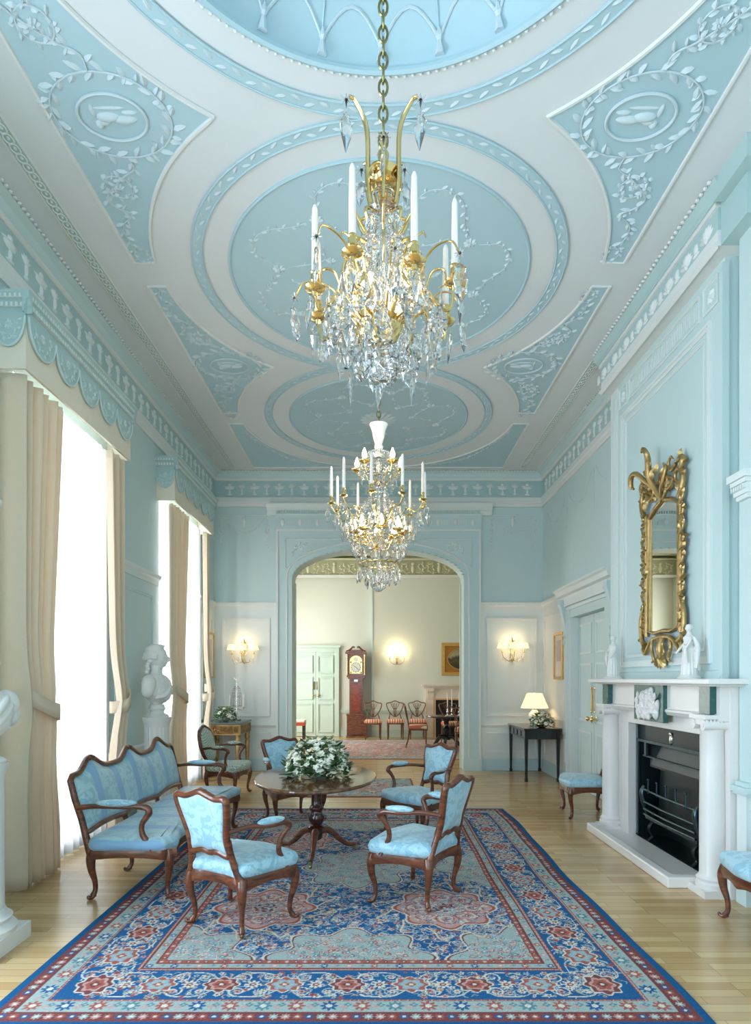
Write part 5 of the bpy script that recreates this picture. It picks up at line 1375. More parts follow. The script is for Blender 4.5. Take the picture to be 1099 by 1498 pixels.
# --- far chandelier
c2x, c2y = .02, 5.57
t = thing('chandelier', 'farther glass chandelier with a ring of candles, hanging in front of the arch', 'chandelier', (c2x, c2y, 2.4), group=None)
Z = lambda h: h-2.4
chain(0, 0, Z(3.94), Z(5.18), '', '', .055, .006, .018).build('hanging_chain', DBRASS, t, 60)
MB().lathe([(.02,Z(3.60)),(.05,Z(3.62)),(.03,Z(3.66)),(.04,Z(3.70)),(.03,Z(3.72)),(.05,Z(3.78)),(.06,Z(3.84)),(.085,Z(3.90)),(.075,Z(3.90)),(.03,Z(3.85))], (0,0,0), 24).build('glass_bell', mat('frosted_crystal', (.95,.97,.98,1), .15), t, 40)
MB().lathe([(.016,Z(2.55)),(.02,Z(2.75)),(.045,Z(2.85)),(.02,Z(2.95)),(.018,Z(3.2)),(.035,Z(3.3)),(.018,Z(3.4)),(.03,Z(3.6))], (0,0,0), 12).build('glass_stem', CRYSTAL, t, 40)
for (R, h, cnt, H, lit, off) in ((.43, 3.16, 10, .27, False, .17), (.21, 3.52, 5, 0, True, .3), (.22, 2.93, 8, 0, True, .1)):
    for k in range(cnt):
        a = 2*PI*k/cnt+off; c, s_ = math.cos(a), math.sin(a); q = MB()
        stube(q, [(c*.03, s_*.03, Z(h-.12)), (c*R*.35, s_*R*.35, Z(h-.16)), (c*R*.65, s_*R*.65, Z(h-.05)), (c*R*.85, s_*R*.85, Z(h-.09)), (c*R, s_*R, Z(h-.02))], [.008, .008, .007, .007, .006], 5, 6)
        o = q.build('candle_arm', BRASS, t, 60)
        if lit:
            bulb(o, c*R, s_*R, Z(h)+.01, 0, 1.3); MB().lathe([(.012,-.03),(.05,-.012),(.055,0),(.02,-.005)], (c*R, s_*R, Z(h)), 12).build('drip_pan', BRASS, o, 40)
        else: candle(o, c*R, s_*R, Z(h), H, r=.014)
        if R > .3:
            for j in range(8): 
                b = 2*PI*j/8; 
            put_drop(t, c*(R+.03), s_*(R+.03), Z(h)-.03, .13, .05, 1, a); put_drop(t, c*(R-.04), s_*(R-.04), Z(h)-.06, .11, .06, 0, a)
for ring, (R, h, cnt, L, wd, kd) in enumerate(((.16, 3.44, 9, .10, .055, 2), (.30, 3.06, 14, .13, .065, 0), (.24, 2.86, 14, .15, .07, 0), (.19, 2.60, 12, .12, .06, 0), (.34, 2.98, 12, .12, .055, 1), (.10, 2.53, 6, .10, .05, 0))):
    for k in range(cnt):
        a = 2*PI*(k+.4*ring)/cnt; put_drop(t, R*math.cos(a), R*math.sin(a), Z(h)+rnd.uniform(-.015, .015), L, wd, kd, a+PI/2)
q = MB()
for R, h in ((.18, 2.64), (.30, 2.90), (.24, 2.86)):
    q.tube([(R*math.cos(2*PI*j/40), R*math.sin(2*PI*j/40), Z(h)) for j in range(40)], .007, 6, closed=True)
q.build('brass_hoop', BRASS, t, 60)
MB().ell((0, 0, Z(2.435)), (.05, .05, .05), 14, 10).build('crystal_ball', CRYSTAL, t, 0)
q = MB()
for k in range(20):
    a = 2*PI*k/20; c, s_ = math.cos(a), math.sin(a)
    beads(q, [(c*.03, s_*.03, Z(3.66)), (c*.12, s_*.12, Z(3.62)), (c*.17, s_*.17, Z(3.50)), (c*.18, s_*.18, Z(3.42))], .010, .024)
    beads(q, [(c*.05, s_*.05, Z(3.40)), (c*.10, s_*.10, Z(3.22)), (c*.22, s_*.22, Z(3.06)), (c*.30, s_*.30, Z(2.95))], .010, .024)
    beads(q, [(c*.30, s_*.30, Z(2.90)), (c*.24, s_*.24, Z(2.78)), (c*.18, s_*.18, Z(2.64))], .010, .024)
    beads(q, [(c*.18, s_*.18, Z(2.64)), (c*.13, s_*.13, Z(2.54)), (c*.05, s_*.05, Z(2.47))], .009, .022)
    if k % 2: beads(q, [(c*.38, s_*.38, Z(3.10)), (math.cos(a+.16)*.38, math.sin(a+.16)*.38, Z(3.02)), (math.cos(a+.31)*.38, math.sin(a+.31)*.38, Z(3.10))], .009, .022)
o = q.build('bead_strings', CRYSTAL, t, 0); o['kind'] = 'stuff'
for a, R, h, p in ((.3, .21, 3.58, 6), (.3+PI, .21, 3.58, 6), (.1, .22, 2.99, 6), (.1+2*PI/3, .22, 2.99, 6), (.1+4*PI/3, .22, 2.99, 6), (0, .05, 2.62, 3)):
    point('chandelier_light', (c2x+R*math.cos(a), c2y+R*math.sin(a), h), p, (1.0, .82, .55), .018)

# ------------------------------------------------------------ wall sconces
def sconce(name, x, y, zc, label, shades=True, group=None):
    t = thing(name, label, 'wall light', (x, y, zc), group=group)
    q = MB()
    stube(q, [(0, -.01, .26), (.01, -.03, .14), (-.01, -.04, 0), (0, -.05, -.12), (0, -.02, -.17)], [.008, .014, .012, .016, .006], 5, 8)
    for s_ in (-1, 1):
        stube(q, [(0, -.03, .06), (s_*.05, -.04, .12), (s_*.03, -.03, .19), (s_*.06, -.02, .22)], [.006, .007, .006, .003], 5, 6)
        stube(q, [(0, -.03, -.02), (s_*.06, -.04, .02), (s_*.05, -.03, .08)], [.006, .006, .003], 5, 6)
    q.ell((0, -.02, -.12), (.03, .02, .045), 10, 8); q.build('backplate', GILT if not shades else BRASS, t, 60)
    for (dx, dy) in ((-.19, -.10), (0, -.20), (.19, -.10)) if shades else ((-.20, -.12), (0, -.16), (.20, -.12)):
        q = MB(); stube(q, [(0, -.04, -.13), (dx*.4, dy*.5-.02, -.15), (dx*.85, dy*.9, -.09), (dx, dy, -.01)], [.007, .007, .006, .006], 5, 6)
        q.lathe([(.008,-.01),(.03,.0),(.012,.006),(.012,.04)], (dx, dy, 0), 12)
        o = q.build('arm', BRASS, t, 60)
        if shades:
            MB().lathe([(.010,.04),(.010,.10)], (dx, dy, 0), 8).build('candle_tube', CANDLE, o, 40)
            n = 20; vs = []
            for r, z in ((.088, .07), (.062, .16), (.060, .16), (.086, .07)): vs += [(dx+r*math.cos(2*PI*k/n), dy+r*math.sin(2*PI*k/n), z) for k in range(n)]
            MB().add(vs, [(i*n+k, i*n+(k+1) % n, (i+1)*n+(k+1) % n, (i+1)*n+k) for i in range(3) for k in range(n)]).build('lamp_shade', SHADE, o, 60)
        else:
            MB().lathe([(.012,.03),(.012,.10),(.010,.11)], (dx, dy, 0), 8).build('candle_tube', CANDLE, o, 40)
            MB().lathe([(.004,.11),(.022,.135),(.018,.17),(.003,.20)], (dx, dy, 0), 10).build('bulb', BULB, o, 60)
    if shades:
        for k in range(6):
            a = PI+PI*k/5; put_drop(t, .17*math.cos(a), -.08+.10*math.sin(a), -.06-.03*(k % 2), .08, .03, 1, 0)
    return t
GS = 'shaded crystal wall lights beside the arch'
sconce('wall_sconce', -2.31, YF-.02, 2.03, 'three-shaded brass wall light on the panel left of the arch', group=None)
sconce('wall_sconce', 2.36, YF-.02, 2.06, 'three-shaded brass wall light on the panel right of the arch', group=None)
sconce('wall_sconce', .56, DY1-.15, 2.15, 'gilt wall light with bare lit bulbs in the dining room, above the chairs', False)
for x, p in ((-2.31, 2.2), (2.36, 3)):
    point('sconce_light', (x, YF-.20, 2.24), p, (1.0, .72, .40), .05); point('sconce_light', (x, YF-.17, 2.10), p*.3, (1.0, .72, .40), .05)
point('sconce_light', (.56, DY1-.40, 2.42), 7, (1.0, .76, .46), .05)

# ------------------------------------------------------------ mirror over the fireplace (local: u along y, v up, d out)
mx, my, mz = XB-.035, 5.56, 2.65
t = thing('gilt_mirror', 'tall rococo giltwood mirror hanging over the fireplace', 'mirror', (XB, my, mz), scale=(1, 1.1, 1))
f = lambda u, v, d=0.02: (-d, u, v)
hw, gb, gt = .27, 2.02-mz, 3.17-mz
gl = [(-hw, gb+.03), (-hw*.5, gb), (0, gb+.015), (hw*.5, gb), (hw, gb+.03), (hw, gt-.06), (hw*.55, gt+.01), (0, gt+.05), (-hw*.55, gt+.01), (-hw, gt-.06)]
MB().prism(gl, lambda u, v: f(u, v, .015), lambda u, v: f(u, v, .022)).build('mirror_plate', MIRROR, t, 0)
q = MB()
q.tube([f(u, v, .03) for u, v in gl], .020, 8, closed=True)
for s_ in (-1, 1):
    S = lambda pts, r, d=.035: stube(q, [f(s_*u, v, (d if len(p_) < 3 else p_[2])) for p_ in pts for u, v in [p_[:2]]], r, 5, 8)
    S([(.30, gb-.02), (.30, gb+.3), (.305, gb+.7), (.30, gt-.15), (.31, gt)], [.022, .018, .017, .018, .022])
    # twining foliage up the sides
    for k in range(9):
        v = gb+.02+k*.13; S([(.29, v), (.345, v+.04), (.36, v+.09), (.335, v+.12), (.32, v+.10)], [.012, .014, .012, .009, .004], .045)
        q2 = lambda u, v_, h: f(s_*u, v_, .045+h); leaf(q, q2, .33, v+.05, 0.9, .09, .04, .02); leaf(q, q2, .32, v+.02, -.5, .06, .03, .02)
    # big C-scrolls, top and bottom
    S([(.30, gt-.02), (.35, gt+.05), (.36, gt+.15), (.31, gt+.22), (.25, gt+.20), (.245, gt+.14), (.28, gt+.13)], [.024, .026, .026, .022, .018, .012, .006], .05)
    S([(.33, gt+.20), (.36, gt+.26), (.34, gt+.30), (.28, gt+.29)], [.02, .03, .028, .015], .05)
    S([(.24, gt+.16), (.18, gt+.10), (.12, gt+.12), (.09, gt+.22), (.13, gt+.30)], [.018, .02, .018, .016, .01], .06)
    S([(.28, gt+.27), (.20, gt+.24), (.15, gt+.30), (.19, gt+.36), (.23, gt+.33)], [.016, .016, .014, .012, .006], .06)
    S([(.31, gb+.28), (.37, gb+.18), (.38, gb+.06), (.35, gb-.06), (.30, gb-.10)], [.012, .02, .022, .024, .03], .05)
    S([(.30, gb-.09), (.34, gb-.14), (.30, gb-.18), (.26, gb-.14), (.20, gb-.08), (.12, gb-.05), (.0, gb-.04)], [.022, .024, .02, .02, .02, .02, .024], .045)
    S([(.14, gb-.04), (.17, gb-.14), (.13, gb-.24), (.17, gb-.27)], [.014, .018, .016, .008], .05)
    S([(.08, gb-.03), (.03, gb-.10), (.06, gb-.18), (.02, gb-.24)], [.012, .016, .014, .01], .05)
    q2 = lambda u, v_, h: f(s_*u, v_, .05+h)
    for (u, v, a, L) in ((.30, gt+.02, 1.8, .12), (.34, gt+.12, .6, .09), (.33, gb-.02, -.4, .10), (.30, gb+.06, .3, .10), (.32, gt+.3, 1.2, .08), (.05, gb-.22, -1.2, .10), (.02, gb-.12, -1.9, .12)): leaf(q, q2, u, v, a, L, L*.5, .03)
for k in range(5): leaf(q, lambda u, v_, h: f(u, v_, .05+h), 0, gb-.20, -PI/2+(k-2)*.4, .14, .06, .03)
stube(q, [f(0, gb-.04, .04), f(0, gb-.16, .06), f(0, gb-.30, .05)], [.03, .035, .012], 5, 8)
# crest: leaning-out leaf plume
stube(q, [f(.0, gt+.04, .04), f(.06, gt+.16, .07), f(.10, gt+.30, .11), (-.13, .07, gt+.40), (-.16, .04, gt+.48), (-.175, .08, gt+.54), (-.17, .12, gt+.52)], [.022, .026, .03, .028, .024, .018, .008], 5, 8)
stube(q, [f(.04, gt+.14, .06), (-.12, .14, gt+.26), (-.17, .22, gt+.36), (-.18, .30, gt+.36), (-.17, .33, gt+.28), (-.16, .29, gt+.24)], [.018, .022, .024, .026, .022, .010], 5, 8)
stube(q, [f(.0, gt+.08, .05), f(-.08, gt+.16, .08), f(-.14, gt+.28, .08), f(-.10, gt+.34, .08)], [.018, .022, .018, .008], 5, 8)
stube(q, [f(-.02, gt+.05, .04), f(-.10, gt+.08, .06), f(-.13, gt+.2, .06), f(-.06, gt+.28, .07), f(.02, gt+.22, .07)], [.016, .017, .016, .014, .008], 5, 8)
for (d, u, v, a, L) in ((.10, .06, gt+.24, 1.9, .12), (.11, .10, gt+.28, 1.0, .12), (.12, .06, gt+.36, 1.6, .10), (.10, .0, gt+.26, 2.1, .12), (.13, .04, gt+.42, .9, .08), (.10, .12, gt+.22, .4, .14), (.08, -.05, gt+.2, 2.3, .14)):
    leaf(q, lambda uu, vv, h: f(uu, vv, d+h), u, v, a, L, L*.42, .04)
Rm_ = random.Random(8)
for s_ in (-1, 1):
    for k in range(26):
        v = gb-.12+(gt-gb+.42)*k/26; leaf(q, lambda uu, vv, h: f(s_*uu, vv, .04+h), .30+Rm_.uniform(-.01, .06), v, Rm_.uniform(-.4, 2.2), Rm_.uniform(.05, .09), .035, .025)
for k in range(26): leaf(q, lambda uu, vv, h: f(uu, vv, .05+h), Rm_.uniform(-.24, .24), gt+Rm_.uniform(.05, .2), Rm_.uniform(0, 3.1), Rm_.uniform(.05, .09), .035, .03)
q.build('carved_frame', GILT, t, 50)

# ------------------------------------------------------------ marble chimneypiece
t = thing('fireplace_surround', 'white marble fireplace surround with columns and green marble blocks', 'fireplace', (XB, 5.57, 0))
X = lambda a: a-XB; Y = lambda a: a-5.57
for yc in (4.58, 6.56):
    q = MB().lathe([(.115,.055),(.118,.09),(.105,.105),(.112,.125),(.095,.14),(.088,.16),(.088,.6),(.084,1.0),(.078,1.20),(.086,1.215),(.086,1.235)], (X(2.50), Y(yc), 0), 28).box(X(2.38), X(2.62), Y(yc-.12), Y(yc+.12), 0, .055)
    co = q.build('column', MARBLE, t, 40)
    q = MB().box(X(2.385), X(2.62), Y(yc-.115), Y(yc+.115), 1.305, 1.335)
    for s_ in (-1, 1):
        q.tube([(X(2.39), Y(yc+s_*.075), 1.262), (X(2.61), Y(yc+s_*.075), 1.262)], .038, 14); q.tube([(X(2.385), Y(yc+s_*.075), 1.262), (X(2.61), Y(yc+s_*.075), 1.262)], .018, 10)
    for k in range(8): q.tube([(X(2.41)+k*.026, Y(yc-.10), 1.262), (X(2.41)+k*.026, Y(yc-.10), 1.30)], .009, 6)
    q.box(X(2.40), X(2.61), Y(yc-.09), Y(yc+.09), 1.262, 1.31); q.build('capital', MARBLE, co, 40)
    MB().box(X(2.44), X(2.62), Y(yc-.075), Y(yc+.075), 1.335, 1.545).build('green_marble_block', GREENM, t, 0)
    s_ = 1 if yc > 5.5 else -1
    MB().box(X(2.56), X(2.63), Y(yc-.13), Y(yc+.16), 0, 1.545).build('pilaster', MARBLE, t, 0)
# frame of the opening, frieze, shelf
q = MB()
q.box(X(2.555), X(2.64), Y(4.70), Y(4.87), 0, 1.16).box(X(2.555), X(2.64), Y(6.25), Y(6.42), 0, 1.16).box(X(2.555), X(2.64), Y(4.70), Y(6.42), 1.16, 1.30)
q.build('opening_frame', MARBLE, t, 0, bevel=.006)
q = MB(); q.run([(.0,1.29),(.13,1.29),(.15,1.32),(.15,1.335),(.13,1.345),(.13,1.545),(0,1.545)], (0, Y(4.46)), (0, Y(6.68)), (-1, 0)); q.build('frieze', MARBLE, t, 20)
MB().box(X(2.455), X(2.50), Y(5.27), Y(5.86), 1.22, 1.545).build('green_marble_tablet', GREENM, t, 0)
q = MB(); Rf = random.Random(3)
for (u, v, a, b) in ((5.56, 1.48, .035, .035), (5.48, 1.50, .03, .03), (5.66, 1.46, .03, .035), (5.56, 1.38, .07, .09), (5.46, 1.38, .05, .10), (5.67, 1.36, .05, .10), (5.40, 1.30, .05, .06), (5.74, 1.30, .05, .06), (5.56, 1.28, .09, .05), (5.52, 1.42, .03, .08), (5.62, 1.43, .03, .07), (5.78, 1.40, .025, .04), (5.36, 1.37, .02, .05)):
    q.ell((X(2.452), Y(u), v), (.028, a, b), 10, 8)
for k in range(60): q.ell((X(2.430), Y(Rf.uniform(5.37, 5.77)), Rf.uniform(1.25, 1.46)), (.018, Rf.uniform(.005, .014), Rf.uniform(.010, .035)), 6, 5)
remesh(q, 'figure_relief', MARBLE, t, .005, 0)
MB().box(X(2.33), X(2.63), Y(4.33), Y(6.78), 1.56, 1.60).box(X(2.37), X(2.63), Y(4.38), Y(6.73), 1.545, 1.56).build('mantel_shelf', MARBLE, t, 0, bevel=.008)
# hearth with curb
q = MB().box(X(2.24), X(2.62), Y(4.71), Y(6.48), 0, .03); q.build('hearth_slab', MARBLE, t, 0)
q = MB()
for a in ((2.22, 2.30, 4.69, 6.50), (2.22, 2.50, 4.69, 4.77), (2.22, 2.38, 6.42, 6.50)): q.box(X(a[0]), X(a[1]), Y(a[2]), Y(a[3]), 0, .085)
q.build('hearth_curb', MARBLE, t, 0, bevel=.012)
# iron insert and register grate
t = thing('fire_grate', 'black cast-iron fireplace grate with polished steel bars', 'grate', (XB+.20, 5.57, .03))
Zg = lambda z: z-.03
q = MB(); q.box(X(2.46), X(2.70), Y(4.88), Y(4.95), 0, Zg(1.15)).box(X(2.46), X(2.70), Y(6.19), Y(6.26), 0, Zg(1.15)).box(X(2.46), X(2.62), Y(4.95), Y(6.19), Zg(.98), Zg(1.15))
q.box(X(2.702), X(2.715), Y(4.88), Y(6.26), 0, Zg(1.15))
q.build('cheek_plates', IRON, t, 0)
MB().box(X(2.44), X(2.71), Y(4.88), Y(6.26), -.028, .004).build('hearth_plate', IRON, t, 0)
q = MB(); q.box(X(2.44), X(2.46), Y(4.90), Y(6.24), Zg(.975), Zg(1.0)).box(X(2.44), X(2.455), Y(6.20), Y(6.225), Zg(.03), Zg(.97)).box(X(2.46), X(2.48), Y(4.96), Y(6.15), Zg(.83), Zg(.845)); q.box(X(2.45), X(2.47), Y(6.05), Y(6.09), Zg(.84), Zg(.97)); q.build('hood_trim', STEEL, t, 0)
q = MB().rings([[(X(2.54), Y(4.95), Zg(.95)), (X(2.54), Y(6.15), Zg(.95)), (X(2.54), Y(6.15), Zg(.86)), (X(2.54), Y(4.95), Zg(.86))], [(X(2.49), Y(5.05), Zg(.76)), (X(2.49), Y(6.05), Zg(.76)), (X(2.49), Y(6.05), Zg(.74)), (X(2.49), Y(5.05), Zg(.74))]]); q.build('hood', IRON, t, 0)
q = MB()
for z in (.52, .40, .33, .28): q.tube([(X(2.42), Y(5.05), Zg(z)), (X(2.40), Y(5.57), Zg(z)), (X(2.42), Y(6.02), Zg(z))], .011, 8)
q.build('front_bars', STEEL, t, 60)
for k in range(5):
    y = 5.18+k*.18; q = MB(); q.tube([(X(2.405), Y(y), Zg(.50)), (X(2.405), Y(y), Zg(.62))], .008, 6); q.ell((X(2.405), Y(y), Zg(.63)), (.013, .013, .013), 8, 6); q.build('finial', STEEL, t, 60)
for y in (5.03, 6.04):
    q = MB(); stube(q, [(X(2.43), Y(y), Zg(.55)), (X(2.41), Y(y), Zg(.48)), (X(2.43), Y(y), Zg(.38)), (X(2.46), Y(y), Zg(.28))], [.018, .028, .028, .014], 5, 10); q.build('scroll_end', STEEL, t, 60)
q = MB(); q.box(X(2.43), X(2.60), Y(5.05), Y(6.02), Zg(.24), Zg(.27)); q.rings([[(X(2.60), Y(5.0), Zg(.2)), (X(2.60), Y(6.1), Zg(.2)), (X(2.59), Y(6.1), Zg(.2)), (X(2.59), Y(5.0), Zg(.2))], [(X(2.58), Y(5.1), Zg(.72)), (X(2.58), Y(6.0), Zg(.72)), (X(2.57), Y(6.0), Zg(.72)), (X(2.57), Y(5.1), Zg(.72))]]); q.build('fire_back', IRON, t, 0)
for y in (5.12, 5.95):
    q = MB(); stube(q, [(X(2.50), Y(y), Zg(.24)), (X(2.44), Y(y), Zg(.16)), (X(2.47), Y(y), Zg(.08)), (X(2.43), Y(y), Zg(.03))], [.016, .02, .014, .02], 5, 8); q.build('foot', IRON, t, 60)
MB().ell((X(2.458), Y(5.55), Zg(1.05)), (.014, .035, .05), 10, 8).ell((X(2.45), Y(5.55), Zg(1.10)), (.012, .018, .02), 8, 6).build('silver_mount', SILVER, t, 60)

# ------------------------------------------------------------ statuettes on the mantel
def statuette(label, loc, H, mirror=1, rz=0):
    t = thing('statuette', label, 'statuette', loc, rz, 'marble statuettes on the mantel shelf'); t['group'] = ''; del t['group']
    k = H/.44; q = MB(); s = lambda a: a*k
    q.lathe([(s(.085),0),(s(.088),s(.012)),(s(.075),s(.022)),(s(.07),s(.03))], (0,0,0), 24); b = q.build('plinth', PLASTER, t, 40)
    q = MB()
    q.lathe([(s(.058),s(.028)),(s(.060),s(.06)),(s(.050),s(.13)),(s(.048),s(.20)),(s(.052),s(.235)),(s(.038),s(.265)),(s(.042),s(.30)),(s(.046),s(.325)),(s(.022),s(.35)),(s(.015),s(.37))], (0,0,0), 20, 1.0, .85)
    for i in range(14):
        a = 2*PI*i/14; stube(q, [(s(.056)*math.cos(a), s(.048)*math.sin(a), s(.03)), (s(.05)*math.cos(a), s(.042)*math.sin(a), s(.13)), (s(.044)*math.cos(a), s(.036)*math.sin(a), s(.22))], [s(.009), s(.008), s(.004)], 3, 6)
    q.ell((s(.003), 0, s(.400)), (s(.026), s(.024), s(.031)), 12, 10); q.ell((s(-.018), 0, s(.408)), (s(.02), s(.018), s(.02)), 10, 8); q.ell((s(.0), 0, s(.418)), (s(.027), s(.025), s(.016)), 10, 8); q.ell((s(.028), 0, s(.396)), (s(.006),)*3, 6, 5)
    q.ell((0, 0, s(.385-.02)), (s(.014), s(.014), s(.03)), 10, 8)
    m = mirror
    stube(q, [(0, m*s(.042), s(.325)), (s(.02), m*s(.062), s(.28)), (s(.045), m*s(.05), s(.245)), (s(.055), m*s(.03), s(.27))], [s(.014), s(.013), s(.010), s(.009)], 4, 8)
    stube(q, [(0, -m*s(.042), s(.325)), (s(.015), -m*s(.062), s(.28)), (s(.05), -m*s(.075), s(.235)), (s(.075), -m*s(.08), s(.20))], [s(.014), s(.013), s(.010), s(.009)], 4, 8)
    stube(q, [(s(-.02), m*s(.035), s(.33)), (s(-.045), m*s(.05), s(.26)), (s(-.04), m*s(.06), s(.16)), (s(-.035), m*s(.058), s(.08))], [s(.016), s(.02), s(.02), s(.01)], 4, 8)
    stube(q, [(s(.04), m*s(.045), s(.26)), (s(.045), m*s(.055), s(.20)), (s(.03), m*s(.06), s(.12))], [s(.012), s(.015), s(.006)], 4, 8)
    remesh(q, 'figure', PLASTER, t, .0042*k, 2); return t
statuette('white statuette of a draped woman on the near end of the mantel', (2.47, 4.86, 1.60), .44, 1, PI*.95)
statuette('white draped statuette on the far end of the mantel beside the door', (2.47, 6.42, 1.60), .46, -1, PI*1.05)

# ------------------------------------------------------------ portrait busts on pedestals (local: face towards +x)
def bust(name, label, loc, rz, k=1.0, armor=False):
    t = thing(name, label, 'bust', loc, rz); q = MB()
    q.lathe([(.13,0),(.135,.015),(.12,.03),(.085,.045),(.075,.07),(.085,.085),(.10,.10),(.085,.115),(.08,.15)], (0,0,0), 28); q.build('socle', PLASTER, t, 40)
    q = MB(); Ry = lambda a: Matrix.Rotation(a, 3, 'Y')
    q.ell((0, 0, .30), (.115, .20, .16), 20, 14); q.ell((.035, 0, .27), (.105, .165, .13), 18, 12)
    q.ell((.0, 0, .18), (.07, .09, .07), 14, 10)
    for s_ in (-1, 1):
        q.ell((-.01, s_*.175, .34), (.075, .075, .095), 14, 10, ); q.ell((-.012, s_*.20, .28), (.062, .055, .075), 14, 10)
        q.ell((.075, s_*.06, .285), (.045, .055, .05), 10, 8) if not armor else None
    stube(q, [(-.015, 0, .38), (-.005, 0, .46), (.0, 0, .53)], [.085, .058, .054], 4, 14)
    hd = MB(); R = []
    for z, xf, xb, w_ in ((.50, .050, -.055, .052), (.522, .078, -.055, .044), (.536, .096, -.058, .048), (.550, .090, -.062, .055), (.562, .099, -.066, .058), (.572, .095, -.070, .061), (.584, .094, -.076, .065), (.600, .090, -.084, .068), (.616, .083, -.090, .070), (.632, .096, -.094, .073), (.655, .095, -.098, .076), (.685, .082, -.094, .072), (.710, .056, -.076, .058), (.726, .015, -.035, .028)):
        cx = (xf+xb)/2; rx = (xf-xb)/2; ring = []
        for i in range(28):
            t_ = 2*PI*i/28; c, s_ = math.cos(t_), math.sin(t_); ring.append((cx+rx*abs(c)**.85*(1 if c > 0 else -1), w_*abs(s_)**.85*(1 if s_ > 0 else -1), z))
        R.append(ring)
    hd.rings(R)
    stube(hd, [(.090, 0, .636), (.104, 0, .612), (.122, 0, .590), (.104, 0, .580)], [.012, .014, .018, .014], 4, 8)
    for s_ in (-1, 1):
        hd.ell((.106, s_*.012, .584), (.012, .010, .008), 8, 6); hd.ell((.083, s_*.030, .617), (.012, .015, .008), 8, 6); hd.ell((.086, s_*.030, .634), (.014, .024, .007), 8, 6); hd.ell((.06, s_*.045, .585), (.022, .018, .022), 8, 6)
    hd.ell((.098, 0, .566), (.010, .022, .0055), 8, 6); hd.ell((.095, 0, .556), (.010, .018, .006), 8, 6)
    # swept-back waved hair with a band, side curls, a knot and ringlets
    hd.ell((-.020, 0, .672), (.096, .080, .082), 18, 12)
    for kk in range(7):
        for s_ in (-1, 1):
            z0 = .725-.018*kk; stube(hd, [(.068-.012*kk, s_*(.020+.008*kk), z0+.006), (.02, s_*(.060+.003*kk), z0+.012-.004*kk), (-.05, s_*(.072), z0-.01), (-.105, s_*.035, z0-.03)], [.010, .014, .014, .010], 4, 6)
    hd.ell((-.105, 0, .635), (.04, .045, .04), 10, 8); hd.ell((-.125, 0, .61), (.028, .032, .03), 10, 8)
    for s_ in (-1, 1):
        for j, (x, z) in enumerate(((-.06, .575), (-.075, .548), (-.085, .520), (-.078, .492), (-.09, .465))): hd.ell((x, s_*(.052-.004*j), z), (.024, .022, .019), 8, 6)
        hd.ell((.012, s_*.072, .605), (.016, .010, .026), 8, 6)
    Mh = Matrix.Rotation(.12, 4, 'Z'); q.v += []; q.add([tuple(Mh @ Vector((p[0], p[1], p[2]))) for p in hd.v], hd.f)
    # drapery
    stube(q, [(-.07, .17, .40), (.06, .12, .38), (.13, 0, .30), (.12, -.10, .22), (.05, -.17, .20)], [.02, .022, .024, .02, .012], 5, 8)
    stube(q, [(-.07, .19, .37), (.06, .15, .34), (.125, .03, .25), (.11, -.06, .18)], [.016, .018, .02, .012], 5, 8)
    stube(q, [(-.03, -.14, .42), (.06, -.10, .37), (.115, -.02, .30)], [.014, .015, .012], 5, 8)
    for i in range(9): q.ell((.118-.018*abs(i-4)*.5, -.12+.03*i, .19+.004*abs(i-4)), (.014, .012, .010), 8, 6)
    for v in range(len(q.v)): q.v[v] = tuple(c*k for c in q.v[v])
    remesh(q, 'portrait_figure', PLASTER, t, .0048, 2, .5)
    return t
def pedestal(label, loc, H, r0=.15, base=.26, fl=True):
    t = thing('pedestal', label, 'pedestal', loc); 
    q = MB().box(-base, base, -base, base, 0, .10); q.build('plinth', PLASTER, t, 0, bevel=.004)
    q = MB().lathe([(r0*1.42,.10),(r0*1.45,.13),(r0*1.30,.155),(r0*1.18,.165),(r0*1.28,.19),(r0*1.1,.21),(r0*1.02,.24)], (0,0,0), 32); q.build('base_moulding', PLASTER, t, 40)
    n = 80; R = []
    for z in (.23, H*.5, H-.10): R.append([((r0*(1-.04*z/H)*(1-.05*(abs(math.sin(10*a))**.5 if fl else 0)))*math.cos(a), (r0*(1-.04*z/H)*(1-.05*(abs(math.sin(10*a))**.5 if fl else 0)))*math.sin(a), z) for a in [2*PI*i/n for i in range(n)]])
    MB().rings(R).build('fluted_shaft', PLASTER, t, 30)
    MB().lathe([(r0*.98,H-.11),(r0*1.0,H-.08),(r0*1.06,H-.05),(r0*1.12,H-.03),(r0*1.12,H)], (0,0,0), 32).build('cap', PLASTER, t, 40)
    return t
pedestal('white fluted pedestal under the bust between the two windows', (-2.57, 7.2, 0), 1.15, .145, .17)
bust('bust', 'white bust in profile with curled hair, between the two windows', (-2.57, 7.2, 1.15), -.05, 1.14)
pedestal('white pedestal on a square plinth at the lower left corner', (-2.36, 3.62, 0), 1.10, .15, .21, False)
bust('bust', 'bust cut by the left edge, in front of the near curtain', (-2.32, 3.60, 1.10), -.35, 1.0, armor=True)

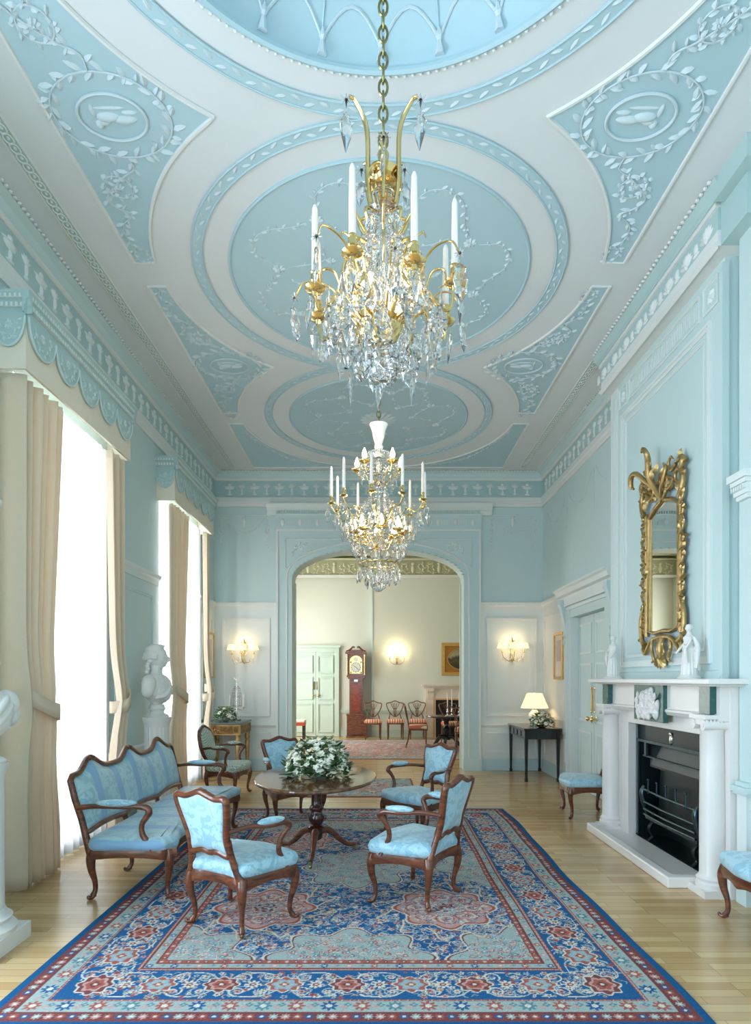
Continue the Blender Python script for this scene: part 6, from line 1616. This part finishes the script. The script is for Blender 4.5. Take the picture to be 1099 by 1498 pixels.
# ------------------------------------------------------------ side tables and what stands on them
t = thing('side_table', 'black side table with slender square legs in the right corner', 'table', (2.57, 10.10, 0))
q = MB().box(-.29, .30, -.60, .58, .80, .83); q.build('tabletop', DTABLE, t, 0, bevel=.005)
q = MB().box(-.26, .28, -.56, -.54, .66, .80).box(-.26, .28, .54, .56, .66, .80).box(-.26, -.24, -.56, .56, .66, .80).box(.26, .28, -.56, .56, .66, .80); q.build('apron', DTABLE, t, 0)
q = MB(); g = lambda u, v, h: (-.26-h, u, v)
for k in range(4): frame(q, g, -.52+k*.26, -.28+k*.26, .68, .78, .01, .008)
q.build('carved_frieze', DTABLE, t, 0)
for sx in (-.245, .25):
    for sy in (-.545, .545):
        q = MB(); R = [[(sx+a*w_, sy+b*w_, z) for a, b in ((-1,-1),(1,-1),(1,1),(-1,1))] for z, w_ in ((0, .022), (.05, .024), (.055, .016), (.68, .027), (.80, .027))]; q.rings(R); q.build('leg', DTABLE, t, 0)
t = thing('table_lamp', 'lit table lamp with cream shade on the black side table', 'lamp', (2.60, 10.12, .83))
MB().lathe([(.07,0),(.075,.015),(.05,.03),(.085,.08),(.105,.14),(.09,.20),(.05,.24),(.035,.26)], (0,0,0), 24).build('porcelain_base', PORC, t, 50)
MB().lathe([(.012,.25),(.012,.34),(.02,.35),(.01,.36)], (0,0,0), 12).build('brass_stem', BRASS, t, 40)
n = 28; vs = []
for r, z in ((.225, .29), (.125, .53), (.122, .53), (.222, .29)): vs += [(r*math.cos(2*PI*k/n), r*math.sin(2*PI*k/n), z) for k in range(n)]
MB().add(vs, [(i*n+k, i*n+(k+1) % n, (i+1)*n+(k+1) % n, (i+1)*n+k) for i in range(3) for k in range(n)]).build('lamp_shade', SHADE, t, 60)
MB().lathe([(.01,.34),(.03,.37),(.03,.40),(.01,.43)], (0,0,0), 12).build('bulb', BULB, t, 60)
point('table_lamp_light', (2.60, 10.12, 1.22), 4, (1.0, .76, .44), .04)
def pot(t): MB().lathe([(.05,0),(.09,.02),(.11,.055),(.10,.06),(.001,.05)], (0,0,0), 24).build('bowl', SILVER, t, 40)
bouquet('flower_arrangement', (2.62, 9.74, .832), .155, .155, .20, 24, 170, 'small arrangement of white roses beside the lamp on the black table', .028, 9, pot)
# gilt side table
t = thing('side_table', 'gilded carved side table with dark stone top in the left corner', 'table', (-2.50, 10.21, 0))
MB().box(-.30, .34, -.42, .42, .865, .90).build('tabletop', SLATE, t, 0, bevel=.006)
q = MB().box(-.28, .32, -.40, .40, .70, .865); ap = q.build('apron', mat('dark_gilt', srgb(120, 84, 44), .4, .4, .3, 20), t, 0)
q = MB(); g = lambda u, v, h: (u, -.40-h, v); frame(q, g, -.28, .32, .705, .86, .012, .012)
vine(q, g, [(-.24, .76), (-.15, .80), (-.05, .76), (.05, .80), (.13, .77), (.18, .79)], .055, .03, .015, .025, .005, 3)
frame(q, g, .22, .31, .72, .85, .008, .012); rosette(q, g, .265, .785, .038, .015)
g = lambda u, v, h: (.32+h, u, v); frame(q, g, -.40, .40, .705, .86, .012, .012); vine(q, g, [(-.30, .76), (-.15, .80), (0, .76), (.15, .80), (.30, .77)], .055, .03, .015, .03, .005, 5); rosette(q, g, -.355, .785, .038, .015)
q.build('gilt_carving', GILT, ap, 0)
for sx in (-.24, .28):
    for sy in (-.36, .36):
        near = sy < 0 and sx > 0
        MB().lathe([(.030,0),(.035,.02),(.022,.05),(.028,.10),(.036,.45),(.040,.54),(.028,.56),(.046,.60),(.046,.62),(.036,.64),(.048,.70)], (sx, sy, 0), 12).build('leg', GILT, t, 40)
def pot2(t): MB().lathe([(.04,0),(.05,.02),(.06,.07),(.05,.075),(.001,.06)], (0,0,0), 20).build('bowl', SILVER, t, 40)
bouquet('flower_arrangement', (-2.45, 9.98, .902), .15, .15, .19, 14, 190, 'small white and green posy on the gilt side table in the left corner', .030, 12, pot2)
t = thing('candelabrum', 'crystal-hung candelabrum with two white candles on the gilt side table', 'candelabrum', (-2.36, 10.38, .90))
q = MB().lathe([(.07,0),(.075,.02),(.03,.04),(.015,.08),(.02,.16),(.012,.22),(.012,.60),(.006,.66)], (0,0,0), 16); q.tube([(.04*math.cos(a), 0, .72+.04*math.sin(a)) for a in [PI*.9+PI*1.2*k/10 for k in range(11)]], [.002]+[.007]*9+[.002], 6); q.tube([(0,0,.62),(0,0,.685)], .005, 6); q.build('stem', SILVER, t, 40)
for s_ in (-1, 1):
    q = MB(); stube(q, [(0, 0, .20), (s_*.07, 0, .17), (s_*.12, 0, .20)], [.007, .008, .006], 5, 6); q.lathe([(.01,0),(.035,.012),(.012,.02),(.012,.04)], (s_*.12, 0, .20), 12); o = q.build('arm', SILVER, t, 50)
    MB().lathe([(.013,.03),(.013,.22),(.004,.23)], (s_*.12, 0, .20), 10).build('candle', CANDLE, o, 60)
q = MB()
for k in range(10):
    a = 2*PI*k/10; beads(q, [(.02*math.cos(a), .02*math.sin(a), .58), (.06*math.cos(a), .06*math.sin(a), .53), (.075*math.cos(a), .075*math.sin(a), .40), (.085*math.cos(a), .085*math.sin(a), .24)], .006, .016)
for z, r in ((.53, .06), (.40, .075), (.24, .085)): q.tube([(r*math.cos(2*PI*j/20), r*math.sin(2*PI*j/20), z) for j in range(20)], .0025, 4, closed=True)
q.build('crystal_cage', mat('smoky_crystal', srgb(150, 146, 140), .1, .5), t, 0)

# ------------------------------------------------------------ pictures
def picture(label, loc, rz, w, h, fw, mats, gold=GOLDP):
    t = thing('framed_picture', label, 'picture', loc, rz); q = MB(); g = lambda u, v, d: (u, -d, v)
    for (a, b, c, d) in ((-w/2, w/2, -h/2, -h/2+fw), (-w/2, w/2, h/2-fw, h/2), (-w/2, -w/2+fw, -h/2+fw, h/2-fw), (w/2-fw, w/2, -h/2+fw, h/2-fw)): q.box(a, b, -.035, 0, c, d)
    q.build('frame', gold, t, 0, bevel=.006); mats(t, w-2*fw, h-2*fw); return t
def m_engr(t, w, h):
    MB().box(-w/2, w/2, -.012, -.002, -h/2, h/2).build('mount', mat('cream_mount', srgb(226, 218, 208), .6), t, 0)
    MB().box(-w*.3, w*.3, -.016, -.012, -h*.12, h*.38).build('print', mat('faded_print', srgb(196, 180, 176), .6, var=.2, scale=8), t, 0)
picture('narrow gold-framed picture with a wide pale mount on the right wall above the lamp', (XR, 9.78, 1.96), -PI/2, .46, .74, .035, m_engr)
picture('gold-framed picture seen edge-on on the left wall beyond the windows', (XL, 10.38, 2.0), PI/2, .55, .78, .035, m_engr)
def m_land(t, w, h):
    MB().box(-w/2, w/2, -.012, -.002, -h/2, h/2).build('spandrel', mat('gilt_spandrel', srgb(176, 120, 48), .45, .4), t, 0)
    n = 40; o = MB().add([(w*.43*math.cos(2*PI*k/n), -.014, h*.43*math.sin(2*PI*k/n)) for k in range(n)], [tuple(range(n))])
    m = mat('landscape_paint', srgb(110, 92, 60), .4); nt = m.node_tree; b = nt.nodes['Principled BSDF']; tc = nt.nodes.new('ShaderNodeTexCoord'); sp = nt.nodes.new('ShaderNodeSeparateXYZ'); nt.links.new(tc.outputs['Object'], sp.inputs[0])
    nz = nt.nodes.new('ShaderNodeTexNoise'); nz.inputs['Scale'].default_value = 6; nt.links.new(tc.outputs['Object'], nz.inputs['Vector'])
    ad = nt.nodes.new('ShaderNodeMath'); ad.operation = 'MULTIPLY_ADD'; ad.inputs[1].default_value = .35; nt.links.new(nz.outputs['Fac'], ad.inputs[0]); nt.links.new(sp.outputs[2], ad.inputs[2])
    cr = nt.nodes.new('ShaderNodeValToRGB'); E = cr.color_ramp.elements; E[0].position = .0; E[0].color = srgb(66, 58, 32); E[1].position = .5; E[1].color = srgb(150, 142, 112)
    for p, c in ((.12, srgb(92, 82, 44)), (.2, srgb(52, 48, 28)), (.28, srgb(170, 158, 120))): e = E.new(p); e.color = c
    nt.links.new(ad.outputs[0], cr.inputs[0]); nt.links.new(cr.outputs[0], b.inputs['Base Color'])
    o.build('oval_landscape', m, t, 0); q = MB(); q.tube([(w*.43*math.cos(2*PI*k/n), -.014, h*.43*math.sin(2*PI*k/n)) for k in range(n)], .012, 6, closed=True); q.build('oval_slip', GOLDP, t, 60)
picture('gilt-framed oval landscape painting over the dining room fireplace', (2.46, DY1-.14, 2.14), 0, 1.34, .90, .09, m_land)

# ------------------------------------------------------------ dining room furniture
t = thing('longcase_clock', 'tall mahogany longcase clock with brass and silver dial in the dining room', 'clock', (-.56, 16.95, 0))
q = MB().box(-.25, .25, -.23, .04, .06, .62).box(-.27, .27, -.25, .04, .0, .05).box(-.265, .265, -.24, .04, .60, .64); q.build('base', MAHOG, t, 0, bevel=.01)
q = MB().box(-.18, .18, -.19, .04, .64, 1.60); q.build('trunk', MAHOG, t, 0)
q = MB(); g = lambda u, v, h: (u, -.19-h, v); frame(q, g, -.125, .125, .70, 1.48, .02, .012); slab(q, g, -.10, .10, .73, 1.45, .008); q.build('trunk_door', wood('flame_mahogany', srgb(160, 66, 34), srgb(96, 34, 20)), t, 0)
q = MB().box(-.22, .22, -.22, .04, 1.60, 1.64).box(-.25, .25, -.24, .04, 1.64, 1.68).box(-.25, .25, -.24, .04, 1.68, 2.28).box(-.29, .29, -.27, .04, 2.28, 2.33); hd = q.build('hood', MAHOG, t, 0)
q = MB()
for s_ in (-1, 1): stube(q, [(s_*.27, -.24, 2.35), (s_*.20, -.24, 2.37), (s_*.13, -.24, 2.42), (s_*.08, -.24, 2.47), (s_*.045, -.24, 2.46)], [.02, .022, .025, .022, .02], 5, 8); q.tube([(s_*.05, -.28, 2.455), (s_*.05, -.18, 2.455)], .025, 10)
q.box(-.2, .2, -.24, 0, 2.33, 2.39); q.build('swan_neck_pediment', MAHOG, hd, 40)
for s_ in (-1, 1): MB().lathe([(.018,1.70),(.014,1.74),(.014,2.2),(.02,2.26)], (s_*.235, -.25, 0), 10).build('hood_column', BRASS, hd, 40)
n = 40; pts = [(-.17, 1.74), (.17, 1.74), (.17, 2.08)]+[(.17*math.cos(PI*k/14), 2.08+.15*math.sin(PI*k/14)) for k in range(15)]
dl = MB().prism(pts, lambda x, z: (x, -.241, z), lambda x, z: (x, -.250, z)).build('dial_plate', BRASS, t, 0)
MB().tube([(0, -.250, 1.91), (0, -.256, 1.91)], .145, 32).tube([(0, -.250, 2.13), (0, -.256, 2.13)], .062, 24).build('chapter_ring', mat('silvered_dial', srgb(226, 222, 204), .35, .3), dl, 30)
q = MB()
for k in range(12):
    a = 2*PI*k/12; q.box(.12*math.cos(a)-.006, .12*math.cos(a)+.006, -.258, -.256, 1.91+.12*math.sin(a)-.012, 1.91+.12*math.sin(a)+.012)
q.build('hour_marks', IRON, dl, 0)
q = MB(); q.tube([(.01, -.259, 1.90), (-.07, -.259, 1.97)], .005, 5); q.tube([(0, -.261, 1.91), (.08, -.261, 1.83)], .004, 5); q.build('clock_hands', IRON, dl, 0)
q = MB()
for s_ in (-1, 1):
    for z in (1.77, 2.05): q.ell((s_*.14, -.252, z), (.025, .006, .025), 8, 6)
q.build('dial_spandrels', GILT, dl, 40)
MB().box(-.05, .05, -.20, -.19, 1.52, 1.58).build('escutcheon', SILVER, t, 0)

def dining_chair(label, loc, rz, group=None):
    t = thing('dining_chair', label, 'chair', loc, rz, group)
    pl = [(-.235, .21), (-.20, -.20), (.20, -.20), (.235, .21), (.12, .235), (-.12, .235)]
    q = MB(); q.rings([[(x, y, z) for x, y in scale2(pl, k)] for k, z in ((.98, .44), (1.02, .46), (1.0, .50), (.9, .52), (.5, .53))]); q.build('seat', REDSTRIPE, t, 50)
    q = MB(); q.rings([[(x, y, z) for x, y in scale2(pl, .97)] for z in (.40, .445)]); q.build('seat_rail', MAHOG, t, 0)
    for s_ in (-1, 1):
        q = MB(); q.rings([[(s_*.20+a*w_, .195+b*w_, z) for a, b in ((-1,-1),(1,-1),(1,1),(-1,1))] for z, w_ in ((0, .013), (.02, .014), (.42, .021))]); q.build('leg', MAHOG, t, 0)
        q = MB(); stube(q, [(s_*.175, -.27, 0), (s_*.175, -.21, .22), (s_*.175, -.19, .42)], [.015, .018, .02], 4, 6); q.build('leg', MAHOG, t, 40)
    T = lambda u, v: (u, -.195-(v-.45)*.2, v)
    sh = spline([(0, .58, 0), (-.12, .66, 0), (-.20, .80, 0), (-.225, .93, 0), (-.12, .955, 0), (0, 1.0, 0), (.12, .955, 0), (.225, .93, 0), (.20, .80, 0), (.12, .66, 0)], 4, True)
    q = MB(); q.tube([T(p.x, p.y) for p in sh], .015, 6, closed=True)
    for s_ in (-1, 1): stube(q, [(s_*.175, -.19, .42), T(s_*.16, .55), T(s_*.13, .66)], [.018, .015, .013], 4, 6)
    bf = q.build('shield_back', MAHOG, t, 60)
    q = MB()
    for k in (-2, -1, 0, 1, 2): stube(q, [T(0, .585), T(k*.018, .66), T(k*.020, .78), T(k*.045, .88), T(k*.055, .95-.008*abs(k))], [.010, .007, .007, .010, .008], 4, 5)
    q.tube([T(-.05, .79), T(.05, .79)], .012, 6); q.build('pierced_splat', MAHOG, bf, 60)
    return t
GD = 'shield-back dining chairs with red striped seats'
dining_chair('shield-back chair with red striped seat standing next to the longcase clock', (-.09, 16.30, 0), PI, GD)
dining_chair('shield-back chair with red striped seat, middle of the row against the wall', (.50, 16.40, 0), PI, GD)
dining_chair('shield-back chair against the wall next to the dining room fireplace', (1.10, 16.45, 0), PI, GD)
dining_chair('dining chair seen side-on at the left end of the dark table', (.95, 14.2, .022), -PI/2-.08, GD)
dining_chair('dining chair by the right arch jamb, pulled up in front of the dark table', (1.92, 13.35, .022), -.25, GD)
dining_chair('dining chair on the far side of the dark table, before the fireplace', (1.85, 15.2, .022), PI+.2, GD)
t = thing('stool', 'stool with a red and white seat at the left arch jamb', 'stool', (-2.05, 15.6, 0))
MB().box(-.25, .25, -.2, .2, .50, .56).build('seat', mat('white_leather_seat', srgb(226, 220, 208), .5), t, 0, bevel=.02); MB().box(-.24, .24, -.19, .19, .42, .50).build('seat_rail', mat('red_silk_rail', srgb(186, 76, 48), .5), t, 0)
for sx in (-.21, .21):
    for sy in (-.16, .16): MB().box(sx-.02, sx+.02, sy-.02, sy+.02, 0, .42).build('leg', DTABLE, t, 0)
t = thing('dining_table', 'dark pedestal dining table with carved legs at the right of the arch', 'table', (2.35, 14.1, .022))
q = MB(); n = 60; q.rings([[(1.22*k*abs(math.cos(2*PI*i/n))**.8*(1 if math.cos(2*PI*i/n) > 0 else -1), .55*k*math.sin(2*PI*i/n), z) for i in range(n)] for k, z in ((.97, .695), (1, .71), (1, .725), (.985, .735))]); q.build('tabletop', DTABLE, t, 30)
for px in (-.75, .75):
    pd = MB().lathe([(.10,.18),(.09,.24),(.05,.28),(.07,.36),(.09,.44),(.05,.50),(.06,.60),(.14,.69)], (px, 0, 0), 20).build('pedestal', DTABLE, t, 40)
    for k in range(3):
        a = 2*PI*k/3+.5+(PI if px < 0 else 0)*.33; c, s_ = math.cos(a), math.sin(a); q = MB(); stube(q, [(px+c*r, s_*r, z) for r, z in ((.04, .24), (.16, .26), (.26, .16), (.36, .05), (.44, .03))], [.05, .05, .04, .03, .03], 5, 8); q.build('leg', DTABLE, pd, 60)
for i, (x, y, H, s) in enumerate(((1.60, 13.85, .30, 'silver candlestick with tall candle, leftmost on the dark dining table'), (1.72, 14.05, .40, 'silver candlestick with the tallest candle, between the other two on the dark dining table'), (1.86, 13.85, .32, 'silver candlestick nearest the right arch jamb, on the dark dining table'))):
    t = thing('candlestick', s, 'candlestick', (x, y, .757), group='silver candlesticks on the dining table')
    MB().lathe([(.055,0),(.058,.01),(.02,.03),(.014,.06),(.03,.09),(.014,.12),(.016,.20),(.025,.215),(.014,.22)], (0,0,0), 16).build('stick', SILVER, t, 40)
    MB().lathe([(.012,.21),(.012,.21+H*.9),(.004,.22+H)], (0,0,0), 10).build('candle', CANDLE, t, 60)
# dining room fireplace
t = thing('fireplace_surround', 'pale stone fireplace surround in the dining room, behind the dark table', 'fireplace', (2.5, DY1-.14, 0))
STONE = mat('pale_beige_stone', srgb(226, 212, 196), .5, var=.04)
q = MB().box(-1.16, -.88, -.14, 0, 0, 1.22).box(.88, 1.16, -.14, 0, 0, 1.22).box(-1.16, 1.16, -.14, 0, 1.05, 1.34); q.build('surround', STONE, t, 0)
MB().box(-1.26, 1.26, -.24, 0, 1.40, 1.45).box(-1.21, 1.21, -.19, 0, 1.34, 1.40).build('mantel_shelf', STONE, t, 0)
MB().box(-.95, .95, -.155, -.14, 1.02, 1.06).box(-.95, -.90, -.155, -.14, 0, 1.06).build('opening_trim', mat('sienna_slip', srgb(206, 160, 110), .4), t, 0)
for s_ in (-1, 1):
    q = MB(); prf = [(0,1.0),(.14,1.34),(.20,1.34),(.20,1.26),(.16,1.2),(.15,1.08),(.145,1.0)]; q.run([(.14,1.34),(.20,1.34),(.21,1.27),(.17,1.2),(.16,1.1),(.14,1.02)], (s_*1.02-.09, 0), (s_*1.02+.09, 0), (0, -1)); q.build('console_bracket', STONE, t, 20)
MB().box(-.90, .90, -.125, -.02, 0, 1.05).build('dark_interior', mat('near_black_fill', (.006,.007,.01,1), .6), t, 0)  # solid near-black block fills the fireplace opening
q = MB()
for k in range(8): q.tube([(-.5+k*.14, -.16, .25), (-.5+k*.14, -.16, .55)], .012, 6)
for z in (.25, .4, .55): q.tube([(-.55, -.16, z), (.55, -.16, z)], .014, 6)
q.box(-.5, -.46, -.17, -.13, 0, .25).box(.46, .5, -.17, -.13, 0, .25)
q.build('basket_grate', STEEL, t, 40)
